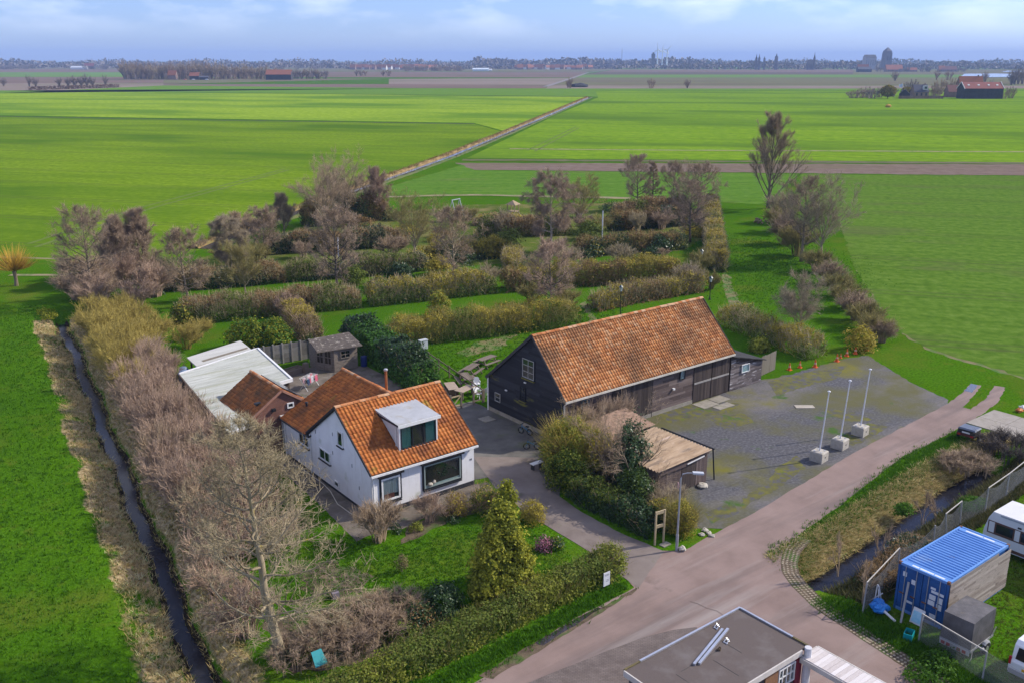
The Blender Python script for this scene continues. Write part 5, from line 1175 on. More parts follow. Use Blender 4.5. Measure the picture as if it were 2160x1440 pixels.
def tree_mesh(style, H, seed, r0=None, lean=(0, 0), scale_w=1.0, dots=None):
    st = STY[style]; rg = random.Random(seed); nr = np.random.default_rng(seed)
    tk = MB(); cr_ = MB(); ends = []
    r0 = r0 or H * 0.022
    th = H * st['tf']; n = 9; pts = []; rad = []
    wob = [(0, 0)]
    for i in range(n): wob.append((wob[-1][0] + rg.gauss(0, 0.012) * H, wob[-1][1] + rg.gauss(0, 0.012) * H))
    for i in range(n + 1):
        t = i / n; pts.append((lean[0] * t + wob[i][0] * 0.5, lean[1] * t + wob[i][1] * 0.5, th * t - (0.1 if i == 0 else 0)))
        rad.append(r0 * (1.35 if i == 0 else 1) * (1 - t * (0.93 if st['tf'] > 0.8 else 0.45)))
    tk.tube(pts, rad, 9)
    def at(t):
        f = t * n; i = min(int(f), n - 1); f -= i
        return Vector(pts[i]).lerp(Vector(pts[i + 1]), f), rad[i] + (rad[i + 1] - rad[i]) * f
    def limb(p, d, L_, r, lvl):
        k = (6, 4, 3)[lvl]; P_ = [tuple(p)]; R_ = [r]; p = Vector(p); d = Vector(d).normalized()
        for i in range(k):
            d = (d + Vector((rg.gauss(0, 1), rg.gauss(0, 1), rg.gauss(0, 1))) * st['wig'] * 0.55 + Vector((0, 0, st['trop']))).normalized()
            p = p + d * (L_ / k); P_.append(tuple(p)); R_.append(r * (1 - 0.8 * (i + 1) / k))
        cr_.cr = rg.random()
        cr_.tube(P_, R_, (5, 4, 3)[lvl], cap=False)
        if lvl >= 1 or style == 'spruce':
            for q in range(1, k + 1):
                a = Vector(P_[q]); dd = a - Vector(P_[q - 1]); ends.append((*a, *dd.normalized()))
        if lvl < 2 and st['ns'][lvl]:
            for j in range(st['ns'][lvl]):
                t = rg.uniform(0.22, 1.0); f = t * k; i = min(int(f), k - 1)
                a = Vector(P_[i]).lerp(Vector(P_[i + 1]), f - i); dd = Vector(P_[i + 1]) - Vector(P_[i])
                limb(a, _rot(dd, rg.uniform(*st['ang']), rg.uniform(0, 6.28)), L_ * st['rat'][lvl] * (1.15 - 0.5 * t) * rg.uniform(0.7, 1.25), max(R_[i] * 0.55, 0.008), lvl + 1)
    for j in range(st['np_']):
        t = st['start'] + (1 - st['start']) * ((j + rg.random()) / st['np_']) ** 0.9; t = min(t, 0.985)
        p, r = at(t); az = j * 2.4 + rg.uniform(-0.4, 0.4); tt = (t - st['start']) / (1 - st['start'])
        e = math.radians(st['el'][0] + (st['el'][1] - st['el'][0]) * (0.25 * rg.random() + 0.75 * tt))
        limb(p, (math.cos(az) * math.cos(e) * scale_w, math.sin(az) * math.cos(e) * scale_w, math.sin(e)), H * st['pl'] * st['shape'](tt) * rg.uniform(0.75, 1.2), max(min(r * 0.6, H * st['r'] * 0.5), 0.012), 0)
    E_ = np.array(ends); k = st['tw']
    p0 = np.repeat(E_[:, :3], k, 0); d0 = np.repeat(E_[:, 3:], k, 0)
    d = unit(d0 * 0.9 + nr.normal(size=p0.shape) * 0.6 + np.array([[0, 0, st.get('tdroop', 0.1)]]))
    ln = nr.uniform(*st['tl'], len(p0))[:, None] * (H / 9.0) ** 0.4
    p0 = p0 + d0 * nr.uniform(-0.15, 0.15, (len(p0), 1))
    V, F, R = sticks(p0, p0 + d * ln, st['twr'] * (H / 9) ** 0.3, st['twr'] * 0.4, nr.uniform(0, 1, len(p0)))
    dm = None
    if dots:
        kk = nr.integers(0, len(p0), int(len(p0) * dots)); q = p0[kk] + d[kk] * ln[kk] * nr.uniform(0.2, 1, (len(kk), 1))
        dm = leaves(q, 0.085 * (H / 9) ** 0.3, nr, nr.uniform(0, 1, len(q)), aspect=1.2)
    Vb = np.array(cr_.v); Fb = np.array([f if len(f) == 4 else (f[0], f[1], f[2], f[2]) for f in cr_.f]); Rb = np.array(cr_.r)
    br = np_mesh('branches', Vb, Fb, Rb); tw = np_mesh('twigs', V, F, R)
    tm = bpy.data.meshes.new('trunk'); tm.from_pydata(tk.v, [], tk.f); a = tm.attributes.new('rnd', 'FLOAT', 'POINT'); a.data.foreach_set('value', np.full(len(tk.v), 0.5, dtype=np.float32))
    return tm, br, tw, (np_mesh('catkins', *dm) if dm else None)
TREES = {}
def tree(name, label, base, H, style, seed, bk, tw, catk=None, lean=(0, 0), sw=1.0, rz=0.0, r0=None, group=None):
    """bare tree > trunk, crown (branches) > twigs, catkins"""
    root = thing(name, label, 'tree', base, rz, group)
    tm, br, tg, dm = tree_mesh(style, H, seed, r0, lean, sw, 0.32 if catk else None)
    link('trunk', tm, bk, root, smooth=True)
    c = link('crown', br, bk, root, smooth=True)
    link('twigs', tg, tw, c)
    if dm: link('catkins', dm, catk, c)
    return root
B_PALE = bark('pale_bark', (0.300, 0.244, 0.156), (0.30, 0.23, 0.05))
B_BROWN = bark('brown_bark', (0.195, 0.150, 0.105), (0.15, 0.15, 0.06))
B_DARK = bark('dark_bark', (0.090, 0.075, 0.063))
B_BIRCH = bark('birch_bark', (0.34, 0.28, 0.22), (0.1, 0.08, 0.06))
TW_PALE = bark('pale_twigs', (0.351, 0.286, 0.169))
TW_BROWN = bark('brown_twigs', (0.34, 0.25, 0.16))
TW_PURPLE = bark('purple_brown_twigs', (0.34, 0.25, 0.17))
TW_OLIVE = bark('olive_twigs', (0.272, 0.232, 0.080))
TW_GREY = bark('grey_twigs', (0.34, 0.275, 0.18))
TW_PINK = bark('pink_brown_twigs', (0.39, 0.275, 0.195))
TW_GOLD = bark('golden_twigs', (0.375, 0.294, 0.075))
TW_WILLOW = bark('orange_willow_twigs', (0.520, 0.325, 0.052))
CATKIN = foliage('dark_catkins', [(0.11, 0.075, 0.05), (0.18, 0.12, 0.085), (0.25, 0.17, 0.12)], trans=0.0)
CATK_P = foliage('purple_catkins', [(0.12, 0.085, 0.06), (0.19, 0.135, 0.095), (0.26, 0.19, 0.135)], trans=0.0)

def shrub_mesh(seed, h, w, nst=26, ntw=900, r=0.02, up=0.6, name='shrub', base_w=0.25, tl=0.3):
    """many-stemmed bare shrub: arching stems and twigs"""
    nr = np.random.default_rng(seed); K = 5
    az = nr.uniform(0, 6.283, nst); sp = np.sqrt(nr.uniform(0.02, 1, nst)) * w * 0.62; hh = h * nr.uniform(0.6, 1.0, nst) * (1 - 0.3 * (sp / (w * 0.62)) ** 2)
    b = np.stack([np.cos(az) * sp * base_w, np.sin(az) * sp * base_w, np.zeros(nst)], 1)
    pts = [b]
    for k in range(1, K + 1):
        t = k / K; o = sp * (base_w + (1 - base_w) * t ** 1.4)
        pts.append(np.stack([np.cos(az) * o, np.sin(az) * o, hh * t ** up], 1) + nr.normal(0, 0.05 * h * t, (nst, 3)) * 0.5)
    parts = []
    rv = nr.uniform(0, 1, nst)
    for k in range(K):
        parts.append(sticks(pts[k], pts[k + 1], r * (1.3 - k / K), r * (1.3 - (k + 1) / K), rv))
    PT = np.stack(pts, 1)
    si = nr.integers(0, nst, ntw); t = nr.uniform(0.25, 1, ntw) ** 0.7 * K; ki = np.minimum(t.astype(int), K - 1); f = (t - ki)[:, None]
    p0 = PT[si, ki] * (1 - f) + PT[si, ki + 1] * f
    d0 = unit(PT[si, ki + 1] - PT[si, ki])
    d = unit(d0 + nr.normal(size=(ntw, 3)) * 0.55 + np.array([[0, 0, 0.25]]))
    ln = nr.uniform(0.4, 1.1, ntw)[:, None] * tl * h
    p1 = p0 + d * ln * 0.55; p2 = p1 + unit(d + nr.normal(size=(ntw, 3)) * 0.35 + np.array([[0, 0, 0.15]])) * ln * 0.45
    rr = nr.uniform(0, 1, ntw)
    parts.append(sticks(p0, p1, r * 0.55, r * 0.42, rr)); parts.append(sticks(p1, p2, r * 0.42, r * 0.2, rr))
    m2 = ntw; j = nr.integers(0, ntw, m2); g = nr.uniform(0, 1, (m2, 1)); q0 = p0[j] + (p2[j] - p0[j]) * g
    dd = unit(d[j] + nr.normal(size=(m2, 3)) * 0.6 + np.array([[0, 0, 0.2]]))
    parts.append(sticks(q0, q0 + dd * ln[j] * 0.4, r * 0.32, r * 0.15, rr[j]))
    V, F, R = join(parts)
    return np_mesh(name, V, F, R), p2
SHR = {}
def shrub(name, label, base, h, w, variant, m, rz=0.0, group=None, cat='shrub', **k):
    key = (variant, tuple(sorted(k.items())))
    if key not in SHR:
        SHR[key] = shrub_mesh(hash_s(variant), 1.0, 1.0, **k)[0]
    me = SHR[key]
    mk = (key, m.name)
    if mk not in SHR:
        c = me.copy(); c.materials.clear(); c.materials.append(m); SHR[mk] = c
    o = bpy.data.objects.new(name, SHR[mk]); COL.objects.link(o)
    o.location = (base[0], base[1], base[2] if len(base) > 2 else 0); o.scale = (w, w, h); o.rotation_euler = (0, 0, rz)
    return tag(o, label, cat, group)
def hash_s(v):
    return sum((i + 1) * ord(c) for i, c in enumerate(str(v)))

L_PRIVET = foliage('privet_leaf', [(0.12, 0.145, 0.018), (0.2, 0.225, 0.03), (0.28, 0.295, 0.05)])
L_DARK = foliage('evergreen_leaf', [(0.012, 0.030, 0.012), (0.033, 0.072, 0.021), (0.075, 0.128, 0.033)], spec=0.35, rough=0.4)
L_MID = foliage('hedge_leaf', [(0.06, 0.095, 0.016), (0.12, 0.16, 0.026), (0.19, 0.22, 0.045)])
L_OLIVE = foliage('olive_leaf', [(0.179, 0.146, 0.022), (0.331, 0.269, 0.039), (0.485, 0.391, 0.061)])
L_BROWNL = foliage('withered_leaf', [(0.115, 0.074, 0.032), (0.230, 0.147, 0.064), (0.346, 0.230, 0.096)])
L_GOLD = foliage('golden_needle', [(0.06, 0.085, 0.01), (0.19, 0.215, 0.02), (0.38, 0.37, 0.035)])
L_GOLDD = foliage('golden_cypress', [(0.05, 0.075, 0.014), (0.18, 0.2, 0.025), (0.38, 0.37, 0.04), (0.62, 0.57, 0.06)], pos=[0.1, 0.42, 0.66, 0.92])
L_CYP = foliage('cypress_leaf', [(0.035, 0.09, 0.018), (0.075, 0.18, 0.03), (0.13, 0.26, 0.05)])
L_STRAW = foliage('straw', [(0.300, 0.206, 0.082), (0.562, 0.413, 0.198), (0.600, 0.600, 0.342)], trans=0.3)
L_STRAWG = foliage('mixed_straw', [(0.098, 0.150, 0.024), (0.273, 0.225, 0.075), (0.585, 0.431, 0.182), (0.600, 0.581, 0.281)], trans=0.3)
L_GRASS = foliage('grass_blade', [(0.025, 0.085, 0.003), (0.058, 0.165, 0.005), (0.10, 0.235, 0.01)], trans=0.35)
L_GRASSY = foliage('pale_grass_blade', [(0.06, 0.09, 0.012), (0.12, 0.155, 0.02), (0.2, 0.21, 0.05)], trans=0.35)

def polyline(pts, n, nr):
    """n random points along a polyline -> positions, tangents"""
    P_ = np.array([p[:2] for p in pts], float); seg = np.linalg.norm(P_[1:] - P_[:-1], axis=1); cum = np.concatenate([[0], np.cumsum(seg)])
    s = nr.uniform(0, cum[-1], n); i = np.clip(np.searchsorted(cum, s) - 1, 0, len(seg) - 1); f = ((s - cum[i]) / seg[i])[:, None]
    return P_[i] * (1 - f) + P_[i + 1] * f, (P_[i + 1] - P_[i]) / seg[i][:, None], s, cum[-1]
def hedge(label, pts, w, h, lm, tm, seed, leaf=0.13, dens=60, twd=14, top=0.5, mix=0.6, lm2=None, rough=0.22, name='hedge', cat='hedge', group=None, stems=0.012):
    """clipped or wild hedge along pts: leaves on a lumpy shell plus upright twigs"""
    nr = np.random.default_rng(seed)
    base = pts[0]
    root = thing(name, label, cat, (base[0], base[1], 0), 0, group)
    total = sum(math.dist(a[:2], b[:2]) for a, b in zip(pts[:-1], pts[1:]))
    n = int(dens * total * (2 * h + w))
    p, t, s, Ln = polyline(pts, n, nr)
    nv = np.stack([-t[:, 1], t[:, 0]], 1)
    a = nr.uniform(0, 1, n); per = 2 * h + w; u = a * per
    lump = 1 + rough * (np.sin(s * 1.7 + seed) * 0.5 + np.sin(s * 0.63 + 2 * seed) * 0.5 + 0.35 * np.sin(s * 4.1 + seed * 3))
    side = np.where(u < h, -0.5, np.where(u < h + w, (u - h) / w - 0.5, 0.5)); zz = np.where(u < h, u, np.where(u < h + w, h, per - u))
    dep = 1 - np.abs(nr.normal(0, 0.16, n))
    q = np.concatenate([p + nv * (side * w * dep * (0.8 + 0.2 * lump))[:, None], (zz * (0.35 * dep + 0.65) * lump)[:, None]], 1)
    q[:, 2] = np.maximum(q[:, 2], 0.03); q += nr.normal(0, 0.05 * h * 0.5, q.shape) * np.array([[1, 1, 0.8]])
    ends = np.minimum(s, Ln - s); q[:, 2] *= np.clip(0.55 + ends / (0.9 * w), 0, 1)
    nrm = np.concatenate([nv * np.where(np.abs(side) > 0.49, np.sign(side), side)[:, None], (u > h)[:, None] * (u < h + w)[:, None] * 1.0], 1) + np.array([[0, 0, 0.25]])
    q -= np.array([[base[0], base[1], 0]])
    ci = (np.arange(n) // 7) * 7; q = q[ci] + nr.normal(0, leaf * 1.0, (n, 3)); q[:, 2] = np.maximum(q[:, 2], 0.02); nrm = nrm[ci]; s = s[ci]; zz = zz[ci]
    # patches of a second species along the hedge
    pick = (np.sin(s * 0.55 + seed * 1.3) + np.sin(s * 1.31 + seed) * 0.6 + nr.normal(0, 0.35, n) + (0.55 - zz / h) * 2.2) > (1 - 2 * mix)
    rv = np.clip(nr.normal(0.5, 0.14, n) + np.repeat(nr.normal(0, 0.2, n)[::7], 7)[:n], 0, 1)
    o = None
    for msk, mm, nm in ((pick if lm2 is not None else np.ones(n, bool), lm, 'foliage'), (~pick, lm2, 'foliage')):
        if mm is None or msk.sum() == 0: continue
        link(nm, np_mesh('foliage', *leaves(q[msk], leaf, nr, rv[msk], nrm=nrm[msk])), mm, root)
    m = int(twd * total * (w + 0.8))
    if m:
        p, t, s, Ln = polyline(pts, m, nr); nv = np.stack([-t[:, 1], t[:, 0]], 1); sd = nr.uniform(-0.5, 0.5, m)
        lump = 1 + rough * (np.sin(s * 1.7 + seed) * 0.5 + np.sin(s * 0.63 + 2 * seed) * 0.5)
        z0 = h * nr.uniform(0.0, 0.8, m) * lump; p0 = np.concatenate([p + nv * (sd * w)[:, None], z0[:, None]], 1) - np.array([[base[0], base[1], 0]])
        d = np.concatenate([nv * sd[:, None] * 0.9, np.ones((m, 1))], 1) + nr.normal(0, 0.28, (m, 3)); d = unit(d)
        ends = np.minimum(s, Ln - s); ln = (h * lump * np.clip(0.55 + ends / (0.9 * w), 0, 1) - z0 * 0.9 + h * top * 0.3 * nr.uniform(-0.2, 1, m)).clip(0.1, 1.2)
        link('twigs', np_mesh('twigs', *sticks(p0, p0 + d * ln[:, None], stems, stems * 0.4, nr.uniform(0, 1, m))), tm, root)
    return root
def blob(label, base, rx, ry, h, lm, seed, n=2500, leaf=0.12, name='bush', cat='bush', lm2=None, tm=None, ntw=0, lump=0.25, shape='dome', group=None, stems=0.012, mixz=None, clump=9):
    """leafy bush or conifer: leaves through a lumpy shell"""
    nr = np.random.default_rng(seed); root = thing(name, label, cat, (base[0], base[1], base[2] if len(base) > 2 else 0), 0, group)
    az = nr.uniform(0, 6.283, n); ct = nr.uniform(-0.15, 1, n)
    k = 1 + lump * (np.sin(3 * az + seed) * 0.4 + np.sin(5 * az + 4 * ct + seed * 2) * 0.35 + np.sin(9 * ct + 2 * az) * 0.35)
    rr = (1 - np.abs(nr.normal(0, 0.2, n))).clip(0.2, 1) * k
    if shape == 'dome':
        st = np.sqrt(np.clip(1 - ct ** 2, 0, 1)); z = h * 0.42 + h * 0.58 * ct * rr; rad = (0.75 + 0.25 * st) * st + 0.0
        low = nr.uniform(0, 1, n) < 0.3; z = np.where(low, nr.uniform(0.02, 0.45, n) * h, z); rad = np.where(low, 0.92, rad)
    else:
        zt = 1 - np.sqrt(nr.uniform(0, 1, n)); z = h * zt * (0.97 + 0.03 * k); rad = (1 - zt) ** 0.72 * (1 - 0.25 * np.exp(-zt * 14))
    q = np.stack([np.cos(az) * rad * rx * rr, np.sin(az) * rad * ry * rr, z], 1)
    nrm = np.stack([np.cos(az) * rad, np.sin(az) * rad, np.full(n, 0.5) + z / h * 0.5], 1)
    sunny = np.clip((rr - 0.75) * 1.2, -0.3, 0.35) if mixz is None else mixz * (rr - 0.9)  # outer leaves coloured lighter, as if sunlit, inner ones darker
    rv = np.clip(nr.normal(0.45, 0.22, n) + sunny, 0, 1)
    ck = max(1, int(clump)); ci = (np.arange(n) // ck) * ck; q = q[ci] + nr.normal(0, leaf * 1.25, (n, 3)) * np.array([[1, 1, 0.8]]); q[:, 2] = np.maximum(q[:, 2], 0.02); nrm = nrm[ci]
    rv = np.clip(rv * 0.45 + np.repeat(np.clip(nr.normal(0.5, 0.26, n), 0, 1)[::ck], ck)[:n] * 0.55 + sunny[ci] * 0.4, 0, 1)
    pick = np.sin(3 * az + seed) + np.sin(6 * z / h + seed * 2) + nr.normal(0, 0.5, n) > 0.6
    for msk, mm in ((~pick if lm2 is not None else np.ones(n, bool), lm), (pick, lm2)):
        if mm is None: continue
        link('foliage', np_mesh('foliage', *leaves(q[msk], leaf, nr, rv[msk], nrm=nrm[msk])), mm, root)
    if tm is not None and ntw:
        a2 = nr.uniform(0, 6.283, ntw); r2 = np.sqrt(nr.uniform(0, 1, ntw)); p0 = np.stack([np.cos(a2) * r2 * rx * 0.5, np.sin(a2) * r2 * ry * 0.5, nr.uniform(0, 0.5, ntw) * h], 1)
        d = unit(np.stack([np.cos(a2) * r2 * 0.8, np.sin(a2) * r2 * 0.8, np.ones(ntw)], 1) + nr.normal(0, 0.25, (ntw, 3)))
        link('twigs', np_mesh('twigs', *sticks(p0, p0 + d * (h * nr.uniform(0.35, 0.72, ntw))[:, None], stems, stems * 0.4, nr.uniform(0, 1, ntw))), tm, root)
    return root
def tufts(name, label, cat, pts, h, m, seed, k=4, wd=0.02, spread=0.5, lay=0.0):
    """grass tufts: k blades each"""
    nr = np.random.default_rng(seed); n = len(pts)
    p = np.repeat(pts, k, 0) + np.concatenate([nr.normal(0, 0.06, (n * k, 2)), np.zeros((n * k, 1))], 1)
    N_ = n * k; az = nr.uniform(0, 6.283, N_); hh = h * nr.uniform(0.4, 1.2, N_)
    d = np.stack([np.cos(az), np.sin(az), np.zeros(N_)], 1); s = np.stack([-np.sin(az), np.cos(az), np.zeros(N_)], 1)
    ln = spread * nr.uniform(0.3, 1.2, N_)
    tip = p + d * (hh * (ln + lay))[:, None] + np.array([[0, 0, 1]]) * (hh * np.maximum(0.15, 1 - lay * nr.uniform(0.3, 1, N_)))[:, None]
    V = np.empty((N_, 3, 3)); V[:, 0] = p - s * wd; V[:, 1] = p + s * wd; V[:, 2] = tip
    rv = np.clip(np.repeat(nr.normal(0.5, 0.2, n), k) + nr.normal(0, 0.12, N_), 0, 1)
    o = link(name, np_mesh(name, V.reshape(-1, 3), np.arange(3 * N_).reshape(N_, 3), np.repeat(rv, 3)), m)
    return stuff(o, label, cat)
# ------------------------------------------------------------------ planting of the place
RV = random.Random(5)
def PP(x, y, z=0): return P(x, y, z)
# -- foreground: gnarled bare tree, privet hedge, garden
tree('bare_tree', 'tall bare tree with crooked pale yellow branches beside the ditch in the left foreground', (14.4, 35.6, 0), 11.2, 'gnarl', 3, B_PALE, TW_PALE, None, (-0.95, 0.75), 1.0, r0=0.25)
tree('bare_tree', 'bare pale branches reaching in at the bottom left corner', (-0.5, 36.0, 0), 5.2, 'gnarl', 9, B_PALE, TW_PALE, None, (0.4, 0.2), 1.0, r0=0.14)
hedge('long clipped yellow green privet hedge along the road in the foreground', [(6, 30.6), (14, 31.0), (19, 31.25), (25.3, 31.65), (31.3, 31.85)], 1.35, 1.3, L_PRIVET, TW_OLIVE, 31, 0.085, 330, 30, 0.5, 0.55, L_MID, 0.07, stems=0.008)
blob('rounded privet bush ending the roadside hedge at the driveway', (31.5, 31.95, 0), 1.15, 1.0, 1.75, L_PRIVET, 33, 2600, 0.085, 'bush', 'bush', L_MID, TW_OLIVE, 250, 0.1)
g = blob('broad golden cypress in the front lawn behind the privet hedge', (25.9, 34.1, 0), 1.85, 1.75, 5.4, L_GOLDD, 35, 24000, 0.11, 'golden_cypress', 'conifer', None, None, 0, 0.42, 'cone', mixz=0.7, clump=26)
mb = MB(); mb.tube([(0, 0, 0), (0, 0, 4.6)], [0.14, 0.03], 7); mb.build('trunk', B_BROWN, g)
blob('small bright yellow conifer by the driveway beyond the cypress', (31.3, 40.6, 0), 0.6, 0.6, 2.2, L_GOLD, 36, 2200, 0.1, 'yellow_conifer', 'conifer', None, None, 0, 0.2)
blob('olive rounded bush at the driveway edge behind the golden cypress', (32.0, 39.0, 0), 0.85, 0.85, 1.35, L_OLIVE, 37, 1700, 0.07, 'bush', 'bush', None, TW_OLIVE, 500, 0.1, stems=0.006)
k = blob('heather bush covered in pink flowers beside the driveway', (30.45, 36.0, 0), 0.55, 0.5, 0.75, foliage('pink_flowers', [(0.16, 0.05, 0.07), (0.38, 0.13, 0.2), (0.5, 0.28, 0.33)]), 38, 900, 0.07, 'flowering_bush', 'bush', L_DARK, None, 0, 0.2)
blob('small dark green bush with yellow flowers next to the pink heather', (31.1, 35.7, 0), 0.45, 0.4, 0.7, L_DARK, 39, 600, 0.07, 'flowering_bush', 'bush', L_GOLD, None, 0, 0.2)
shrub('bare_shrub', 'tall bare brown shrub at the front left corner of the white cottage', PP(800, 1140), 2.6, 2.3, 'a', TW_BROWN, nst=40, ntw=1300, r=0.011)
shrub('bare_shrub', 'reddish bare shrub below the small front window', PP(905, 1100), 1.7, 1.7, 'b', TW_PINK, nst=30, ntw=1100, r=0.010)
blob('tan leafy shrub below the picture window of the cottage', PP(962, 1085), 0.8, 0.8, 1.5, L_OLIVE, 40, 1500, 0.07, 'bush', 'bush', L_BROWNL, TW_BROWN, 400, 0.2, stems=0.007)
blob('green and brown shrub at the front right corner of the cottage', PP(1022, 1075), 0.95, 0.9, 1.7, L_MID, 41, 1500, 0.08, 'bush', 'bush', L_OLIVE, TW_BROWN, 600, 0.25, stems=0.007)
blob('small light green bush at the lawn edge before the cottage', PP(876, 1118), 0.4, 0.4, 0.6, L_PRIVET, 42, 500, 0.06)
blob('low dark green bush in the flower bed', PP(955, 1100), 0.4, 0.4, 0.5, L_DARK, 43, 400, 0.06)
blob('tiny dark shrub beside the bare brown shrub', PP(835, 1122), 0.35, 0.35, 0.5, L_DARK, 44, 350, 0.06)
q = PP(848, 1205); t_ = blob('small round topped shrub on a short stem standing in the lawn', (q[0], q[1], 0.25), 0.3, 0.3, 0.75, foliage('tan_leaf', [(0.12, 0.10, 0.04), (0.2, 0.17, 0.07), (0.28, 0.23, 0.12)]), 45, 500, 0.06, 'standard_shrub', 'shrub', None, None, 0, 0.1)
mb = MB(); mb.tube([(0, 0, -0.25), (0, 0, 0.35)], 0.03, 6); mb.build('stem', B_BROWN, t_)
blob('dark evergreen bush behind the privet hedge left of the golden cypress', PP(935, 1290), 1.0, 0.95, 1.5, L_DARK, 46, 3000, 0.08)
blob('low dark evergreen bush beside the larger dark bush', PP(880, 1315), 0.9, 0.8, 1.1, L_DARK, 47, 2200, 0.08, lm2=L_BROWNL)
for i, (x, y, h_, w_) in enumerate(((830, 1300, 1.3, 2.4), (760, 1325, 1.4, 2.6), (690, 1360, 1.4, 2.4), (620, 1400, 1.2, 2.0), (800, 1345, 1.2, 2.2), (730, 1385, 1.2, 2.2))):
    b_ = shrub('bramble', 'tangled reddish brown bramble thicket behind the privet hedge', PP(x, y), h_, w_, 'br%d' % (i % 2), TW_PURPLE if i % 2 else TW_BROWN, RV.uniform(0, 6), 'brambles behind the privet hedge', 'bramble', nst=40, ntw=1500, r=0.010, base_w=0.8)
for i, (x, y) in enumerate(((645, 1385), (705, 1330), (780, 1300), (850, 1350))):
    blob(('leftmost', 'second', 'third', 'rightmost')[i] + ' pale leaved evergreen shrub among the brambles', PP(x, y), 0.7, 0.65, 0.9, L_MID, 48 + i, 900, 0.075, lm2=L_DARK)
# -- thicket belt along the ditch: pinkish shrubs, olive ones at the far end
y_ = 39.0; i = 0
while y_ < 100:
    for off in (2.5, 4.1, 5.5):
        if y_ < 46 and off > 3: continue
        yy = y_ + RV.uniform(-0.6, 0.6); x = float(ditch_x(yy)) + off + RV.uniform(-0.4, 0.4)
        if yy < 57 and x > 19.6: continue
        if 56 < yy < 73 and x > 20.2 + (yy - 57) * 0.115: continue
        far = yy > 78 + RV.uniform(-4, 4)
        h_ = RV.uniform(2.7, 3.7) * (1.0 if yy > 48 else 0.8)
        shrub('thicket_shrub', 'olive yellow many stemmed bare shrub at the far end of the ditch thicket' if far else 'pinkish brown many stemmed bare shrub in the thicket along the ditch', (x, yy, 0), h_, RV.uniform(2.3, 3.0), 'th%d' % (i % 4), TW_GOLD if far else (TW_PINK if RV.random() < 0.75 else TW_BROWN), RV.uniform(0, 6.28),
              'olive shrubs of the ditch thicket' if far else 'pinkish shrubs of the ditch thicket', nst=34, ntw=850, r=0.0105, up=0.75)
        i += 1
    y_ += 1.75
for j, (x, y, w_, h_) in enumerate(((330, 720, 1.8, 2.2), (395, 735, 1.6, 1.8), (420, 712, 1.4, 1.5))):
    shrub('thicket_shrub', 'olive yellow many stemmed bare shrub at the far end of the ditch thicket', PP(x, y), h_ + 0.5, w_ * 1.7, 'th%d' % j, TW_GOLD, j, 'olive shrubs of the ditch thicket', nst=34, ntw=1250, r=0.0095, up=0.75)
for j in range(20):
    x, y = RV.uniform(150, 345), RV.uniform(560, 655)
    shrub('thicket_shrub', 'reddish brown bare shrub below the purple alders left of the maze', PP(x, y), RV.uniform(2.5, 4.2), RV.uniform(3.0, 4.2), 'th%d' % (j % 4), (TW_PURPLE, TW_PINK, TW_BROWN)[j % 3], j, 'shrubs below the left alders', nst=34, ntw=1250, r=0.0095, up=0.75)
blob('yellow flowering gorse at the far end of the ditch bank', PP(100, 668), 0.9, 2.2, 0.7, L_GOLD, 52, 900, 0.1)
# -- driveway clump between cottage and old sheds
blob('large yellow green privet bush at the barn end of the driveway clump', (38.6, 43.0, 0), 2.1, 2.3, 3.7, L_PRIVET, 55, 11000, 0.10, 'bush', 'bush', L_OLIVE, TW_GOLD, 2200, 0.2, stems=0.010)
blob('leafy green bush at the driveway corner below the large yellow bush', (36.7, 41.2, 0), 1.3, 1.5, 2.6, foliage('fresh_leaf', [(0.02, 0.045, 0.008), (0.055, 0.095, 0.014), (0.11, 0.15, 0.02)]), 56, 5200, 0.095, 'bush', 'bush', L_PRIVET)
hedge('dark glossy laurel hedge along the right of the driveway', [(36.3, 40.0), (36.4, 36.5), (36.5, 33.2)], 1.5, 1.45, L_DARK, TW_BROWN, 57, 0.10, 260, 8, 0.3, 0.85, L_MID, 0.15)
blob('mid green rounded bush above the laurel hedge', (38.2, 36.6, 0), 1.25, 1.3, 2.5, foliage('holly_leaf', [(0.015, 0.035, 0.008), (0.04, 0.075, 0.015), (0.10, 0.14, 0.022)]), 58, 5200, 0.095, lm2=L_DARK)
iv = blob('ivy clad trunk rising dark green behind the laurel hedge', (39.9, 38.7, 0), 1.25, 1.1, 4.4, L_DARK, 59, 6200, 0.11, 'ivy_column', 'ivy', None, None, 0, 0.4)
blob('olive shrub leaning on the rear shed roof', (39.7, 41.6, 0), 1.5, 1.4, 3.0, L_OLIVE, 60, 4500, 0.09, lm2=L_MID, tm=TW_BROWN, ntw=900)
tree('bare_tree', 'bare spreading elder tree with grey twigs over the old shed roof', (39.0, 38.0, 0), 5.6, 'sparse', 61, B_BROWN, TW_BROWN, None, (0.2, 0), 1.2)
tree('bare_tree', 'bare brown spreading tree leaning over the driveway clump', (39.4, 40.4, 0), 5.4, 'sparse', 62, B_BROWN, TW_BROWN, None, (0, 0.2), 1.25)
shrub('bare_shrub', 'tall reddish bare shrub between the rear shed and the barn', (43.2, 45.6, 0), 3.3, 3.0, 'c', TW_PURPLE, nst=40, ntw=1300, r=0.009)
shrub('bare_shrub', 'fine reddish bare shrub at the corner of the barn door', (45.4, 45.4, 0), 3.0, 2.4, 'd', TW_PURPLE, nst=34, ntw=1100, r=0.009)
shrub('bare_shrub', 'straw coloured bare shrub in front of the old shed doors', (39.2, 35.0, 0), 1.8, 2.2, 'c', TW_GREY, 2.0, nst=40, ntw=1300, r=0.009)
blob('low mixed shrub between the laurel hedge and the round broom', (38.0, 34.2, 0), 1.0, 0.9, 1.5, L_OLIVE, 63, 2000, 0.08, lm2=L_MID, tm=TW_GREY, ntw=500)
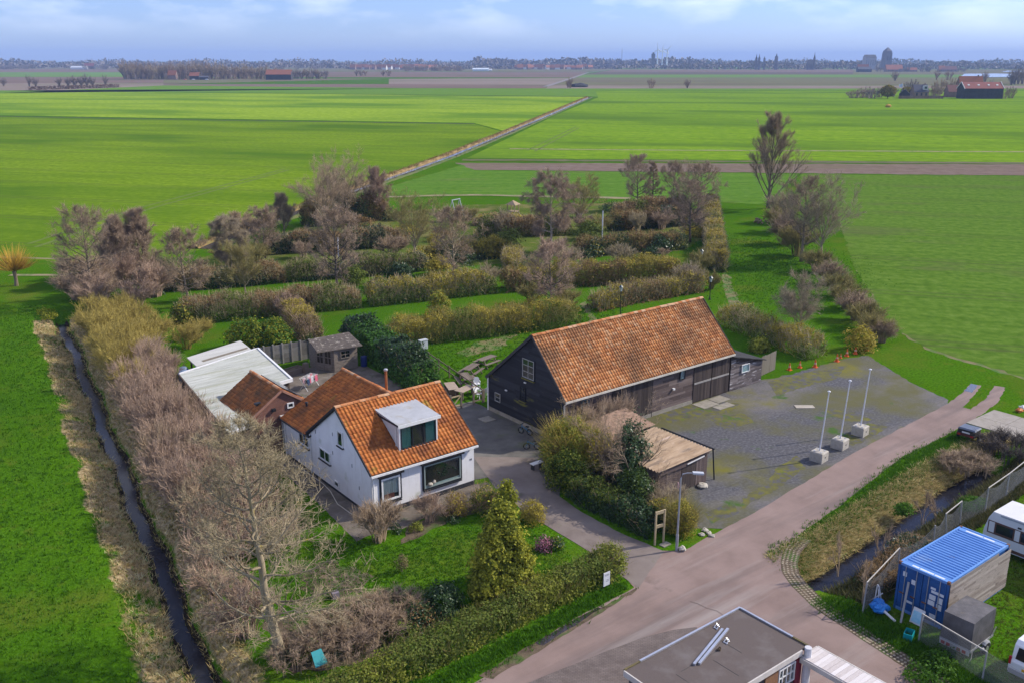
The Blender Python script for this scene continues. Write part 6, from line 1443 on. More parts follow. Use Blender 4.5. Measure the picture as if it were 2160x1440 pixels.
blob('round yellow green broom bush beside the street lamp', (37.9, 32.6, 0), 1.0, 0.95, 2.1, L_OLIVE, 64, 5000, 0.06, 'broom_bush', 'bush', L_PRIVET, TW_OLIVE, 1800, 0.06, stems=0.006)
# -- garden behind the cottage
hedge('dense dark green cypress hedge behind the cottage', [PP(745, 718)[:2], PP(800, 755)[:2], PP(860, 800)[:2], PP(905, 828)[:2]], 2.5, 2.5, L_CYP, TW_BROWN, 66, 0.15, 200, 4, 0.3, 0.85, L_DARK, 0.2)
blob('yellow green cypress bush behind the concrete fence, left of a pair', PP(522, 735), 2.0, 1.8, 3.0, L_GOLD, 67, 5000, 0.13, 'yellow_cypress', 'conifer', L_CYP, None, 0, 0.25, mixz=1.0)
blob('yellow green cypress bush behind the concrete fence, right of a pair', PP(578, 731), 1.8, 1.7, 2.7, L_GOLD, 68, 4500, 0.13, 'yellow_cypress', 'conifer', L_CYP, None, 0, 0.25, mixz=1.0)
hedge('tan beech hedge running back from the yellow cypresses', [PP(660, 727)[:2], PP(635, 700)[:2], PP(612, 672)[:2]], 2.0, 2.4, foliage('beech_leaf', [(0.13, 0.10, 0.04), (0.2, 0.155, 0.07), (0.27, 0.21, 0.10)]), TW_PINK, 69, 0.13, 120, 50, 0.6, 0.7, L_OLIVE, 0.12)
# -- maze hedges: rows run across the plot
HT = [  # px polyline of the base centre, width, height, leaf, second leaf, mix, label
 ([(815, 728), (900, 718), (1020, 705), (1130, 690), (1212, 680)], 2.6, 2.3, L_OLIVE, L_MID, 0.5, 'first maze hedge row, tan topped, behind the picnic lawn'),
 ([(372, 680), (480, 672), (640, 655), (760, 645)], 2.4, 2.2, L_MID, L_BROWNL, 0.6, 'left half of the second maze hedge row, dark leaved'),
 ([(775, 643), (900, 630), (1040, 614)], 2.4, 2.3, L_OLIVE, L_MID, 0.5, 'middle of the second maze hedge row, brownish green'),
 ([(1062, 612), (1200, 602), (1320, 594), (1430, 585)], 2.6, 2.4, L_OLIVE, L_BROWNL, 0.7, 'right half of the second maze hedge row, olive brown'),
 ([(305, 614), (400, 608), (500, 602), (600, 592)], 2.4, 2.0, L_BROWNL, L_DARK, 0.55, 'left part of the third maze hedge row'),
 ([(600, 592), (700, 585), (800, 578), (900, 567)], 2.3, 2.0, L_DARK, L_MID, 0.6, 'middle of the third maze hedge row, very dark green'),
 ([(1212, 540), (1330, 532), (1440, 523)], 2.2, 2.2, L_DARK, L_BROWNL, 0.6, 'right part of the third maze hedge row, dark evergreen'),
 ([(560, 535), (660, 530), (780, 522), (850, 518)], 2.2, 2.4, L_BROWNL, L_DARK, 0.6, 'fourth maze hedge row on the left, brown topped'),
 ([(1010, 500), (1110, 497), (1200, 494)], 2.4, 2.6, L_BROWNL, L_MID, 0.7, 'fourth maze hedge row below the birch'),
 ([(1285, 486), (1400, 478), (1440, 474)], 2.4, 2.6, L_BROWNL, L_DARK, 0.6, 'fourth maze hedge row right of the white pole'),
 ([(1250, 655), (1340, 636), (1480, 612)], 1.8, 1.9, L_OLIVE, L_BROWNL, 0.7, 'tan hedge just behind the barn roof'),
 ([(1528, 682), (1600, 712), (1670, 738), (1722, 758)], 2.0, 2.0, L_OLIVE, L_MID, 0.6, 'clipped olive hedge right of the barn'),
 ([(900, 552), (1000, 545), (1085, 542)], 2.2, 2.2, L_DARK, L_OLIVE, 0.5, 'short dark hedge in the middle of the maze'),
 ([(1085, 548), (1078, 575), (1125, 590)], 1.8, 1.9, L_MID, L_OLIVE, 0.5, 'short green hedge turning at the maze path'),
 ([(1512, 575), (1505, 520), (1500, 470), (1498, 440)], 2.0, 2.2, L_OLIVE, L_MID, 0.6, 'hedge along the right border of the maze'),
 ([(640, 478), (720, 470), (820, 462)], 2.6, 3.4, L_BROWNL, L_DARK, 0.7, 'far left maze hedge under the tall bare trees'),
 ([(1300, 462), (1380, 452), (1450, 446)], 2.4, 2.4, L_BROWNL, L_MID, 0.6, 'far right maze hedge below the red brown trees'),
 ([(1000, 474), (1060, 474), (1130, 474)], 2.2, 1.3, L_BROWNL, L_OLIVE, 0.6, 'brown scrub hedge before the play tower'),
]
for i, (px, w_, h_, l1, l2, mx_, lb) in enumerate(HT):
    d = sum(math.hypot(*P2(*q)) for q in px) / len(px)
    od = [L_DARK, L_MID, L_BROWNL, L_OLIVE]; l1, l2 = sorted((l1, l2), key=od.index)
    hedge(lb, [P2(*q) for q in px], w_ * 1.15, h_ * 1.12, l1, TW_PALE if i % 3 else TW_OLIVE, 80 + i, max(0.11, d * 0.00125), max(70, 150 - d * 0.6), 50, 1.0, mx_, l2, 0.16, 'maze_hedge', stems=max(0.012, d * 0.00016))
# -- maze trees
TL = [  # base px, height, style, bark, twigs, catkins, label
 ((200, 640), 9.5, 'alder', B_BROWN, TW_PURPLE, CATK_P, 'purple brown alder left of the maze, above the olive thicket'),
 ((255, 600), 7.5, 'poplar', B_BROWN, TW_PURPLE, None, 'slim bare tree group right of the purple alder, left stem'),
 ((300, 590), 8.0, 'poplar', B_BROWN, TW_PURPLE, None, 'slim bare tree group right of the purple alder, right stem'),
 ((398, 648), 7.6, 'alder', B_BROWN, TW_BROWN, CATKIN, 'dark catkin covered alder standing in the second maze row'),
 ((490, 575), 6.4, 'birch', B_BIRCH, TW_GREY, None, 'pale barked bare tree with few branches at the left of the maze'),
 ((520, 628), 5.6, 'round', B_PALE, TW_OLIVE, None, 'olive twigged round tree in the left part of the maze'),
 ((690, 500), 10.5, 'round', B_PALE, TW_BROWN, None, 'broad bare brown tree at the far left of the maze'),
 ((735, 480), 10.0, 'round', B_BROWN, TW_BROWN, None, 'second broad bare tree, right of the far left one'),
 ((795, 465), 8.0, 'poplar', B_BROWN, TW_PINK, None, 'reddish bare bushy tree by the long field ditch'),
 ((712, 625), 9.0, 'alder', B_DARK, TW_PURPLE, CATK_P, 'dark purple alder behind the white pole in the left maze'),
 ((875, 556), 8.2, 'round', B_PALE, TW_OLIVE, None, 'wide olive tree with pale trunk in the maze centre'),
 ((957, 600), 8.2, 'alder', B_PALE, TW_BROWN, CATKIN, 'dark brown spreading alder with pale trunk in the maze centre'),
 ((1160, 534), 9.6, 'birch', B_BIRCH, TW_PURPLE, None, 'tall drooping birch in the middle of the maze'),
 ((1227, 482), 7.6, 'round', B_PALE, TW_OLIVE, None, 'round olive tree right of the drooping birch'),
 ((1345, 442), 8.6, 'alder', B_BROWN, TW_PURPLE, CATK_P, 'red brown alder, left of the far right tree group'),
 ((1376, 440), 8.4, 'spruce', B_DARK, TW_BROWN, None, 'thin dark larch in the far right tree group'),
 ((1418, 436), 7.0, 'alder', B_BROWN, TW_PURPLE, None, 'slim bare alder right of the thin dark larch'),
 ((1470, 470), 8.8, 'alder', B_BROWN, TW_PURPLE, CATK_P, 'taller rear purple alder at the right corner of the maze'),
 ((1455, 512), 8.0, 'alder', B_DARK, TW_PURPLE, CATK_P, 'front dense purple alder at the right corner of the maze'),
 ((1165, 668), 7.0, 'alder', B_DARK, TW_PINK, None, 'small bare reddish tree standing behind the left end of the barn roof'),
 ((1620, 440), 15.4, 'poplar', B_BROWN, TW_BROWN, None, 'very tall bare fan shaped tree beyond the grass lane'),
 ((1690, 552), 10.0, 'alder', B_BROWN, TW_PURPLE, CATK_P, 'purple brown alder in the hedgerow right of the grass lane'),
 ((1730, 556), 9.4, 'round', B_PALE, TW_GREY, None, 'bare grey limbed tree beside the hedgerow alder'),
 ((1676, 715), 5.4, 'round', B_PALE, TW_GREY, None, 'small pale bare tree behind the clipped hedge right of the barn'),
 ((600, 500), 6.0, 'poplar', B_BROWN, TW_GREY, None, 'thin grey sapling beside the long field ditch'),
 ((560, 545), 6.0, 'alder', B_BROWN, TW_PURPLE, CATK_P, 'small purple shrubby alder between pale tree and purple alder'),
 ((700, 470), 8.5, 'round', B_BROWN, TW_BROWN, None, 'rearmost broad bare tree of the far left maze group'),
]
for i, (b_, H_, sty, bk_, tw_, ck, lb) in enumerate(TL):
    tree('bare_tree', lb, PP(*b_), H_, sty, 200 + i, bk_, tw_, ck, (RV.uniform(-0.3, 0.3), RV.uniform(-0.3, 0.3)), rz=RV.uniform(0, 6))
# shrubs in and around the maze
for i, (x, y, h_, w_, m_, lb) in enumerate(((610, 668, 2.6, 2.2, TW_PINK, 'pinkish bare shrub above the tan beech hedge'), (1450, 612, 3.2, 3.0, TW_GREY, 'grey bare shrub behind the right end of the barn roof'), (1030, 605, 2.8, 2.6, TW_PALE, 'pale yellow budding shrub at the maze path'),
    (1200, 560, 2.6, 3.0, TW_PALE, 'straw coloured shrub left of the white pole'), (1310, 560, 2.8, 3.4, TW_PALE, 'straw coloured shrub right of the white pole'), (1345, 490, 3.2, 2.6, TW_PALE, 'pale twiggy shrub before the far hedge'), (1480, 575, 3.0, 2.6, TW_OLIVE, 'olive bare shrub by the first lantern'),
    (1460, 600, 3.0, 2.4, TW_OLIVE, 'olive bare shrub left of the second lantern'), (1060, 500, 4.0, 3.0, TW_GREY, 'grey leafless shrub before the play tower'), (1655, 470, 5.0, 4.5, TW_PALE, 'pale bushy shrub at the top of the right hedgerow'), (1500, 610, 2.2, 1.8, TW_OLIVE, 'small olive shrub behind the lantern'),
    (640, 545, 2.4, 2.4, TW_PURPLE, 'purple twiggy shrub in the left maze'), (1120, 640, 2.4, 2.4, TW_OLIVE, 'olive shrub at the left of the small reddish tree'), (1195, 655, 2.6, 2.6, TW_OLIVE, 'olive shrub at the right of the small reddish tree'))):
    shrub('bare_shrub', lb, PP(x, y), h_, w_, 'm%d' % (i % 4), m_, i * 1.3, None, nst=34, ntw=1100, r=0.013)
for i, (x, y, rx, h_, l1, lb) in enumerate(((1072, 540, 1.9, 3.8, L_MID, 'leaning dark green conifer bush in the maze centre'), (927, 668, 1.1, 2.7, L_PRIVET, 'light green upright bush on the maze lawn'), (320, 618, 1.9, 3.0, L_DARK, 'dark round evergreen bush at the left end of the third maze row'), (390, 682, 1.4, 2.3, L_MID, 'bright green rounded bush at the left end of the second maze row'),
    (1245, 505, 2.0, 2.8, L_MID, 'green bush between round olive tree and white pole'), (1250, 540, 1.5, 2.0, L_DARK, 'dark shrub at the foot of the white pole'), (1390, 530, 1.6, 2.4, L_DARK, 'bluish dark shrub in the right part of the maze'), (925, 580, 1.6, 2.4, L_OLIVE, 'olive bush left of the spreading dark alder'), (845, 585, 1.4, 1.8, L_DARK, 'dark evergreen bush below the wide olive tree'),
    (1815, 738, 1.35, 2.2, L_OLIVE, 'rounded olive bush beside the traffic cones'), (745, 600, 1.4, 2.2, L_MID, 'green bush below the dark purple alder'), (645, 655, 1.2, 2.0, L_DARK, 'dark holly bush in the second maze row'), (1600, 740, 0.9, 1.2, L_PRIVET, 'low green bush before the clipped olive hedge'))):
    d = math.hypot(*P2(x, y)); blob(lb, PP(x, y), rx, rx, h_, l1, 300 + i, 1800, max(0.12, d * 0.0015), lump=0.25, lm2=L_OLIVE if i % 2 else None)
for j in range(44):
    x = RV.uniform(470, 1480); y = RV.uniform(455, 560) + (1080 - x) * 0.035; q = P2(x, y); h_ = RV.uniform(0.9, 2.3)
    if j % 2: shrub('maze_scrub', 'leafless brown scrub bush between the far maze rows', (*q, 0), h_ * 1.3, h_ * 1.7, 'm%d' % (j % 4), (TW_BROWN, TW_OLIVE, TW_PURPLE)[j % 3], j, 'scrub between the far maze rows', nst=34, ntw=1100, r=0.013)
    else: blob('low leafy scrub bush between the far maze rows', (*q, 0), h_ * 1.1, h_ * 1.1, h_, (L_DARK, L_OLIVE, L_BROWNL)[j % 3], 700 + j, 700, 0.17, 'maze_scrub', 'bush', group='leafy scrub between the far maze rows')
# right hedgerow shrubs
for i, (x, y, h_, w_) in enumerate(((1640, 490, 4.2, 4.4), (1660, 515, 4.2, 4.4), (1682, 540, 4.4, 4.2), (1722, 575, 3.0, 3.6), (1745, 600, 2.8, 3.2), (1765, 625, 2.8, 3.2), (1785, 650, 2.8, 3.2), (1805, 675, 2.8, 3.2), (1825, 695, 2.7, 3.2), (1845, 715, 2.4, 3.0), (1860, 722, 2.0, 2.2))):
    shrub('hedgerow_shrub', 'olive brown leafless shrub in the hedgerow beside the side field', PP(x, y), h_, w_, 'hr%d' % (i % 3), (TW_OLIVE, TW_BROWN, TW_OLIVE)[i % 3], i * 0.9, 'shrubs of the right hedgerow', nst=40, ntw=1500, r=0.012)
# pollard willow
pw = thing('pollard_willow', 'orange twigged pollard willow at the left edge of the picture', 'tree', PP(35, 603))
mb = MB(); mb.tube([(0, 0, 0), (0.05, 0, 0.8), (0, 0, 1.7), (0, 0, 2.0)], [0.26, 0.2, 0.24, 0.3], 9); mb.build('trunk', B_BROWN, pw)
nr = np.random.default_rng(77); n = 520; az = nr.uniform(0, 6.283, n); e = np.arccos(nr.uniform(0.05, 1, n)); d = np.stack([np.cos(az) * np.sin(e), np.sin(az) * np.sin(e), np.cos(e)], 1)
p0 = d * 0.25 + np.array([[0, 0, 1.9]]); ln = nr.uniform(1.6, 3.2, n)[:, None]; p1 = p0 + d * ln * 0.5 + np.array([[0, 0, 0.12]]); p2 = p1 + unit(d + np.array([[0, 0, 0.45]])) * ln * 0.5
rv = nr.uniform(0, 1, n); link('shoots', np_mesh('shoots', *join([sticks(p0, p1, 0.022, 0.016, rv), sticks(p1, p2, 0.016, 0.007, rv)])), TW_WILLOW, pw)

# -- grasses
def scatter_poly(poly, n, nr, soft=0.25):
    a = np.array(poly); lo = a.min(0); hi = a.max(0); out = []
    from mathutils.geometry import intersect_point_tri_2d
    k = 0; px, py = a[:, 0], a[:, 1]
    while k < n:
        q = nr.uniform(lo, hi, (n, 2)); ins = np.zeros(n, bool); j = len(a) - 1
        for i in range(len(a)):
            c = ((py[i] > q[:, 1]) != (py[j] > q[:, 1])) & (q[:, 0] < (px[j] - px[i]) * (q[:, 1] - py[i]) / (py[j] - py[i] + 1e-12) + px[i]); ins ^= c; j = i
        out.append(q[ins]); k += ins.sum()
    q = np.concatenate(out)[:n]; q = q + nr.normal(0, soft, q.shape)
    return np.concatenate([q, height(q[:, 0], q[:, 1])[:, None]], 1)
nr = np.random.default_rng(90)
def near_bias(p, r): return p
yy = nr.uniform(30, 104, 9000); xx = ditch_x(yy) + nr.uniform(-2.15, -0.6, 9000) + 0.3 * np.sin(yy * 0.9)
keep = nr.uniform(0, 1, 9000) < 0.08 + 0.6 * (np.sin(yy * 0.5) + np.sin(yy * 1.7 + xx * 2) > -0.1)
xx, yy = xx[keep], yy[keep]
tufts('dry_reed_grass', 'flattened straw coloured grass on the left bank of the ditch', 'grass', np.stack([xx, yy, height(xx, yy)], 1), 0.27, L_STRAW, 91, 5, 0.022, 0.7, 0.8)
yy = nr.uniform(30, 104, 7000); xx = ditch_x(yy) + np.where(nr.uniform(0, 1, 7000) < 0.5, nr.uniform(0.38, 2.2, 7000), nr.uniform(-2.6, -0.38, 7000))
tufts('ditch_grass', 'green and tan rough grass tufts along both sides of the ditch', 'grass', np.stack([xx, yy, height(xx, yy)], 1), 0.27, L_STRAWG, 92, 4, 0.022, 0.7, 0.3)
xx = nr.uniform(39.6, 67, 8000); yy = brook_y(xx) + nr.uniform(0.7, 3.0, 8000)
tufts('brook_reed_grass', 'dry flattened reed grass on the bank below the road', 'grass', np.stack([xx, yy, height(xx, yy)], 1), 0.3, L_STRAWG, 93, 5, 0.022, 0.7, 0.8)
xx = nr.uniform(39.6, 70, 4500); yy = brook_y(xx) + nr.uniform(-3.6, -0.75, 4500)
tufts('brook_weeds', 'weedy olive undergrowth between the brook and the wire fence', 'undergrowth', np.stack([xx, yy, height(xx, yy)], 1), 0.4, foliage('weed_leaf', [(0.03, 0.045, 0.012), (0.08, 0.085, 0.025), (0.16, 0.13, 0.055)]), 94, 5, 0.03, 0.8, 0.2)
q = scatter_poly([(-8, 30), (9, 34), (10.5, 50), (13, 66), (17, 86), (20, 104), (20, 112), (10, 112), (-6, 60)], 16000, nr, 1.5)
tufts('meadow_grass', 'lush green meadow grass left of the ditch', 'grass', q, 0.17, L_GRASS, 95, 4, 0.025, 0.8)
q = scatter_poly([(17, 33.5), (30, 33), (31.6, 36), (31.5, 41), (24, 41.5), (22, 44), (20.3, 55), (17.5, 50), (15.8, 38)], 9000, nr)
tufts('garden_grass', 'green lawn grass in the cottage front garden', 'grass', q, 0.12, L_GRASS, 96, 4, 0.02, 0.9)
q = np.concatenate([scatter_poly([(40, 28.0), (43, 28.1), (49, 28.9), (58, 30.4), (66, 30.6), (66, 29.0), (52, 27.6), (42, 26.6), (39.6, 24.5), (39.2, 26)], 4500, nr), scatter_poly([(37.9, 23.5), (39.3, 22.8), (39.2, 18), (38.8, 14), (37.0, 14), (37.5, 19)], 2600, nr), scatter_poly([(14, 29), (20, 29.2), (31, 30.2), (31.5, 31.0), (20, 30.3), (14, 30)], 2200, nr)])
tufts('verge_grass', 'rough green grass on the road verges', 'grass', q, 0.2, L_GRASS, 97, 4, 0.022, 0.8)
q = scatter_poly([(39.5, 20.5), (60, 22.5), (60, 14), (39.2, 13)], 5200, nr)
tufts('paddock_grass', 'short yellowish grass of the caravan yard', 'grass', q, 0.10, L_GRASSY, 98, 4, 0.022, 0.9)
q = np.concatenate([scatter_poly([(43, 57.5), (70, 58), (70, 72), (48, 78), (44, 70)], 5000, nr, 1.0), scatter_poly([(86, 60), (108, 66), (118, 84), (112, 98), (100, 80), (84, 66)], 6000, nr, 3.0)])
tufts('lane_grass', 'bright green grass of the picnic lawn and the grass lane', 'grass', q, 0.16, L_GRASS, 99, 4, 0.03, 0.8)
nr = np.random.default_rng(101); k = np.array([(p.x, p.y) for p in DLINE]); ii = nr.integers(0, len(k) - 1, 6000); f = nr.uniform(0, 1, (6000, 1)); c = k[ii] * (1 - f) + k[ii + 1] * f; d = unit(np.concatenate([k[ii + 1] - k[ii], np.zeros((6000, 1))], 1)); off = 1.6 + nr.normal(0, 0.45, 6000)
c = c + np.stack([-d[:, 1], d[:, 0]], 1) * off[:, None]
tufts('bank_reeds', 'tan reeds lining the long field ditch', 'reeds', np.concatenate([c, np.full((6000, 1), 0.25)], 1), 0.7, foliage('tan_reed', [(0.16, 0.10, 0.03), (0.27, 0.18, 0.06), (0.34, 0.25, 0.11)]), 102, 3, 0.05, 0.3)
# ------------------------------------------------------------------ yard objects
RP = random.Random(41)
# flag poles in concrete blocks
M_BLOCK = mat('cast_concrete', [(0.33, 0.3, 0.24), (0.42, 0.385, 0.32), (0.48, 0.45, 0.39)], scale=3, rough=0.9, bump=0.2, bscale=20, dist=0.01, mix=((0.25, 0.22, 0.16), 2.5, 0.56, 0.75))
M_POLE = mat('white_pole', [(0.62, 0.62, 0.63), (0.72, 0.72, 0.73)], scale=2, rough=0.35)
def flagpole(base, label, lean):
    t = thing('flagpole', label, 'flagpole', base, 0.12, 'flagpoles along the road')
    s = 0.46; mb = MB()
    mb.add([(-s, -s, 0), (s, -s, 0), (s, s, 0), (-s, s, 0), (-s, -s, 0.66), (s, -s, 0.66), (s, s, 0.66), (-s, s, 0.66), (-s + .05, -s + .05, 0.72), (s - .05, -s + .05, 0.72), (s - .05, s - .05, 0.72), (-s + .05, s - .05, 0.72)],
           [(3, 2, 1, 0), (0, 1, 5, 4), (1, 2, 6, 5), (2, 3, 7, 6), (3, 0, 4, 7), (4, 5, 9, 8), (5, 6, 10, 9), (6, 7, 11, 10), (7, 4, 8, 11), (8, 9, 10, 11)])
    b = mb.build('block', M_BLOCK, t)
    for (x, y) in ((-.25, -.25), (.25, -.25), (-.25, .25), (.25, .25)):
        mb = MB(); mb.lathe([(0.07, 0), (0.075, 0.02), (0.03, 0.03)], (x, y, 0.722), 8); mb.build('lifting_eye', M_ZINC, b)
    for (x, y) in ((s - 0.02, 0), (0, -s - 0.005)):
        mb = MB(); mb.box(x - 0.06 if x == 0 else x, x + 0.06 if x == 0 else x + 0.025, y - 0.06 if y == 0 else y, y + 0.06 if y == 0 else y + 0.01, 0.3, 0.4); mb.build('socket', M_TAR, b)
    mb = MB(); mb.tube([(0, 0, 0.7), (lean[0], lean[1], 5.0)], [0.055, 0.035], 9); p = mb.build('pole', M_POLE, t, smooth=False)
    mb = MB(); mb.lathe([(0.05, 0), (0.11, 0.02), (0.11, 0.06), (0.04, 0.1)], (lean[0], lean[1], 4.98), 10); mb.build('cap', M_POLE, p)
flagpole((P(1730, 975)[0] + .25, P(1730, 975)[1] + .3, 0), 'white flagpole in a concrete block, nearest the street lamp', (0.2, -0.16))
flagpole((P(1774, 948)[0] + .25, P(1774, 948)[1] + .3, 0), 'white flagpole in a concrete block, middle of three', (0.2, -0.16))
flagpole((P(1817, 920)[0] + .25, P(1817, 920)[1] + .3, 0), 'white flagpole in a concrete block, farthest of three', (0.22, -0.14))
# traffic cones
M_CONE = mat('orange_cone', [(0.6, 0.11, 0.02)], rough=0.5)
def cone():
    t = thing('traffic_cone', 'x', 'traffic cone', (0, 0, 0), 0, 'traffic cones at the yard edge')
    mb = MB(); mb.box(-0.2, 0.2, -0.2, 0.2, 0, 0.04); mb.build('base', M_CONE, t)
    mb = MB(); mb.lathe([(0.15, 0.04), (0.03, 0.66), (0.02, 0.67)], (0, 0, 0), 12); b = mb.build('body', M_CONE, t)
    mb = MB(); mb.lathe([(0.112, 0.27), (0.082, 0.41)], (0, 0, 0), 12); mb.build('stripe', mat('faded_stripe', [(0.6, 0.35, 0.25)], rough=0.4), b)
    return t
c0 = cone()
CN = [(1665, 780, 'orange traffic cone nearest the slatted screen', 1), (1687, 775, 'orange traffic cone second from the slatted screen', .95), (1719, 774, 'orange traffic cone before the end of the clipped hedge', 1.1), (1765, 762, 'orange traffic cone just right of the hedge end', 1.1), (1773, 755, 'small orange cone half sunk in grass', .7), (1786, 751, 'orange traffic cone left of the one by the olive bush', 1.05), (1804, 746, 'orange traffic cone in front of the rounded olive bush', 1.05), (1828, 739, 'farthest orange traffic cone on the grass', 1)]
for i, (x, y, lb, s) in enumerate(CN):
    if i == 0: c0.location = P(x, y); c0['label'] = lb
    else: dup(c0, P(x, y), RP.uniform(0, 1), lb, s)
# street lamp
q = P(1427, 1160); R_ = Vector((_ca, -_sa, 0))
sl = thing('street_lamp', 'slim grey street lamp with flat head at the driveway corner', 'street lamp', q)
mb = MB(); mb.tube([(0, 0, 0), (0, 0, 1.0)], [0.085, 0.08], 10); mb.build('base', M_ZINC, sl)
a = R_ * 0.1; b = R_ * 0.35; c = R_ * 0.65
mb = MB(); mb.tube([(0, 0, 1.0), (0.02, 0, 4.4), (a.x, a.y, 4.68), (b.x, b.y, 4.75), (c.x, c.y, 4.75)], [0.055, 0.045, 0.035, 0.03, 0.03], 8); mb.build('pole', M_ZINC, sl)
d = R_ * 1.25; mb = MB(); mb.bar((c.x, c.y, 4.76), (d.x, d.y, 4.72), 0.24, 0.1); mb.build('lamp_head', mat('pale_lamp', [(0.45, 0.47, 0.5)], rough=0.4), sl)
mb = MB(); e = R_ * -0.12; mb.bar((e.x, e.y, 4.0), (e.x + R_.x * 0.03, e.y + R_.y * 0.03, 4.0), 0.28, 0.3); mb.build('sign_disc', mat('pink_sign', [(0.6, 0.38, 0.33)], rough=0.5), sl)
mb = MB(); mb.ball((R_.x * 0.3, R_.y * 0.3, 0.12), 0.22, 8, 5, 0.2, 0.7); o = mb.build('boulder', M_BLOCK); o.location = q; tag(o, 'pale boulder at the foot of the street lamp', 'boulder')
# timber sign frame
M_PALEWOOD = mat('pale_new_timber', [(0.36, 0.28, 0.16), (0.46, 0.37, 0.22)], scale=4, rough=0.8, stretch=(1, 1, 0.3))
fa = Vector(P(1381, 1149)); fb = Vector(P(1397, 1144)); fb = fa + (fb - fa).normalized() * 0.62
fr = thing('timber_frame', 'pale timber frame on two posts at the end of the laurel hedge', 'sign frame', tuple(fa))
dd = fb - fa
for k in (Vector((0, 0, 0)), dd):
    mb = MB(); mb.bar(tuple(k), tuple(k + Vector((0, 0, 2.1))), 0.09); mb.build('post', M_PALEWOOD, fr)
for z in (1.15, 2.0):
    mb = MB(); mb.bar(tuple(Vector((0, 0, z)) + dd * 0.08), tuple(dd * 0.92 + Vector((0, 0, z))), 0.07, 0.18); mb.build('rail', M_PALEWOOD, fr)
mb = MB(); mb.box(-0.3, 0.3, -0.2, 0.2, 0, 0.05); o = mb.build('drain_cover', M_CONC); o.location = P(1403, 1148); o.location.z = 0.0; tag(o, 'brown drain cover beside the timber frame', 'drain cover')
mb = MB(); mb.box(-0.75, 0.75, -0.33, 0.33, 0, 0.05); o = mb.build('manhole_slab', mat('pale_slab', [(0.33, 0.29, 0.23), (0.42, 0.38, 0.31)], scale=3, rough=0.9)); q = P(1697, 858); o.location = (q[0], q[1], 0.01); o.rotation_euler.z = -0.65; tag(o, 'pale concrete manhole slab lying in the gravel yard', 'manhole')
mb = MB(); mb.box(-0.5, 0.5, -0.5, 0.5, 0, 0.04); o = mb.build('manhole_slab', M_CONC); q = P(1027, 884); o.location = (q[0], q[1], 0.01); tag(o, 'square concrete cover on the paving beside the barn corner', 'manhole')
# small white street sign at the hedge end
q = P(1279, 1240); sg = thing('house_sign', 'small white sign board standing before the end of the privet hedge', 'sign', (q[0], q[1], 0), 0.0)
mb = MB(); mb.box(-0.22, 0.22, -0.02, 0.02, 0.18, 0.95); b = mb.build('board', mat('sign_white', [(0.6, 0.6, 0.63), (0.7, 0.7, 0.72)], scale=6, rough=0.5), sg)
for x in (-0.18, 0.18):
    mb = MB(); mb.box(x - 0.025, x + 0.025, 0.022, 0.06, 0, 0.9); mb.build('post', M_PLINTH, sg)
mb = MB()
for (x0, x1, z) in ((-0.15, 0.12, 0.82), (-0.12, 0.15, 0.76), (-0.02, 0.16, 0.5), (-0.05, 0.14, 0.42)): mb.box(x0, x1, -0.026, -0.021, z, z + 0.035)
mb.build('lettering', mat('grey_print', [(0.25, 0.26, 0.3)], rough=0.6), b)
# lanterns and white poles in the maze
M_IRON = mat('black_iron', [(0.012, 0.013, 0.016), (0.03, 0.03, 0.034)], scale=5, rough=0.5)
def lantern(base, label, h):
    t = thing('lantern_post', label, 'lantern', base, 0, 'lanterns by the maze')
    mb = MB(); mb.lathe([(0.14, 0), (0.14, 0.1), (0.07, 0.2), (0.045, 0.5), (0.04, h - 0.75), (0.09, h - 0.68), (0.05, h - 0.62)], (0, 0, 0), 8); mb.build('post', M_IRON, t)
    mb = MB(); mb.lathe([(0.11, h - 0.62), (0.2, h - 0.2)], (0, 0, 0), 6); mb.build('glass', mat('lantern_glass', [(0.4, 0.42, 0.42)], rough=0.15), t)
    mb = MB(); mb.lathe([(0.24, h - 0.2), (0.26, h - 0.17), (0.1, h), (0.03, h + 0.08)], (0, 0, 0), 6); mb.build('cap', mat('lantern_cap', [(0.03, 0.06, 0.08)], rough=0.4), t)
lantern(P(1478, 575), 'black lantern post at the maze border, farther of two', 3.0); lantern(P(1497, 632), 'black lantern post behind the right end of the barn', 2.7); lantern(P(1308, 672), 'lantern just showing over the barn ridge', 3.6)
for (x, y, h, lb) in ((1270, 507, 4.5, 'thin white pole in the right part of the maze'), (716, 572, 4.4, 'white pole in front of the dark purple alder')):
    t = thing('white_post', lb, 'pole', P(x, y)); mb = MB(); mb.tube([(0, 0, 0), (0, 0, h)], [0.1, 0.085], 8); mb.build('pole', M_POLE, t); mb = MB(); mb.lathe([(0.1, 0), (0.12, 0.03), (0.03, 0.1)], (0, 0, h), 8); mb.build('cap', M_TAR, t)
# swing and play tower beyond the maze
t = thing('swing_frame', 'grey A-frame swing on the far lawn', 'swing', P(962, 456), 0.3)
for x in (-1.1, 1.1):
    for s in (-1, 1):
        mb = MB(); mb.bar((x, s * 0.9, 0), (x * 0.95, 0, 2.9), 0.1); mb.build('leg', mat('grey_post', [(0.35, 0.38, 0.4)], rough=0.6), t)
mb = MB(); mb.bar((-1.2, 0, 2.9), (1.2, 0, 2.9), 0.12); mb.build('beam', MATS['grey_post'], t)
for x in (-0.4, 0.4):
    mb = MB(); mb.box(x - 0.2, x + 0.2, -0.1, 0.1, 0.5, 0.55); mb.bar((x - 0.18, 0, 0.55), (x - 0.18, 0, 2.85), 0.025); mb.bar((x + 0.18, 0, 0.55), (x + 0.18, 0, 2.85), 0.025); mb.build('swing_seat', M_TAR, t)
t = thing('play_tower', 'tan timber play tower with slide on the far lawn', 'play tower', P(1082, 462), 0.4)
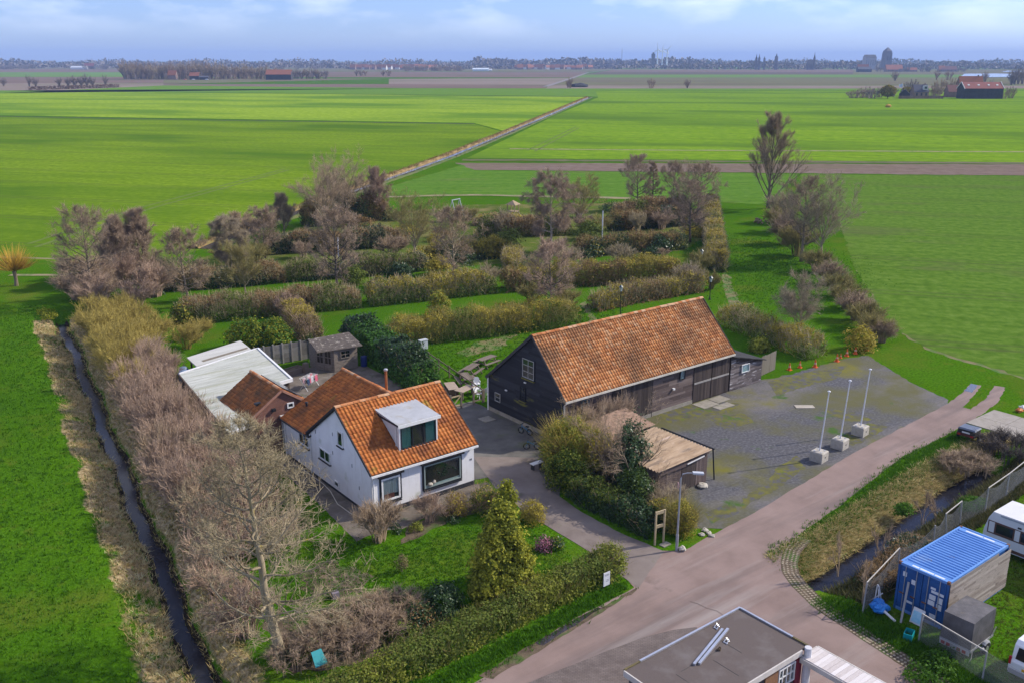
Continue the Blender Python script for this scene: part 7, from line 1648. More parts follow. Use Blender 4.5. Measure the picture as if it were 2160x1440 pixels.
for x in (-0.8, 0.8):
    for y in (-0.8, 0.8):
        mb = MB(); mb.bar((x, y, 0), (x * 0.85, y * 0.85, 2.6), 0.12); mb.build('leg', mat('tan_timber', [(0.27, 0.2, 0.12), (0.34, 0.26, 0.16)], scale=3, rough=0.85), t)
mb = MB(); mb.box(-0.8, 0.8, -0.8, 0.8, 1.3, 1.4); mb.build('deck', MATS['tan_timber'], t)
mb = MB(); mb.add([(-1, -1, 2.5), (1, -1, 2.5), (1, 1, 2.5), (-1, 1, 2.5), (-0.15, 0, 3.2), (0.15, 0, 3.2)], [(0, 1, 5, 4), (1, 2, 5), (2, 3, 4, 5), (3, 0, 4), (3, 2, 1, 0)]); mb.build('roof', MATS['tan_timber'], t)
mb = MB(); mb.bar((0.8, 0, 1.35), (2.6, -0.4, 0.1), 0.5, 0.08); mb.build('slide', mat('pale_slide', [(0.45, 0.42, 0.36)], rough=0.5), t)
mb = MB(); mb.bar((-0.8, -0.3, 1.3), (-1.9, -0.3, 0), 0.08); mb.bar((-0.8, 0.3, 1.3), (-1.9, 0.3, 0), 0.08); [mb.bar((-0.8 - 1.1 * k, -0.3, 1.3 - 1.3 * k), (-0.8 - 1.1 * k, 0.3, 1.3 - 1.3 * k), 0.06) for k in (0.2, 0.4, 0.6, 0.8)]; mb.build('ladder', MATS['tan_timber'], t)
# log ring
t = thing('log_pile', 'ring of stacked logs beside the grass lane', 'log pile', P(1615, 472))
for k in range(22):
    a = k * 0.285; r = 1.3 + RP.uniform(-0.2, 0.2); mb = MB(); mb.cr = RP.random(); z = RP.uniform(0.15, 0.7); mb.tube([(math.cos(a) * r, math.sin(a) * r, z), (math.cos(a) * r * 1.35, math.sin(a) * r * 1.35, z + RP.uniform(-0.1, 0.1))], 0.15, 7); mb.build('log', bark('log_bark', (0.24, 0.17, 0.11)), t)

# ------------------------------------------------------------------ picnic lawn
M_OLDWOOD = mat('grey_brown_wood', [(0.11, 0.085, 0.065), (0.17, 0.135, 0.105), (0.22, 0.18, 0.14)], scale=3, rough=0.9, attr=0.4, stretch=(4, 1, 1))
def picnic(base, rz, label):
    t = thing('picnic_table', label, 'picnic table', base, rz, 'picnic tables on the lawn')
    for k in range(5):
        mb = MB(); mb.cr = RP.random(); y = -0.36 + k * 0.15; mb.box(-1.0, 1.0, y, y + 0.135, 0.72, 0.76); mb.build('table_plank', M_OLDWOOD, t)
    for s in (-1, 1):
        for k in range(2):
            mb = MB(); mb.cr = RP.random(); y = s * 0.72 + k * 0.14 - 0.14; mb.box(-1.0, 1.0, y, y + 0.13, 0.42, 0.46); mb.build('bench_plank', M_OLDWOOD, t)
    for x in (-0.7, 0.7):
        mb = MB(); mb.bar((x, -0.75, 0), (x, -0.25, 0.71), 0.06, 0.1); mb.build('leg', M_OLDWOOD, t); mb = MB(); mb.bar((x, 0.75, 0), (x, 0.25, 0.71), 0.06, 0.1); mb.build('leg', M_OLDWOOD, t)
        mb = MB(); mb.box(x - 0.03, x + 0.03, -0.82, 0.82, 0.34, 0.415); mb.build('brace', M_OLDWOOD, t)
picnic((45.0, 63.4, 0), 0.5, 'nearer weathered picnic table on the lawn left of the barn'); picnic((47.6, 64.6, 0), 0.2, 'farther weathered picnic table beside the barn roof edge'); picnic((43.2, 61.6, 0), 1.2, 'picnic table crowded against the lawn fence')
M_PLAST = mat('white_plastic', [(0.62, 0.62, 0.62), (0.7, 0.7, 0.69)], scale=4, rough=0.45)
def gchair(base, rz, label):
    t = thing('garden_chair', label, 'chair', base, rz, 'white plastic chairs by the barn')
    for x in (-0.22, 0.22):
        for y in (-0.22, 0.22):
            mb = MB(); mb.bar((x * 1.15, y * 1.15, 0), (x, y, 0.42), 0.05); mb.build('leg', M_PLAST, t)
    mb = MB(); mb.box(-0.25, 0.25, -0.25, 0.25, 0.42, 0.45); mb.build('seat', M_PLAST, t)
    mb = MB(); mb.extrude([(-0.25, 0.23, 0.45), (0.25, 0.23, 0.45), (0.22, 0.34, 0.82), (0.1, 0.36, 0.9), (-0.1, 0.36, 0.9), (-0.22, 0.34, 0.82)], (0, 0.03, 0)); mb.build('backrest', M_PLAST, t)
    for x in (-0.28, 0.25):
        mb = MB(); mb.box(x, x + 0.04, -0.22, 0.3, 0.62, 0.65); mb.bar((x + 0.02, -0.2, 0.44), (x + 0.02, -0.2, 0.63), 0.035); mb.build('armrest', M_PLAST, t)
gchair((42.0, 58.2, 0), 0.4, 'white plastic chair at the gate beside the barn'); gchair((42.6, 59.3, 0), 1.4, 'white plastic chair in the middle of the cluttered lawn corner'); gchair((43.3, 60.2, 0), -0.5, 'white plastic chair farthest from the gate'); gchair((42.9, 58.0, 0), 2.2, 'white plastic chair hard against the barn downpipe')
t = thing('garden_table', 'pale board table among the white plastic chairs', 'table', (41.4, 59.2, 0), 0.3)
mb = MB(); mb.box(-0.9, 0.9, -0.45, 0.45, 0.68, 0.72); mb.build('table_top', mat('tan_board', [(0.3, 0.23, 0.17), (0.38, 0.3, 0.23)], scale=3, rough=0.8), t)
for x in (-0.8, 0.8):
    for y in (-0.38, 0.38):
        mb = MB(); mb.box(x - 0.03, x + 0.03, y - 0.03, y + 0.03, 0, 0.68); mb.build('leg', M_OLDWOOD, t)
t = thing('brown_crate', 'long brown crate with pale lid beside the chairs', 'crate', (41.0, 60.6, 0), 1.2)
mb = MB(); mb.box(-0.9, 0.9, -0.4, 0.4, 0, 0.6); mb.build('body', mat('brown_ply', [(0.12, 0.07, 0.045), (0.17, 0.11, 0.07)], scale=3, rough=0.8), t); mb = MB(); mb.box(-0.95, 0.95, -0.45, 0.45, 0.602, 0.64); mb.build('lid', MATS['tan_board'], t)
# post and rail fence of the lawn
ra = Vector((44.6, 72.8, 0)); rb = Vector((41.9, 57.3, 0))
rf = thing('rail_fence', 'low timber post and rail fence beside the cypress hedge', 'fence', tuple(rb))
for i in range(8):
    p = rb.lerp(ra, i / 7) - rb; mb = MB(); mb.box(p.x - 0.05, p.x + 0.05, p.y - 0.05, p.y + 0.05, 0, 1.1); mb.build('post', M_OLDWOOD, rf)
for z in (0.95, 0.45):
    mb = MB(); mb.bar((0, 0, z), tuple(ra - rb + Vector((0, 0, z))), 0.05, 0.1); mb.build('rail', M_OLDWOOD, rf)
gt = thing('yard_gate', 'small timber gate with pale brace beside the barn corner', 'gate', (38.6, 57.2, 0))
for (x, h) in ((0.0, 1.3), (1.0, 1.3), (2.2, 1.2), (3.1, 1.1)):
    mb = MB(); mb.box(x - 0.06, x + 0.06, -0.06, 0.06, 0, h); mb.build('post', M_OLDWOOD, gt)
mb = MB(); mb.bar((0.06, 0, 1.1), (0.94, 0, 1.1), 0.06, 0.1); mb.bar((0.06, 0, 0.3), (0.94, 0, 0.3), 0.06, 0.1); mb.bar((0.08, -0.04, 0.3), (0.94, -0.04, 1.1), 0.05, 0.09); mb.build('gate_leaf', M_PALEWOOD, gt)
for z in (0.3, 0.95):
    mb = MB(); mb.bar((2.2, 0, z), (3.1, 0, z), 0.05, 0.1); mb.build('rail', M_OLDWOOD, gt)
t = thing('meter_cabinet', 'pale grey electricity cabinet on the lawn before the maze hedge', 'cabinet', P(893, 738))
mb = MB(); mb.box(-0.4, 0.4, -0.2, 0.2, 0.12, 0.95); mb.build('body', mat('cabinet_grey', [(0.42, 0.45, 0.47), (0.5, 0.53, 0.55)], scale=2, rough=0.5), t); mb = MB(); mb.box(-0.43, 0.43, -0.24, 0.24, 0.952, 1.02); mb.build('lid', MATS['cabinet_grey'], t); mb = MB(); mb.box(-0.3, 0.3, -0.15, 0.15, 0, 0.119); mb.build('plinth', M_CONC, t); mb = MB(); mb.box(-0.02, 0.04, -0.215, -0.202, 0.72, 0.8); mb.build('lock', M_TAR, t)
mb = MB(); mb.extrude([(-0.35, -0.3, 0), (0.35, -0.3, 0), (0.35, -0.3, 0.55), (0, -0.3, 0.8), (-0.35, -0.3, 0.55)], (0, 0.7, 0)); t = thing('dog_kennel', 'small grey kennel with a pale trimmed opening by the cottage corner', 'kennel', (37.6, 57.3, 0), -0.4); mb.build('body', M_ZINC, t); mb = MB(); mb.box(-0.2, 0.2, -0.33, -0.302, 0.05, 0.5); mb.build('opening', M_WPAINT, t); mb = MB(); mb.box(-0.15, 0.15, -0.345, -0.332, 0.06, 0.45); mb.build('doorway', M_TAR, t)
# terrace: laundry rack, barrel, planter, hose
t = thing('laundry_rack', 'drying rack hung with pink, white and blue laundry on the terrace', 'laundry rack', (32.3, 69.0, 0), 0.5)
for x in (-0.8, 0.8):
    mb = MB(); mb.bar((x, -0.4, 0), (x, 0.35, 1.05), 0.03); mb.bar((x, 0.4, 0), (x, -0.35, 1.05), 0.03); mb.build('leg', M_PLAST, t)
for k in range(6):
    y = -0.36 + k * 0.145; mb = MB(); mb.bar((-0.8, y, 1.05), (0.8, y, 1.05), 0.015); mb.build('rail', M_PLAST, t)
CL = [('denim', (0.035, 0.07, 0.14)), ('pink_cloth', (0.6, 0.13, 0.2)), ('white_cloth', (0.62, 0.6, 0.63)), ('pink_cloth', None), ('striped_cloth', (0.5, 0.32, 0.36)), ('navy_cloth', (0.03, 0.03, 0.05)), ('white_cloth', None), ('red_cloth', (0.5, 0.06, 0.08))]
for k, (n, c) in enumerate(CL):
    m = mat(n, [c, tuple(q * 0.7 for q in c)], scale=5, rough=0.95) if c else MATS[n]
    x = -0.75 + (k % 4) * 0.38; y = -0.36 + (k // 4) * 0.44 + RP.uniform(0, 0.2); mb = MB()
    for j in range(5):
        xa = x + j * 0.07; w_ = 0.02 * math.sin(j * 2.1)
        mb.add([(xa, y - 0.06 + w_, 0.5 + RP.uniform(-.1, .1)), (xa + 0.07, y - 0.06 - w_, 0.5), (xa + 0.07, y, 1.07), (xa, y, 1.07), (xa, y + 0.07, 0.62), (xa + 0.07, y + 0.07, 0.62)], [(0, 1, 2, 3), (3, 2, 5, 4)])
    o = mb.build('garment', m); o.location = t.location; o.rotation_euler.z = 0.5
    tag(o, {'denim': 'pair of blue jeans hanging on the drying rack', 'navy_cloth': 'navy garment on the drying rack', 'red_cloth': 'red garment on the drying rack', 'striped_cloth': 'pale pink striped garment on the drying rack'}.get(n, ('front ' if k < 4 else 'rear ') + ('bright pink' if 'pink' in n else 'white') + ' garment on the drying rack' + (', beside the jeans' if k == 1 else '')), 'garment', 'laundry on the drying rack')
mb = MB(); mb.lathe([(0.27, 0), (0.29, 0.05), (0.29, 0.3), (0.305, 0.32), (0.29, 0.34), (0.29, 0.6), (0.305, 0.62), (0.29, 0.64), (0.28, 0.92), (0.2, 0.95)], (0, 0, 0), 14); o = mb.build('barrel', mat('blue_plastic', [(0.015, 0.03, 0.14)], rough=0.4)); o.location = (38.8, 71.3, 0); tag(o, 'dark blue plastic barrel beside the summer house', 'barrel')
t = thing('planter_box', 'grey timber raised planter on the terrace by the concrete fence', 'planter', (32.6, 73.2, 0), 0.25)
for (x0, x1, y0, y1) in ((-1.2, 1.2, -0.5, -0.44), (-1.2, 1.2, 0.44, 0.5), (-1.2, -1.14, -0.44, 0.44), (1.14, 1.2, -0.44, 0.44)):
    mb = MB(); mb.box(x0, x1, y0, y1, 0, 0.5); mb.build('side_board', M_OLDWOOD, t)
mb = MB(); mb.box(-1.14, 1.14, -0.44, 0.44, 0, 0.42); mb.build('soil', M_SOIL, t)
mb = MB(); mb.box(0.9, 1.3, -0.9, -0.5, 0, 0.9); mb.build('corner_post', M_OLDWOOD, t)
mb = MB(); mb.bar((31.5, 66.6, 0.05), (35.2, 68.6, 0.05), 0.12, 0.1); o = mb.build('kerb_stone', M_BLOCK); tag(o, 'pale kerb edging the small lawn behind the cottage', 'kerb')
sheet('back_lawn', [(30.2, 62), (34, 63), (36.5, 68), (35.2, 68.5), (31.5, 66.5), (30.0, 64)], 0.018, G_LAWN, edge=(0.5, 0.1, 88))
hp = [P(600, 968, 0.03), P(640, 990, 0.03), P(680, 1018, 0.03), P(697, 1035, 0.03), P(712, 1062, 0.03), P(740, 1082, 0.03), P(770, 1094, 0.03)]
mb = MB(); mb.tube(hp, 0.03, 6); o = mb.build('garden_hose', mat('pale_hose', [(0.5, 0.45, 0.36)], rough=0.5)); tag(o, 'pale garden hose lying along the cottage side wall', 'hose')
# bikes, stool, boxes
M_BLUEB = mat('blue_bike', [(0.05, 0.16, 0.25)], rough=0.4)
def bike(base, rz, label):
    t = thing('balance_bike', label, 'bicycle', base, rz)
    for x in (-0.38, 0.38):
        mb = MB(); pts = [(x + 0.22 * math.cos(a * math.pi / 8), 0, 0.24 + 0.22 * math.sin(a * math.pi / 8)) for a in range(17)]; mb.tube(pts, 0.04, 6, cap=False); w = mb.build('wheel', M_TAR, t); mb = MB(); [mb.bar((x - 0.19 * math.cos(a), 0, 0.24 - 0.19 * math.sin(a)), (x + 0.19 * math.cos(a), 0, 0.24 + 0.19 * math.sin(a)), 0.012) for a in (0, 0.8, 1.6, 2.4)]; mb.build('spokes', M_ZINC, w)
    mb = MB(); mb.tube([(0.38, 0, 0.24), (0.28, 0, 0.75)], 0.03, 6); mb.tube([(0.3, 0, 0.62), (-0.1, 0, 0.4), (-0.38, 0, 0.24)], 0.035, 6); mb.tube([(-0.1, 0, 0.4), (-0.18, 0, 0.62)], 0.025, 6); mb.build('frame', M_BLUEB, t)
    mb = MB(); mb.bar((-0.3, 0, 0.64), (-0.05, 0, 0.64), 0.14, 0.06); mb.build('saddle', M_TAR, t); mb = MB(); mb.bar((0.28, -0.25, 0.78), (0.28, 0.25, 0.78), 0.035); mb.build('handlebar', M_TAR, t)
bike(P(1108, 915), 1.9, 'blue and black bicycle parked against the barn wall'); bike(P(1122, 947), 2.4, 'blue and black bicycle beside the large yellow bush')
t = thing('white_stool', 'white weathered stool at the driveway clump', 'stool', P(1132, 988)); mb = MB(); mb.box(-0.45, 0.45, -0.2, 0.2, 0.42, 0.47); mb.build('seat', M_WPAINT, t)
for x in (-0.35, 0.35):
    mb = MB(); mb.box(x - 0.04, x + 0.04, -0.15, 0.15, 0, 0.42); mb.build('leg', M_PLINTH, t)
mb = MB(); mb.extrude([(-0.3, -0.2, 0), (0.3, -0.2, 0), (0.25, 0.25, 0.45), (-0.25, 0.25, 0.45)], (0, 0.06, 0.05)); o = mb.build('teal_sheet', mat('teal_plastic', [(0.03, 0.26, 0.28)], rough=0.4)); q = P(676, 1418); o.location = (q[0], q[1], 0.5); tag(o, 'tilted teal plastic lid in the foliage behind the hedge', 'lid')
mb = MB(); mb.box(-0.18, 0.18, -0.15, 0.15, 0, 0.35); o = mb.build('stone_post', mat('mauve_stone', [(0.2, 0.17, 0.2)], rough=0.9)); o.location = P(707, 1260); tag(o, 'small mauve stone post in the front garden', 'stone')
for k, (x, y) in enumerate(((1487, 1118), (1495, 1124), (1480, 1128), (1502, 1130))):
    mb = MB(); mb.ball((0, 0, 0.05), 0.2, 7, 4, 0.3, 0.4); o = mb.build('rubble_stone', M_BLOCK); o.location = P(x, y); tag(o, 'piece of pale rubble in the weeds at the yard corner', 'stone', 'rubble at the yard corner')
mb = MB(); mb.ball((0, 0, 0.1), 0.38, 9, 5, 0.15, 0.4); o = mb.build('rubble_stone', M_BLOCK); o.location = P(1482, 1026); tag(o, 'pale stone slab at the foot of the old shed', 'stone')
# ------------------------------------------------------------------ container yard
RC = random.Random(51)
M_CBLUE = mat('container_roof_blue', [(0.10, 0.24, 0.55), (0.14, 0.30, 0.62)], scale=1.2, rough=0.45, mix=[((0.2, 0.13, 0.09), 1.4, 0.66, 0.74), ((0.25, 0.36, 0.55), 0.6, 0.56, 0.75)])
M_CDOOR = mat('container_door_blue', [(0.015, 0.07, 0.22), (0.03, 0.11, 0.30)], scale=1.5, rough=0.5, mix=((0.2, 0.12, 0.07), 2.5, 0.68, 0.76))
M_RUST = mat('rust', [(0.13, 0.06, 0.035), (0.2, 0.10, 0.06)], scale=6, rough=0.9)
CX0, CX1, CY0, CY1, CZ0, CZ1 = 40.6, 46.62, 18.15, 20.75, 0.1, 2.6
ct = thing('shipping_container', 'blue shipping container with ribbed roof and plank clad side', 'container', (CX0, CY0, 0))
mb = MB(); mb.box(CX0 + 0.06, CX1 - 0.04, CY0 + 0.06, CY1 - 0.06, CZ0, CZ1 - 0.08); mb.build('body', M_CDOOR, ct, world=True)
n = 21
for i in range(n):
    x = CX0 + 0.42 + (CX1 - CX0 - 0.84) * i / (n - 1); mb = MB(); mb.add([(x - 0.1, CY0 + 0.12, CZ1 - 0.08), (x + 0.1, CY0 + 0.12, CZ1 - 0.08), (x + 0.1, CY1 - 0.12, CZ1 - 0.08), (x - 0.1, CY1 - 0.12, CZ1 - 0.08), (x - 0.045, CY0 + 0.15, CZ1 - 0.02), (x + 0.045, CY0 + 0.15, CZ1 - 0.02), (x + 0.045, CY1 - 0.15, CZ1 - 0.02), (x - 0.045, CY1 - 0.15, CZ1 - 0.02)], [(4, 5, 6, 7), (0, 1, 5, 4), (1, 2, 6, 5), (2, 3, 7, 6), (3, 0, 4, 7)])
    mb.build('roof_rib', M_CBLUE, ct, world=True)
mb = MB(); mb.box(CX0 + 0.1, CX1 - 0.1, CY0 + 0.1, CY1 - 0.1, CZ1 - 0.09, CZ1 - 0.075); mb.box(CX0 + 0.1, CX0 + 0.36, CY0 + 0.1, CY1 - 0.1, CZ1 - 0.074, CZ1 - 0.03); mb.box(CX1 - 0.36, CX1 - 0.1, CY0 + 0.1, CY1 - 0.1, CZ1 - 0.074, CZ1 - 0.03); rp = mb.build('roof', M_CBLUE, ct, world=True)
mb = MB()
for y in (CY0, CY1 - 0.1): mb.box(CX0, CX1, y, y + 0.1, CZ1 - 0.14, CZ1); mb.box(CX0, CX1, y, y + 0.1, 0.0, 0.16)
for x in (CX0, CX1 - 0.1): mb.box(x, x + 0.1, CY0 + 0.1, CY1 - 0.1, CZ1 - 0.14, CZ1 - 0.003); mb.box(x, x + 0.1, CY0 + 0.1, CY1 - 0.1, 0.0, 0.16)
mb.build('frame', M_CBLUE, ct, world=True)
for x in (CX0 - 0.01, CX1 - 0.13):
    for y in (CY0 - 0.01, CY1 - 0.13):
        mb = MB(); mb.box(x, x + 0.14, y, y + 0.14, CZ1 - 0.13, CZ1 + 0.015); mb.build('corner_casting', M_RUST, ct, world=True)
        mb = MB(); mb.box(x + 0.005, x + 0.12, y + 0.005, y + 0.12, 0.0, CZ1 - 0.131); mb.build('corner_post', M_CDOOR, ct, world=True)
for k in range(2):
    y0 = CY0 + 0.13 + k * 1.18; y1 = y0 + 1.14; mb = MB(); mb.box(CX0 + 0.0, CX0 + 0.05, y0, y1, 0.17, CZ1 - 0.16); d = mb.build('door', M_CDOOR, ct, world=True)
    for j in range(6):
        z = 0.3 + j * 0.37; mb = MB(); mb.box(CX0 - 0.022, CX0 - 0.001, y0 + 0.08, y1 - 0.08, z, z + 0.17); mb.build('door_rib', M_CDOOR, d, world=True)
    for y in (y0 + 0.28, y1 - 0.28):
        mb = MB(); mb.tube([(CX0 - 0.05, y, 0.1), (CX0 - 0.05, y, CZ1 - 0.1)], 0.022, 6); mb.build('lock_rod', M_ZINC, d, world=True)
        mb = MB(); mb.box(CX0 - 0.09, CX0 - 0.03, y - 0.03, y + 0.2, 1.0, 1.05); mb.build('handle', M_RUST, d, world=True)
STK = [(20.25, 20.45, 1.95, 2.2), (19.78, 19.98, 1.7, 1.95), (18.75, 19.0, 1.9, 2.02), (18.32, 18.95, 1.72, 1.86), (18.7, 19.02, 1.35, 1.62), (18.35, 18.6, 1.3, 1.62), (18.72, 19.05, 1.05, 1.3), (18.36, 18.62, 0.95, 1.25), (19.8, 20.1, 0.62, 0.74), (18.6, 18.9, 0.4, 0.62)]
for (a, b, z0, z1) in STK:
    mb = MB(); mb.box(CX0 - 0.034, CX0 - 0.026, a, b, z0, z1); mb.build('sticker', mat('pale_sticker', [(0.55, 0.58, 0.62), (0.68, 0.7, 0.72)], scale=9, rough=0.6), ct, world=True)
for (x, y0, y1) in ((CX0 + 0.18, 18.5, 19.0), (CX0 + 0.18, 19.05, 19.75), (CX0 + 0.18, 19.8, 20.15), (CX1 - 0.3, 18.8, 19.35), (CX1 - 0.3, 19.4, 20.3)):
    mb = MB(); mb.box(x - 0.05, x + 0.08, y0, y1, CZ1 - 0.029, CZ1 - 0.025); mb.build('roof_marking', MATS['pale_sticker'], rp, world=True)
M_SPLANK = mat('bleached_planks', [(0.16, 0.125, 0.10), (0.26, 0.215, 0.18), (0.36, 0.315, 0.27)], scale=3, rough=0.9, attr=0.5, stretch=(1, 1, 6), world=True, mix=((0.11, 0.085, 0.07), 2.5, 0.56, 0.72, (0.7, 1, 5)), bump=0.4, bscale=25, dist=0.012)
planks_y(ct, CY0 - 0.02, CX0 + 0.05, CX1 + 0.15, 0.15, 2.32, 0.125, M_SPLANK, RC, split=2, thick=0.035)
mb = MB(); mb.box(CX0 + 0.05, CX1 - 1.2, CY0 - 0.045, CY0 - 0.022, 2.33, 2.52); mb.build('top_plank', M_SPLANK, ct, world=True)
# tarpaulin trailer
M_TARP = mat('grey_tarpaulin', [(0.07, 0.065, 0.066), (0.105, 0.098, 0.098), (0.14, 0.13, 0.13)], scale=1.6, rough=0.65, bump=0.4, bscale=5, dist=0.04, mix=((0.17, 0.13, 0.08), 1.1, 0.62, 0.75))
tr = thing('covered_trailer', 'trailer under a grey box tarpaulin beside the container', 'trailer', (40.3, 16.9, 0))
mb = MB(); mb.add([(-1.05, -0.72, 0.55), (1.05, -0.72, 0.55), (1.05, 0.72, 0.55), (-1.05, 0.72, 0.55), (-1.03, -0.7, 1.92), (1.03, -0.7, 1.95), (1.03, 0.7, 1.93), (-1.03, 0.7, 1.9), (-0.35, -0.7, 1.97), (-0.35, 0.7, 1.95), (0.35, -0.7, 1.98), (0.35, 0.7, 1.96)],
    [(3, 2, 1, 0), (4, 8, 9, 7), (8, 10, 11, 9), (10, 5, 6, 11), (0, 1, 5, 10, 8, 4), (1, 2, 6, 5), (2, 3, 7, 9, 11, 6), (3, 0, 4, 7)]); mb.build('tarpaulin', M_TARP, tr)
mb = MB(); mb.box(-1.08, 1.08, -0.74, 0.74, 0.42, 0.549); mb.build('bed', M_ZINC, tr)
for s in (-1, 1):
    mb = MB(); pts = [(0.1 + 0.3 * math.cos(a * math.pi / 8), s * 0.86, 0.3 + 0.3 * math.sin(a * math.pi / 8)) for a in range(9)]; mb.tube(pts, 0.1, 6); mb.build('mudguard', M_ZINC, tr)
    mb = MB(); mb.tube([(0.1, s * 0.78, 0.28), (0.1, s * 0.95, 0.28)], 0.27, 14); w = mb.build('wheel', M_TAR, tr); mb = MB(); mb.tube([(0.1, s * 0.76, 0.28), (0.1, s * 0.965, 0.28)], 0.15, 10); mb.build('rim', M_ALU, w)
mb = MB(); mb.box(-1.12, -1.085, -0.7, 0.7, 0.25, 0.5); tb = mb.build('tail_board', mat('tail_white', [(0.5, 0.5, 0.5)], rough=0.5), tr)
for k, y in enumerate((-0.55, -0.3, 0.2, 0.45)):
    mb = MB(); mb.box(-1.14, -1.121, y, y + 0.17, 0.3, 0.45); mb.build('tail_light', mat('red_lens', [(0.35, 0.02, 0.02)], rough=0.3), tb)
mb = MB(); mb.bar((1.08, 0, 0.45), (2.1, 0, 0.45), 0.08); mb.build('drawbar', M_ZINC, tr)
mb = MB(); mb.tube([(-1.0, -0.78, 0.5), (-1.15, -0.85, 0.25), (-1.2, -0.8, 0.05)], 0.025, 5); mb.tube([(0.9, -0.76, 0.6), (1.15, -0.78, 0.95)], 0.025, 5); mb.build('strap', mat('cream_strap', [(0.6, 0.55, 0.42)], rough=0.8), tr)
# white van, only its rear corner in view
M_VAN = mat('white_car_paint', [(0.68, 0.68, 0.69), (0.73, 0.73, 0.74)], scale=2, rough=0.25, coat=0.6)
vn = thing('white_van', 'white compact van with yellow number plate at the right edge', 'van', (39.45, 13.75, 0))
prof = [(0.0, 0.35), (0.0, 0.85), (0.08, 1.0), (0.22, 1.62), (0.42, 1.8), (2.6, 1.82), (3.1, 1.3), (4.0, 1.05), (4.2, 0.75), (4.2, 0.35)]
mb = MB()
for yy, sc in ((-0.82, 1.0), (0.82, 1.0)): pass
rows = []
for (y, s) in ((-0.84, 0), (-0.80, 1), (0.80, 1), (0.84, 0)):
    rows.append([(x, y if z < 1.0 else y * 0.92, z) for x, z in prof])
V = [p for r in rows for p in r]; n = len(prof); F = [tuple(range(n))] + [tuple(3 * n + i for i in reversed(range(n)))]
for r in range(3):
    for i in range(n): F.append((r * n + i, (r + 1) * n + i, (r + 1) * n + (i + 1) % n, r * n + (i + 1) % n))
mb.add(V, F); mb.build('body', M_VAN, vn)
mb = MB(); mb.add([(0.075, -0.62, 1.02), (0.075, 0.62, 1.02), (0.20, 0.58, 1.56), (0.20, -0.58, 1.56)], [(0, 1, 2, 3), (3, 2, 1, 0)]); mb.v = [(x - 0.012, y, z) for x, y, z in mb.v]; mb.build('rear_window', glass('van_glass'), vn)
for s in (-1, 1):
    mb = MB(); mb.box(-0.02, 0.05, s * 0.8 - 0.05, s * 0.8 + 0.05, 0.72, 1.1); mb.build('tail_light', MATS['red_lens'], vn)
    mb = MB(); mb.add([(0.5, s * 0.79, 1.1), (1.5, s * 0.79, 1.1), (1.5, s * 0.785, 1.65), (0.45, s * 0.785, 1.65)], [(0, 1, 2, 3), (3, 2, 1, 0)]); mb.v = [(x, y + s * 0.012, z) for x, y, z in mb.v]; mb.build('side_window', glass('van_glass'), vn)
    for x in (0.75, 3.4):
        mb = MB(); mb.tube([(x, s * 0.7, 0.3), (x, s * 0.86, 0.3)], 0.3, 16); w = mb.build('wheel', M_TAR, vn); mb = MB(); mb.tube([(x, s * 0.71, 0.3), (x, s * 0.875, 0.3)], 0.17, 10); mb.build('rim', M_ALU, w)
mb = MB(); mb.box(-0.06, 0.1, -0.8, 0.8, 0.32, 0.52); mb.build('bumper', mat('grey_bumper', [(0.3, 0.3, 0.33)], rough=0.5), vn)
mb = MB(); mb.box(-0.022, -0.004, -0.26, 0.26, 0.6, 0.72); mb.build('number_plate', mat('yellow_plate', [(0.6, 0.36, 0.03)], rough=0.4), vn)
# caravan
cv = thing('caravan', 'white caravan with brown window band and skylight at the right edge', 'caravan', (49.85, 20.9, 0))
M_CARA = mat('caravan_white', [(0.6, 0.59, 0.56), (0.68, 0.67, 0.65)], scale=1.5, rough=0.4, mix=((0.5, 0.48, 0.42), 1.2, 0.58, 0.75))
M_CBROWN = mat('caravan_brown', [(0.10, 0.05, 0.035), (0.13, 0.07, 0.05)], scale=3, rough=0.5)
W_, Lc = 2.2, 5.8
prof = [(0.0, 0.45), (-0.02, 1.0), (0.0, 1.35), (0.18, 2.1), (0.38, 2.5), (Lc - 0.4, 2.5), (Lc - 0.15, 2.1), (Lc, 1.2), (Lc, 0.45)]
rows = [[(x, -q, z) for q, z in prof] for x in (0.0, W_)]
V = [p for r in rows for p in r]; n = len(prof); F = [tuple(reversed(range(n))), tuple(range(n, 2 * n))] + [(i, n + i, n + (i + 1) % n, (i + 1) % n) for i in range(n)]
mb = MB(); mb.add(V, F); mb.build('body', M_CARA, cv)
mb = MB(); mb.box(-0.012, -0.001, -Lc + 0.2, -0.18, 1.2, 1.95); mb.build('brown_band', M_CBROWN, cv); mb = MB(); mb.box(-0.012, -0.001, -Lc + 0.05, -0.03, 0.5, 0.68); mb.build('brown_skirt', M_CBROWN, cv); mb = MB(); mb.box(0.15, W_ - 0.15, 0.001, 0.02, 1.1, 1.35); mb.build('brown_band', M_CBROWN, cv)
for (a, b) in ((-0.65, -1.55), (-2.0, -3.2), (-3.7, -4.9)):
    mb = MB(); mb.box(-0.035, -0.014, b, a, 1.35, 1.85); mb.build('window', glass('caravan_glass', (0.02, 0.022, 0.025), 0.1), cv)
for (a, b) in ((-0.25, -0.55), (-1.65, -1.92), (-3.3, -3.6)):
    mb = MB(); mb.box(-0.03, -0.014, b, a, 1.28, 1.9); mb.build('pillar_panel', M_CARA, cv)
mb = MB(); mb.box(-0.04, 0.1, -5.2, -0.8, 2.36, 2.44); mb.build('awning_rail', M_ZINC, cv); mb = MB(); mb.box(-0.025, -0.014, -1.95, -1.75, 2.02, 2.12); mb.build('vent', M_TAR, cv)
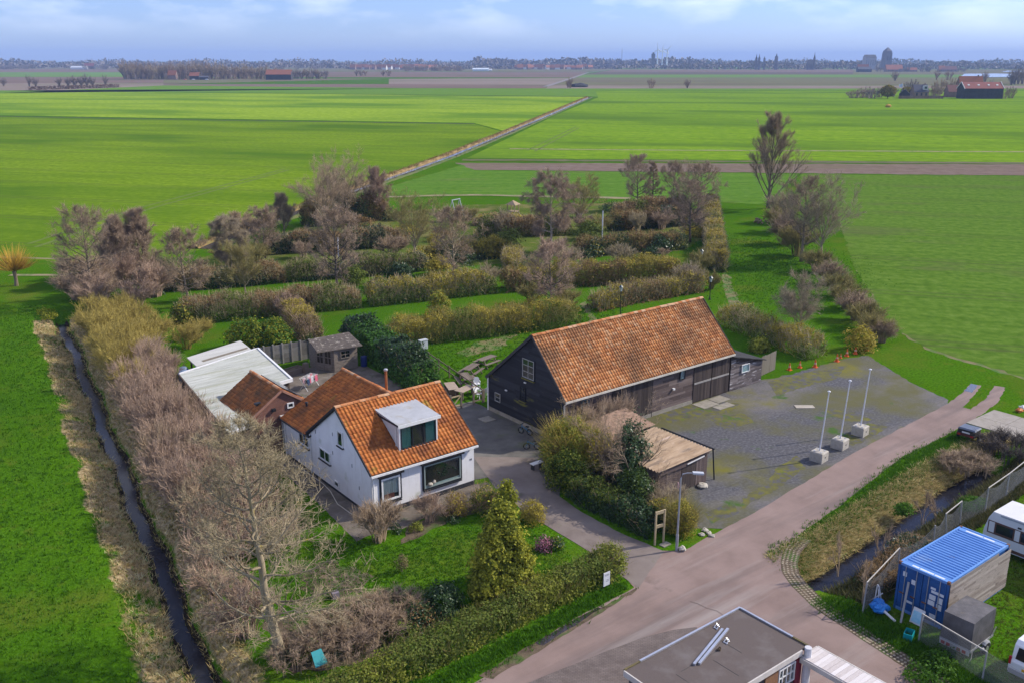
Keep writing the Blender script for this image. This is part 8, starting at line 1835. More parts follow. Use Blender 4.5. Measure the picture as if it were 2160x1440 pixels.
mb = MB(); mb.box(0.75, 1.6, -3.0, -1.9, 2.502, 2.58); sk = mb.build('skylight', M_WPAINT, cv); mb = MB(); mb.box(0.85, 1.5, -2.9, -2.0, 2.582, 2.62); mb.build('skylight_lid', M_PLAST, sk)
for x in (0.15, W_ - 0.15):
    mb = MB(); mb.tube([(x - 0.09, -2.9, 0.32), (x + 0.09, -2.9, 0.32)], 0.31, 14); mb.build('wheel', M_TAR, cv)
    mb = MB(); mb.bar((x, -0.5, 0), (x, -0.5, 0.45), 0.06); mb.build('jack', M_ZINC, cv)
# black box trailer on the verge
bt = thing('box_trailer', 'small black box trailer with red lights parked on the verge', 'trailer', (64.95, 29.3, 0), 0.06)
mb = MB(); mb.add([(-0.55, -0.62, 0.4), (0.55, -0.62, 0.4), (0.55, 0.62, 0.4), (-0.55, 0.62, 0.4), (-0.5, -0.6, 0.88), (0.5, -0.6, 0.88), (0.5, 0.6, 0.88), (-0.5, 0.6, 0.88)], [(3, 2, 1, 0), (0, 1, 5, 4), (1, 2, 6, 5), (2, 3, 7, 6), (3, 0, 4, 7), (4, 5, 6, 7)]); mb.build('body', mat('black_trailer', [(0.015, 0.015, 0.018), (0.03, 0.03, 0.034)], scale=3, rough=0.45), bt)
mb = MB(); mb.add([(-0.54, -0.64, 0.882), (0.54, -0.64, 0.882), (0.54, 0.64, 0.882), (-0.54, 0.64, 0.882), (-0.45, -0.55, 0.98), (0.45, -0.55, 0.98), (0.45, 0.55, 0.98), (-0.45, 0.55, 0.98)], [(3, 2, 1, 0), (0, 1, 5, 4), (1, 2, 6, 5), (2, 3, 7, 6), (3, 0, 4, 7), (4, 5, 6, 7)]); mb.build('lid', mat('blue_grey_lid', [(0.10, 0.12, 0.16), (0.14, 0.16, 0.2)], scale=2, rough=0.4), bt)
mb = MB(); mb.box(-0.62, -0.56, -0.62, 0.62, 0.42, 0.6); lb_ = mb.build('light_bar', mat('dark_red_panel', [(0.10, 0.03, 0.025)], rough=0.5), bt)
for y in (-0.55, 0.35):
    mb = MB(); mb.box(-0.64, -0.621, y, y + 0.2, 0.45, 0.56); mb.build('tail_light', MATS['red_lens'], lb_)
mb = MB(); mb.box(-0.575, -0.56, -0.28, 0.28, 0.64, 0.75); mb.build('number_plate', M_PLAST, bt)
for s in (-1, 1):
    mb = MB(); mb.tube([(0.1, s * 0.64, 0.26), (0.1, s * 0.8, 0.26)], 0.26, 14); w = mb.build('wheel', M_TAR, bt); mb = MB(); mb.tube([(0.1, s * 0.63, 0.26), (0.1, s * 0.81, 0.26)], 0.13, 8); mb.build('rim', M_ZINC, w)
    mb = MB(); pts = [(0.1 + 0.32 * math.cos(a * math.pi / 6), s * 0.72, 0.28 + 0.32 * math.sin(a * math.pi / 6)) for a in range(7)]; mb.tube(pts, 0.08, 5); mb.build('mudguard', MATS['black_trailer'], bt)
mb = MB(); mb.bar((0.55, 0, 0.42), (1.5, 0, 0.42), 0.07); mb.build('drawbar', M_ZINC, bt)
# concrete slab bridge over the ditch
sb = MB(); sl_s = struct(sb.box(68.2, 68.3, 30.9, 31.0, -0.2, 0.0).build('slab_bridge', M_CONC))
for (x0, x1, y0, y1) in ((68.0, 70.0, 28.9, 31.0), (70.03, 72.4, 28.9, 31.0), (68.0, 70.0, 26.5, 28.87), (70.03, 72.4, 26.5, 28.87), (68.0, 70.0, 24.0, 26.47), (70.03, 72.4, 24.0, 26.47)):
    mb = MB(); mb.box(x0, x1, y0, y1, -0.1, 0.05); mb.build('slab', mat('road_slab', [(0.26, 0.23, 0.19), (0.33, 0.3, 0.26)], scale=1.5, rough=0.92, world=True, mix=((0.2, 0.18, 0.10), 1.2, 0.6, 0.75)), sl_s)
for k, (x, y, c) in enumerate(((2150, 868, 'orange'), (2157, 862, 'white'))):
    mb = MB(); mb.ball((0, 0, 0.15), 0.28, 7, 5, 0.35, 0.6); o = mb.build('litter', mat(c + '_litter', [(0.6, 0.2, 0.05) if c == 'orange' else (0.6, 0.6, 0.58)], rough=0.6)); o.location = P(x, y); tag(o, c + ' piece of litter in the dry grass beyond the slab bridge', 'litter')
shrub('brush_heap', 'dark heap of dead brush at the end of the brook', (64.6, 26.2, -0.3), 1.7, 3.4, 'bh', B_DARK, 0, None, 'brushwood', nst=70, ntw=1800, r=0.010, base_w=0.9)
shrub('brush_heap', 'brown dead brush heap hanging over the brook bank', (60.5, 27.0, -0.3), 1.1, 3.0, 'bh', TW_BROWN, 1.0, None, 'brushwood', nst=70, ntw=1800, r=0.010, base_w=0.9)
for i, (x, y, h) in enumerate(((1768, 1215, 2.6), (1852, 1190, 3.0), (1945, 1105, 2.4), (1975, 1100, 2.2), (1818, 1275, 2.6))):
    shrub('sapling', ('leftmost', 'second', 'third', 'fourth', 'lowest')[i] + ' thin bare sapling growing along the brook', P(x, y), h, 1.2, 'sp%d' % (i % 2), TW_BROWN, i, 'saplings along the brook', 'sapling', nst=4, ntw=90, r=0.016, base_w=0.1)
for i, (x, y, r, h) in enumerate(((2048, 1070, 1.0, 0.6), (1905, 1080, 0.6, 0.5), (1960, 1420, 1.3, 0.5), (1980, 1395, 0.9, 0.5))):
    blob(('bright green weed clump beside the brook near the caravan', 'small green clump on the dry bank', 'green nettle clump before the wire fence', 'nettle clump at the foot of the wire fence')[i], P(x, y), r, r * 0.7, h, foliage('nettle', [(0.03, 0.08, 0.008), (0.06, 0.15, 0.012), (0.10, 0.2, 0.02)]), 400 + i, 1200, 0.09, 'weed_clump', 'weeds')
hedge('low dark bramble bank behind the container', [(41.2, 22.4), (44, 22.8), (47.5, 23.2)], 1.6, 0.9, L_DARK, TW_BROWN, 410, 0.09, 130, 40, 1.0, 0.5, L_BROWNL, 0.3, 'bramble_bank', 'brambles')
# chain link fences
M_WIRE = mat('galvanised_wire', [(0.28, 0.28, 0.27)], rough=0.5, metal=0.4)
M_FPOST = mat('fence_post_grey', [(0.25, 0.25, 0.25), (0.34, 0.34, 0.34)], scale=3, rough=0.6)
def chainlink(label, pts, h, leans, rails, seed, cell=0.075, wr=0.0035, group=None, sag=0.0):
    base = Vector((pts[0][0], pts[0][1], 0)); rg = random.Random(seed)
    t = thing('wire_fence', label, 'fence', tuple(base), 0, group)
    tops = []
    for i, (x, y) in enumerate(pts):
        p = Vector((x, y, 0)) - base; l = leans[i % len(leans)]; tp = p + Vector((l[0], l[1], h)); tops.append(tp)
        mb = MB(); mb.tube([tuple(p), tuple(tp)], 0.04, 7); mb.build('post', M_FPOST, t)
    for i in rails:
        mb = MB(); mb.bar(tuple(tops[i]), tuple(tops[i + 1]), 0.045); mb.build('rail', mat('pale_rail_pipe', [(0.45, 0.42, 0.37)], rough=0.6), t)
    A_, B_ = [], []
    for i in range(len(pts) - 1):
        a = Vector((pts[i][0], pts[i][1], 0)) - base; b = Vector((pts[i + 1][0], pts[i + 1][1], 0)) - base; ta, tb = tops[i], tops[i + 1]
        L_ = (b - a).length; n = int(L_ / cell); kz = h / L_
        def at(u, v):
            q = a.lerp(b, u).lerp(ta.lerp(tb, u), v); q.z -= sag * math.sin(math.pi * u) * v; return q
        for s in (1, -1):
            for j in range(-int(h / cell), n + int(h / cell)):
                u0 = j / n; u1 = u0 + s * kz
                lo, hi = 0.0, 1.0
                if s == 1: lo = max(0.0, -u0 / kz); hi = min(1.0, (1 - u0) / kz)
                else: lo = max(0.0, (u0 - 1) / kz); hi = min(1.0, u0 / kz)
                if hi - lo < 0.02: continue
                A_.append(tuple(at(u0 + s * kz * lo, lo))); B_.append(tuple(at(u0 + s * kz * hi, hi)))
    A_ = np.array(A_); B_ = np.array(B_)
    o = link('wire_mesh', np_mesh('wire_mesh', *sticks(A_, B_, wr, wr, np.full(len(A_), 0.5))), M_WIRE, t); o['kind'] = 'stuff'
    return t
chainlink('sagging chain link fence between the brook and the container', [(38.9, 21.4), (43.4, 22.15), (47.4, 22.4), (49.6, 22.75), (51.6, 23.0), (54.4, 22.9), (57.5, 23.1), (62.5, 23.6)], 1.7, [(0.1, 0.0), (0.0, 0.1), (-0.1, 0.0), (-0.5, 0.0), (-0.2, 0), (0, 0), (0.0, 0), (0, 0)], [0, 3, 5, 6], 61, 0.11, 0.004, sag=0.35)
chainlink('chain link fence with pale top rail along the road before the tarpaulin trailer', [(38.85, 18.4), (38.3, 15.1), (37.6, 11.0)], 1.5, [(0, 0.0)], [0], 62, 0.075, 0.0045)
# junk by the container
t = thing('blue_tarp_bundle', 'bright blue crumpled tarpaulin bundle at the fence corner', 'tarpaulin', (39.75, 21.0, 0))
mb = MB()
for k in range(7): mb.ball((RC.uniform(-0.4, 0.4), RC.uniform(-0.35, 0.35), RC.uniform(0.15, 0.4)), RC.uniform(0.2, 0.33), 9, 6, 0.18, 0.7)
mb.build('bundle', mat('blue_tarp', [(0.02, 0.16, 0.5), (0.04, 0.24, 0.62)], scale=4, rough=0.35, bump=0.5, bscale=9, dist=0.05), t)
t = thing('leaning_beam', 'long grey beam leaning against the container doors', 'beam', (39.6, 19.75, 0)); mb = MB(); mb.bar((0, 0, 0), (0.95, 0.35, 1.75), 0.1); mb.build('beam', mat('grey_beam', [(0.3, 0.29, 0.28)], rough=0.8), t); mb = MB(); mb.bar((-0.15, 0.2, 0.05), (-0.3, 0.75, 0.4), 0.14, 0.05); mb.build('offcut', M_WPAINT, t)
t = thing('leaning_sign', 'pale blue and white sign board leaning on the container', 'sign', (40.15, 19.25, 0)); mb = MB(); mb.extrude([(-0.12, -0.3, 0.02), (-0.12, 0.3, 0.02), (0.15, 0.3, 0.75), (0.15, -0.3, 0.75)], (0.03, 0, 0)); b = mb.build('board', M_PLAST, t); mb = MB(); mb.extrude([(-0.103, -0.24, 0.1), (-0.103, 0.24, 0.1), (0.10, 0.24, 0.62), (0.10, -0.24, 0.62)], (-0.016, 0, 0.0)); mb.build('print', mat('sky_blue_print', [(0.2, 0.5, 0.65), (0.45, 0.65, 0.75)], scale=5, rough=0.5), b)
t = thing('plastic_crate', 'turquoise plastic crate on the verge before the fence', 'crate', (38.75, 18.85, 0), 0.3)
for (x0, x1, y0, y1) in ((-0.3, 0.3, -0.2, -0.17), (-0.3, 0.3, 0.17, 0.2), (-0.3, -0.27, -0.17, 0.17), (0.27, 0.3, -0.17, 0.17)):
    mb = MB(); mb.box(x0, x1, y0, y1, 0, 0.34); mb.build('side', mat('turquoise_plastic', [(0.01, 0.27, 0.30)], rough=0.4), t)
mb = MB(); mb.box(-0.27, 0.27, -0.17, 0.17, 0, 0.04); mb.build('base', MATS['turquoise_plastic'], t)
t = thing('folding_chair', 'white folded garden chair frame in the fence corner', 'chair', (40.1, 21.5, 0)); mb = MB()
for (a, b) in (((0, 0, 0), (0.3, 0.1, 0.95)), ((0.35, -0.2, 0), (0.1, -0.1, 1.0)), ((0.1, 0.3, 0), (0.15, -0.3, 0.7)), ((0.3, 0.1, 0.95), (0.1, -0.1, 1.0))): mb.bar(a, b, 0.05)
mb.build('frame', M_WPAINT, t); mb = MB(); mb.extrude([(0.05, -0.15, 0.35), (0.4, 0.0, 0.4), (0.35, 0.05, 0.85), (0.05, -0.1, 0.8)], (0.03, -0.03, 0)); mb.build('seat', M_WPAINT, t)
# grass paver strip round the bend
ps = MB(); ps.box(37.6, 37.7, 23.4, 23.5, -0.2, -0.1); pv = struct(ps.build('paver_strip', M_CONC))
PE = [(42.94, 28.2), (41.2, 27.75), (39.85, 27.0), (38.9, 26.2), (38.2, 25.1), (37.5, 23.5), (37.1, 21.6), (36.83, 20.07), (36.29, 16.46), (35.9, 12.0)]
pm = MB()          # one lattice block, 0.40 x 0.60, joints open
for (x, y) in [(-0.1 + 0.2 * a, -0.3 + 0.2 * b + 0.1) for a in range(2) for b in range(3)]:
    pm.prism([(x - 0.08, y), (x, y - 0.07), (x + 0.08, y), (x, y + 0.07)], 0.0, 0.03)
pme = bpy.data.meshes.new('paver'); pme.from_pydata(pm.v, [], pm.f); pme.materials.append(mat('paver_concrete', [(0.25, 0.2, 0.14), (0.33, 0.28, 0.2)], scale=4, rough=0.9, objrand=0.4))
PEv = [Vector((x, y, 0)) for x, y in PE]; k = 0
strip_l = []; strip_r = []
for a, b in zip(PEv[:-1], PEv[1:]):
    d = (b - a); L_ = d.length; d.normalize(); nrm = Vector((-d.y, d.x, 0)); s = 0.3
    while s < L_:
        for r in range(2):
            c = a + d * s + nrm * (0.22 + r * 0.42); o = bpy.data.objects.new('paver', pme); COL.objects.link(o); o.parent = pv; o.location = (c.x, c.y, 0.0); o.rotation_euler.z = math.atan2(d.y, d.x) - math.pi / 2 + RC.uniform(-0.02, 0.02)
        s += 0.615
sheet('paver_soil', [(p.x, p.y) for p in PEv] + [(PEv[i].x + 0.9 * [(-(PEv[min(i + 1, 9)] - PEv[max(i - 1, 0)]).normalized().y)][0], PEv[i].y + 0.9 * (PEv[min(i + 1, 9)] - PEv[max(i - 1, 0)]).normalized().x) for i in range(9, -1, -1)], 0.016, M_SOIL)
# herringbone bricks before the hut
def herring(name):
    m = brick_mat(name, (0.19, 0.15, 0.135), (0.155, 0.12, 0.105), (0.10, 0.085, 0.07), 0.21, 0.105)
    N = m.node_tree.nodes; L = m.node_tree.links.new
    t = [n for n in N if n.type == 'TEX_BRICK'][0]; g = [n for n in N if n.type == 'NEW_GEOMETRY'][0]
    mp = N.new('ShaderNodeMapping'); mp.inputs['Rotation'].default_value = (0, 0, math.radians(45)); L(g.outputs['Position'], mp.inputs[0]); L(mp.outputs[0], t.inputs['Vector'])
    return m
sheet('brick_pavement', [P2(1090, 1450), P2(1180, 1412), P2(1280, 1372), P2(1360, 1343), P2(1420, 1328), P2(1470, 1322), (30.2, 24.3), (30.5, 22.5), (23.5, 22.5), (20, 22.5), (17, 24)], 0.018, herring('paving_bricks'), edge=(0.6, 0.03, 95))
# ------------------------------------------------------------------ far countryside
RF = random.Random(71)
def far(px, d, z=0.0):
    """point at photo column px, d metres ahead"""
    dep = d * math.cos(PITCH) + (CAM_H - z) * math.sin(PITCH); X = (px - 1080) / FPX * dep
    return (X * _ca + d * _sa, -X * _sa + d * _ca, z)
def zof(py, d):
    v = (py - 720) / FPX; return CAM_H - d * (math.sin(PITCH) + v * math.cos(PITCH)) / (math.cos(PITCH) - v * math.sin(PITCH))
def dist_of(py): return zof_d(py)
def zof_d(py):
    v = (py - 720) / FPX; return CAM_H * (math.cos(PITCH) - v * math.sin(PITCH)) / (math.sin(PITCH) + v * math.cos(PITCH))
FACE = -AZ            # local -y towards the camera
M_FORANGE = mat('far_orange_roof', [(0.3, 0.115, 0.065), (0.38, 0.155, 0.09)], scale=0.3, rough=0.9, objrand=0.5)
M_FWALL = mat('far_brick_wall', [(0.2, 0.13, 0.10), (0.28, 0.2, 0.16)], scale=0.3, rough=0.9)
M_FWHITE = mat('far_white_wall', [(0.6, 0.6, 0.58)], rough=0.8)
M_FDARK = mat('far_dark_wood', [(0.035, 0.035, 0.038), (0.06, 0.06, 0.062)], scale=0.5, rough=0.9)
M_FGREY = mat('far_grey_stone', [(0.13, 0.12, 0.125), (0.17, 0.16, 0.16)], scale=0.1, rough=0.95)
M_FGLASS = glass('far_glass', (0.03, 0.035, 0.04), 0.2)
def gable_house(name, label, cat, loc, w, dp, eave, ridge, wall, roof, rz=0.0, group=None, along='x', windows=0, chimney=False):
    """walls + pitched roof with ridge along local x"""
    t = thing(name, label, cat, loc, FACE + rz, group)
    mb = MB(); mb.extrude([(-w / 2, -dp / 2, 0), (-w / 2, dp / 2, 0), (-w / 2, dp / 2, eave), (-w / 2, 0, ridge - 0.15), (-w / 2, -dp / 2, eave)], (w, 0, 0)); mb.build('wall', wall, t)
    o = 0.25; k = (ridge - eave) / (dp / 2); mb = MB()
    for s in (-1, 1):
        mb.extrude([(-w / 2 - o, s * (dp / 2 + o), eave - o * k), (w / 2 + o, s * (dp / 2 + o), eave - o * k), (w / 2 + o, 0, ridge), (-w / 2 - o, 0, ridge)], (0, 0, 0.18))
    r = mb.build('roof', roof, t)
    if chimney:
        mb = MB(); mb.box(w * 0.3, w * 0.3 + 0.8, -0.4, 0.4, ridge - 0.5, ridge + 1.0); mb.build('chimney', M_FWALL, r)
    for i in range(windows):
        x = -w / 2 + (i + 0.5) * w / windows; mb = MB(); mb.box(x - 0.6, x + 0.6, -dp / 2 - 0.06, -dp / 2 - 0.01, eave * 0.35, eave * 0.8); mb.build('window', M_FGLASS, t)
    return t
# farm on the right, about 700 m away
D1 = dist_of(209)
bt_ = gable_house('farm_barn', 'long black boarded barn with dull red roof and white verges on the far right farm', 'barn', far(2065, D1 + 6), 27, 12, 7.0, 11.0, M_FDARK, mat('dull_red_roof', [(0.22, 0.08, 0.065), (0.28, 0.11, 0.09)], scale=0.2, rough=0.9))
for x in (-13.8, 13.8):
    for s in (-1, 1):
        mb = MB(); mb.bar((x, s * 6.4, 6.8), (x, 0, 11.3), 0.3, 0.5); mb.build('verge', M_FWHITE, bt_)
for x in (-10, -3, 4, 10):
    mb = MB(); mb.extrude([(x - 0.7, -3.6, 8.85), (x + 0.7, -3.6, 8.85), (x + 0.7, -2.6, 9.5), (x - 0.7, -2.6, 9.5)], (0, -0.05, 0.2)); mb.build('skylight', M_FWHITE, bt_)
for k in range(18):
    mb = MB(); mb.cr = RF.random(); mb.box(-13.4 + k * 1.5, -12.1 + k * 1.5, -6.1, -6.01, 0, 6.6); mb.build('board', M_FDARK, bt_)
gable_house('farmhouse', 'red roofed farmhouse behind the black barn of the far right farm', 'house', far(2042, D1 + 40), 17, 9, 6.0, 14.5, M_FWALL, M_FORANGE, 0, None, chimney=True)
gable_house('farm_shed', 'low brown roofed shed left of the black barn on the far right farm', 'shed', far(2008, D1 + 30), 9, 8, 4.0, 8.5, M_FWALL, mat('far_brown_roof', [(0.2, 0.10, 0.08)], rough=0.9), 0, None)
gable_house('garden_shed', 'small dark shed with pale verges on the far right farm', 'shed', far(1907, D1 + 10), 7, 7, 3.0, 6.2, M_FDARK, mat('far_slate', [(0.09, 0.09, 0.11)], rough=0.8), 1.2, None)
h_ = gable_house('farm_cottage', 'dark roofed cottage with white dormer on the far right farm', 'house', far(1938, D1 + 22), 10, 8, 4.2, 9.0, M_FWALL, MATS['far_slate'], 0, None, chimney=True, windows=3)
mb = MB(); mb.box(1.0, 4.0, -4.2, -2.2, 5.6, 8.4); dm_ = mb.build('dormer', M_FWHITE, h_); mb = MB(); mb.box(1.5, 3.5, -4.27, -4.21, 6.2, 7.9); mb.build('window', M_FGLASS, dm_)
fa = Vector(far(1895, D1 + 1)); fb = Vector(far(1990, D1 + 1)); t = thing('board_fence', 'long brown board fence before the far right farm', 'fence', tuple(fa)); dd = fb - fa
for k in range(16):
    mb = MB(); mb.cr = RF.random(); a = dd * (k / 16); b = dd * ((k + 0.94) / 16); mb.bar((a.x, a.y, 1.0), (b.x, b.y, 1.0), 0.1, 2.0); mb.build('panel', mat('far_fence_wood', [(0.16, 0.10, 0.075), (0.22, 0.15, 0.11)], attr=0.6, rough=0.9), t)
t = thing('flag', 'white and blue flag on a pole at the far right farm', 'flag', far(1901, D1 + 15)); mb = MB(); mb.tube([(0, 0, 0), (0, 0, 10)], 0.12, 6); mb.build('pole', M_FWHITE, t); mb = MB(); mb.add([(0, 0, 7.6), (-1.6, 0.9, 7.2), (-2.6, 1.1, 7.8), (-2.6, 1.1, 9.6), (-1.6, 0.9, 9.3), (0, 0, 10)], [(0, 1, 4, 5), (1, 2, 3, 4)]); mb.build('cloth', mat('pale_blue_flag', [(0.5, 0.55, 0.68)], rough=0.8), t)
# far tree meshes shared by many trees
FT = {}
def far_tree(name, label, loc, h, w, m, var=0, group=None, cat='tree', leafy=None):
    key = ('ft', var, m.name)
    if key not in FT:
        if leafy is None:
            me, _ = shrub_mesh(500 + var, 1.0, 1.0, nst=26, ntw=420, r=0.016, up=0.8, base_w=0.15 if var < 2 else 0.5, name='far_tree', tl=0.22)
        else:
            nr = np.random.default_rng(600 + var); n = 900; v = unit(nr.normal(size=(n, 3))) * (nr.uniform(0.5, 1, (n, 1)) ** 0.5) * 0.5; v[:, 2] = v[:, 2] * 0.85 + 0.55
            parts = [leaves(v, 0.09, nr, np.clip(nr.normal(0.45, 0.2, n) + v[:, 2] * 0.1, 0, 1))]; parts.append(sticks(np.array([[0, 0, 0.0]]), np.array([[0, 0, 0.7]]), 0.035, 0.015, np.array([0.2]))); me = np_mesh('far_tree', *join(parts))
        me.materials.append(m); FT[key] = me
    o = bpy.data.objects.new(name, FT[key]); COL.objects.link(o); o.location = loc; o.scale = (w, w, h); o.rotation_euler.z = RF.uniform(0, 6.28)
    return tag(o, label, cat, group)
FW = [bark('far_twig_brown', (0.27, 0.2, 0.14)), bark('far_twig_tan', (0.3, 0.24, 0.16)), bark('far_twig_grey', (0.2, 0.17, 0.15))]
LF_GOLD = foliage('far_gold_leaf', [(0.16, 0.13, 0.02), (0.28, 0.23, 0.04)])
far_tree('willow_tree', 'rounded yellow green willow in front of the far right farm', far(1872, D1 + 4), 9.5, 11, LF_GOLD, 1, leafy=True)
far_tree('willow_tree', 'smaller yellow tree behind the shed of the far right farm', far(1912, D1 + 30), 7.5, 9, LF_GOLD, 2, leafy=True)
for i, (x, dz, h, w) in enumerate(((1800, 14, 6, 9), (1818, 20, 7.5, 10), (1838, 10, 7, 9), (1852, 24, 8, 9), (1830, 30, 8, 10), (1880, 40, 8, 8), (1965, 30, 8.5, 8), (1975, 40, 9, 8), (1920, 60, 13, 9), (1980, 90, 13, 9), (2005, 100, 13, 9), (2080, 80, 13, 10), (2132, 10, 9, 6), (2118, 4, 7, 5))):
    far_tree('far_shrub' if h < 8 else 'far_tree', 'leafless grey brown tree or bush around the far right farm', far(x, D1 + dz), h, w, FW[i % 3], 2 + i % 2, 'trees round the far right farm')
mb = MB(); o = mb.ball((0, 0, 0.8), 1.6, 8, 5, 0.2, 0.6).build('straw_heap', mat('orange_heap', [(0.5, 0.28, 0.05)], rough=0.9)); o.location = far(1873, zof_d(227)); tag(o, 'small orange heap lying in the green field', 'heap')
for i, (x, h) in enumerate(((2133, 17), (2140, 20), (2147, 18), (2156, 19), (2138, 13))):
    far_tree('far_tree', 'tall bare tree in the clump at the far right edge', far(x, 1050 + i * 12), h, 9, FW[2], i % 2, 'trees at the far right edge')
# second farm row under the church tower
D2 = dist_of(152)
for i, (x, w, dp, e, r, m, lb) in enumerate(((1884, 38, 14, 5, 15, M_FORANGE, 'wide orange roofed farmhouse below the church tower'), (1819, 24, 12, 5, 16, M_FORANGE, 'red roofed farm with dark barn left of the church tower'), (1922, 22, 12, 4, 9, M_FORANGE, 'low orange roofed barn right of the wide farmhouse'), (2000, 34, 12, 5, 12, MATS['far_brown_roof'], 'brown roofed farm right of the church tower'), (1822, 30, 12, 6, 11, MATS['far_slate'], 'dark barn before the red roofed farm'), (1985, 14, 10, 5, 13, M_FORANGE, 'orange gabled house beside the brown roofed farm'))):
    gable_house('farm_building', lb, 'building', far(x, D2 + (0 if i != 4 else -40)), w, dp, e, r, M_FDARK if i in (1, 4) else M_FWALL, m, RF.uniform(-0.1, 0.1), windows=4)
for i in range(16):
    far_tree('far_tree', 'grey brown bare tree by the farms below the church tower', far(1790 + RF.uniform(0, 250), D2 + RF.uniform(-20, 90)), RF.uniform(8, 14), RF.uniform(10, 18), FW[2], 2 + i % 2, 'trees by the church tower farms')
for i, (x, d, h) in enumerate(((1450, 930, 9), (1203, 930, 10), (1373, 930, 10), (1198, 935, 7), (752, 1650, 11), (762, 1650, 11), (771, 1650, 10), (808, 1620, 10), (820, 1620, 11), (1888, 1250, 13), (1975, 1300, 13), (2000, 1300, 14), (2078, 1200, 13))):
    far_tree('roadside_tree', 'lone bare roadside tree standing between the far fields', far(x, d), h, h * 0.7, FW[0], i % 3, 'lone roadside trees')
t = thing('brushwood_shed', 'dark brushwood shelter at the end of the country road', 'shed', far(1223, dist_of(184)), FACE); mb = MB(); mb.ball((0, 0, 1.2), 9, 12, 6, 0.15, 0.28); mb.build('heap', M_FDARK, t)
# left: poplar belt round two farms
D3 = dist_of(168)
for i in range(58):
    x = 262 + i * 5.2 + RF.uniform(-3, 3); hh = RF.uniform(17, 27) * (0.8 if x > 480 else 1)
    far_tree('poplar', 'tall bare poplar in the tan belt round the left farms', far(x, D3 + RF.uniform(-15, 60)), hh, RF.uniform(9, 14), FW[i % 2], i % 3, 'poplar belt of the left farms')
for i in range(12):
    far_tree('poplar', 'tall bare poplar in the tan belt round the left farms', far(575 + i * 10 + RF.uniform(-3, 3), D3 + 40), RF.uniform(12, 17), RF.uniform(9, 14), FW[i % 3], i % 3, 'poplar belt of the left farms')
gable_house('farmhouse', 'bright orange roofed farmhouse before the poplar belt', 'house', far(412, D3 - 20), 13, 9, 5, 9.5, M_FDARK, M_FORANGE, 0)
gable_house('farmhouse', 'orange roofed house hidden among the poplars', 'house', far(365, D3 - 10), 11, 8, 6, 12, M_FWALL, M_FORANGE, 0)
gable_house('farm_barn', 'wide dark barn with orange roof at the right of the poplar belt', 'barn', far(590, D3 - 25), 34, 14, 7, 13, M_FDARK, M_FORANGE, 0)
gable_house('farm_barn', 'low dark barn beside the bright orange farmhouse', 'barn', far(432, D3 - 30), 12, 8, 3.5, 5, M_FDARK, MATS['far_slate'], 0)
for i, (x, c) in enumerate(((390, (0.6, 0.25, 0.2)), (408, (0.7, 0.7, 0.7)), (436, (0.6, 0.62, 0.65)))):
    t = thing('parked_car', ('red', 'white', 'silver')[i] + ' car parked by the left farms', 'car', far(x, D3 - 45), FACE); m = mat('far_car_%d' % i, [c], rough=0.3); mb = MB(); mb.extrude([(-2.1, -0.85, 0.35), (2.1, -0.85, 0.35), (2.1, -0.85, 0.85), (1.3, -0.85, 0.95), (0.7, -0.8, 1.5), (-1.2, -0.8, 1.5), (-1.9, -0.85, 0.95), (-2.1, -0.85, 0.9)], (0, 1.7, 0)); mb.build('body', m, t)
    for xx in (-1.3, 1.3):
        mb = MB(); mb.tube([(xx, -0.9, 0.33), (xx, 0.9, 0.33)], 0.33, 10); mb.build('wheel', M_TAR, t)
D4 = dist_of(182)
for i, x in enumerate((8, 62, 76, 126, 144, 158, 172, 184, 196, 223)):
    far_tree('roadside_tree', 'short bushy bare tree in the row along the left track', far(x, D4 - 30 + (20 if x < 20 else 0)), RF.uniform(9, 13), RF.uniform(6, 8), FW[2], i % 2, 'row of bushy trees along the left track')
hd = np.random.default_rng(5); n = 1600; u = hd.uniform(0, 1, n); pa = np.array(far(60, dist_of(191))); pb = np.array(far(250, dist_of(185))); pts = pa * (1 - u)[:, None] + pb * u[:, None] + hd.normal(0, 1.0, (n, 3)) * np.array([[1, 1, 0]]); pts[:, 2] = hd.uniform(0.2, 3.2, n)
t = thing('field_hedge', 'brown bare hedge below the left row of bushy trees', 'hedge', tuple(pa)); link('twigs', np_mesh('twigs', *leaves(pts - pa, 0.9, hd, hd.uniform(0, 1, n))), foliage('far_hedge_twigs', [(0.16, 0.11, 0.085), (0.24, 0.17, 0.13)]), t)
# far left glass and silver farm, greenhouse in the middle
D5 = dist_of(147)
gable_house('silver_barn', 'low silver roofed barn on the far left', 'barn', far(168, D5), 42, 20, 5, 9, M_FWHITE, mat('silver_roof', [(0.5, 0.53, 0.56)], rough=0.4), 0.2)
gable_house('red_barn', 'dark red roofed barn behind the silver barn', 'barn', far(190, D5 + 60), 26, 18, 8, 16, M_FDARK, mat('far_darkred_roof', [(0.2, 0.07, 0.07)], rough=0.9), 0.1)
for i in range(34):
    far_tree('far_tree', 'hazy bare tree in the clumps round the far left barns', far(RF.choice((RF.uniform(145, 240), RF.uniform(0, 70), RF.uniform(560, 720))), D5 + RF.uniform(-60, 300)), RF.uniform(9, 15), RF.uniform(14, 24), FW[2], 2 + i % 2, 'trees of the far left clumps')
D6 = dist_of(150.5)
gable_house('greenhouse', 'long pale greenhouse in the middle distance', 'greenhouse', far(1014, D6), 38, 14, 4, 7, mat('greenhouse_glass', [(0.5, 0.6, 0.62)], rough=0.3), mat('greenhouse_roof', [(0.62, 0.68, 0.72)], rough=0.3), 0)
gable_house('greenhouse', 'small white shed right of the pale greenhouse', 'shed', far(1034, D6 + 20), 9, 8, 3, 5, M_FWHITE, M_FWHITE, 0)
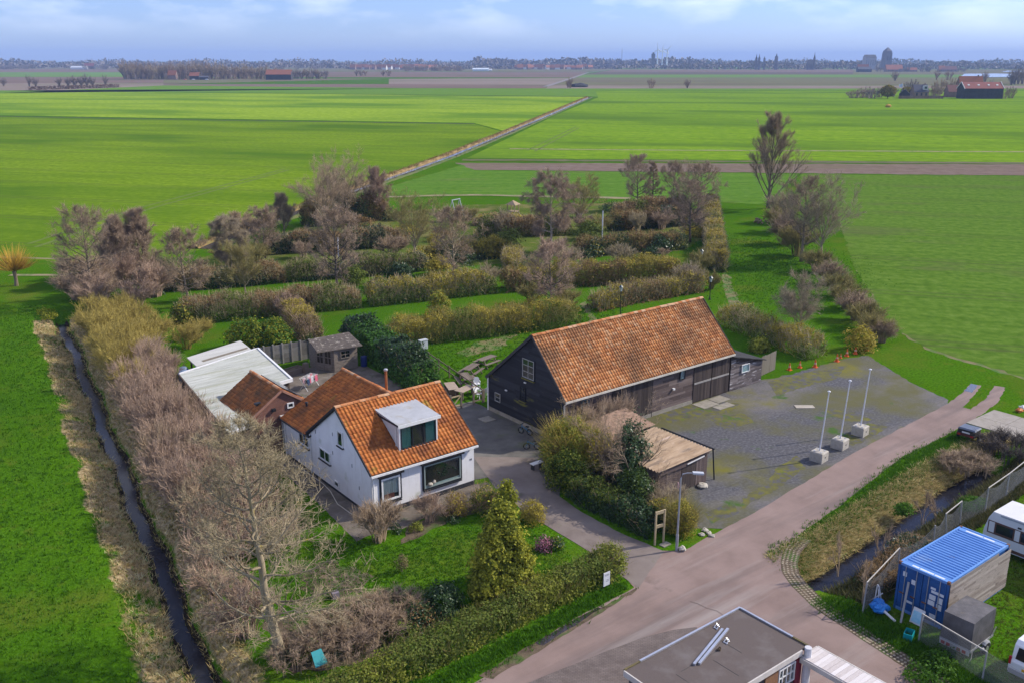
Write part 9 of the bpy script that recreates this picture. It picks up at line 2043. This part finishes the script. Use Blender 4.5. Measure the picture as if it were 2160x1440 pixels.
for i in range(26):
    far_tree('far_tree', 'brown bare tree in the clump left of the greenhouse', far(855 + RF.uniform(0, 125), D6 + RF.uniform(0, 60)), RF.uniform(8, 17), RF.uniform(12, 18), FW[0], 2 + i % 2, 'trees left of the greenhouse')
# village roofs
D7 = 2750
for i in range(60):
    x = 742 + i * 4.6 + RF.uniform(-2, 2) if i < 40 else 1090 + (i - 40) * 8 + RF.uniform(-3, 3)
    gable_house('village_house', 'small village house with orange roof on the horizon' if i % 3 else 'small pale village house on the horizon', 'house', far(x, D7 + RF.uniform(-150, 100)), RF.uniform(9, 16), 9, 5.5, RF.uniform(11, 14), M_FWALL if i % 3 else M_FWHITE, M_FORANGE, RF.uniform(-0.5, 0.5), 'orange village houses' if i % 3 else 'pale village houses')
# woods on the horizon: one mass
nr = np.random.default_rng(88)
def wood(name, label, x0, x1, d0, d1, h, n, m, seed, size=7.0):
    g = np.random.default_rng(seed); px = g.uniform(x0, x1, n); d = g.uniform(d0, d1, n)
    hh = h * (0.68 + 0.16 * np.sin(px * 0.03 + seed) + 0.08 * np.sin(px * 0.17 + 2 * seed)) + h * 0.2 * g.normal(0, 0.4, n)
    pts = np.array([far(a, b) for a, b in zip(px, d)]); pts[:, 2] = g.uniform(0, 1, n) ** 0.8 * np.maximum(hh, 3)
    o = link(name, np_mesh(name, *leaves(pts, size, g, g.uniform(0, 1, n), aspect=1.0)), m); return stuff(o, label, 'woods')
M_WOODS = foliage('distant_woods', [(0.128, 0.105, 0.098), (0.180, 0.150, 0.128), (0.225, 0.195, 0.150)], trans=0.0)
wood('horizon_wood', 'hazy blue woods closing the horizon', -300, 2500, 3400, 4200, 31, 16000, M_WOODS, 1, 8)
wood('horizon_wood', 'darker line of trees before the horizon on the left', -200, 760, 3000, 3300, 20, 2600, M_WOODS, 2, 9)
wood('horizon_wood', 'grey wooded rise behind the village', 1000, 1500, 3300, 3600, 36, 3200, M_WOODS, 3, 10)
wood('horizon_wood', 'bare woods round the town on the right', 1440, 2200, 2700, 2950, 24, 7000, M_WOODS, 4, 6)
wood('horizon_wood', 'tree line under the village roofs', 730, 1440, 2800, 2950, 13, 3000, M_WOODS, 5, 7)
# church tower, nave, spires, water tower, turbines
T = 2650
ht = zof(108, T)
tw = thing('church_tower', 'massive square medieval church tower on the horizon', 'tower', far(1868, T), FACE + 0.25)
mb = MB()
for (s, z0, z1) in ((9.6, 0, ht * 0.45), (8.9, ht * 0.45, ht * 0.8), (8.2, ht * 0.8, ht)): mb.box(-s, s, -s, s, z0, z1)
mb.build('shaft', M_FGREY, tw)
for (x, y) in ((-9, -9), (9, -9), (9, 9), (-9, 9)):
    mb = MB(); mb.add([(x - 1.5, y - 1.5, 0), (x + 1.5, y - 1.5, 0), (x + 1.5, y + 1.5, 0), (x - 1.5, y + 1.5, 0), (x * 0.93 - 0.9, y * 0.93 - 0.9, ht * 0.92), (x * 0.93 + 0.9, y * 0.93 - 0.9, ht * 0.92), (x * 0.93 + 0.9, y * 0.93 + 0.9, ht * 0.92), (x * 0.93 - 0.9, y * 0.93 + 0.9, ht * 0.92)], [(0, 1, 5, 4), (1, 2, 6, 5), (2, 3, 7, 6), (3, 0, 4, 7), (4, 5, 6, 7)]); mb.build('buttress', M_FGREY, tw)
for x in (-3.5, 3.5):
    mb = MB(); mb.box(x - 1.3, x + 1.3, -9.2, -8.95, ht * 0.5, ht * 0.74); mb.build('belfry_window', M_FDARK, tw)
mb = MB(); zt = zof(100, T); mb.add([(-8, -8, ht), (8, -8, ht), (8, 8, ht), (-8, 8, ht), (0, 0, zt)], [(0, 1, 4), (1, 2, 4), (2, 3, 4), (3, 0, 4)]); mb.build('roof', M_FGREY, tw)
nv_ = gable_house('church_nave', 'large grey church hall left of the tower', 'church', far(1832, T + 10), 30, 20, zof(122, T), zof(116, T), mat('pale_stone_far', [(0.34, 0.33, 0.33)], rough=0.9), mat('far_dark_slate', [(0.06, 0.06, 0.07)], rough=0.8), 0.1, windows=5)
def spire(label, px, d, w, zb, zt_, twin=False):
    t = thing('church_spire', label, 'spire', far(px, d), FACE); mb = MB(); mb.box(-w, w, -w, w, 0, zb); mb.build('tower', M_FGREY, t)
    mb = MB(); mb.lathe([(w * 1.3, zb), (w * 0.5, zb + (zt_ - zb) * 0.4), (0.15, zt_)], (0, 0, 0), 8); mb.build('spire', M_FDARK, t); return t
spire('left of the twin town gate spires on the horizon', 1594, 2600, 2.5, zof(124, 2600), zof(114, 2600)); spire('right of the twin town gate spires on the horizon', 1600, 2600, 2.5, zof(124, 2600), zof(114, 2600)); spire('small turret right of the twin spires', 1611, 2600, 2.2, zof(124, 2600), zof(119, 2600)); spire('cupola topped town hall spire on the horizon', 1636, 2600, 3.5, zof(121, 2600), zof(113, 2600)); spire('slender church spire left of the big tower', 1716, 2600, 2.4, zof(123, 2600), zof(110, 2600))
gable_house('church_nave', 'dark church roof beside the slender spire', 'church', far(1709, 2610), 18, 12, 14, 26, M_FGREY, MATS['far_dark_slate'], 0.2)
t = thing('water_tower', 'square water tower left of the wind turbines', 'tower', far(1377, 3000), FACE); z = zof(111, 3000); mb = MB(); mb.box(-4.6, 4.6, -4.6, 4.6, 0, z - 4); mb.build('shaft', M_FGREY, t); mb = MB(); mb.box(-5.3, 5.3, -5.3, 5.3, z - 15, z - 4.5); mb.build('tank', M_FGREY, t); mb = MB(); mb.box(-2.5, 2.5, -2.5, 2.5, z - 4, z); mb.build('roof_house', M_FGREY, t)
M_TURB = mat('turbine_white', [(0.72, 0.74, 0.77)], rough=0.5)
def turbine(label, px, hub_y, d, rot, R):
    zh = zof(hub_y, d); t = thing('wind_turbine', label, 'wind turbine', far(px, d), FACE, 'wind turbines'); mb = MB(); mb.tube([(0, 0, 0), (0, 0, zh)], [2.6, 1.5], 10); mb.build('tower', M_TURB, t); mb = MB(); mb.bar((0, -3, zh), (0, 5, zh), 3.4); mb.build('nacelle', M_TURB, t)
    for k in range(3):
        a = rot + k * 2.094; mb = MB(); mb.tube([(0, -3.5, zh), (math.sin(a) * R * 0.25, -3.5, zh + math.cos(a) * R * 0.25), (math.sin(a) * R, -3.5, zh + math.cos(a) * R)], [0.9, 1.5, 0.35], 5); mb.build('blade', M_TURB, t)
turbine('left white wind turbine with one blade straight up', 1386, 105, 3100, -0.1, 22); turbine('middle white wind turbine of three', 1396, 107, 3300, 0.05, 20); turbine('right white wind turbine with blade leaning right', 1406, 106, 3100, 0.75, 20)
t = thing('radio_mast', 'thin radio mast on the horizon', 'mast', far(1311, 3000)); mb = MB(); mb.tube([(0, 0, 0), (0, 0, zof(103, 3000))], [0.9, 0.5], 5); mb.build('mast', M_FGREY, t)
# ------------------------------------------------------------------ the air
hm = bpy.data.materials.new('haze_air'); hm.use_nodes = True; hn = hm.node_tree; hn.nodes.remove(hn.nodes['Principled BSDF'])
pvn = hn.nodes.new('ShaderNodeVolumePrincipled'); pvn.inputs['Density'].default_value = 0.000125; pvn.inputs['Color'].default_value = (0.44, 0.62, 1.0, 1); pvn.inputs['Anisotropy'].default_value = 0.0
hn.links.new(pvn.outputs[0], hn.nodes['Material Output'].inputs['Volume'])
mb = MB(); mb.box(-9300, 14300, -9300, 14300, -2.5, 140); hz = mb.build('haze', hm); hz['kind'] = 'stuff'
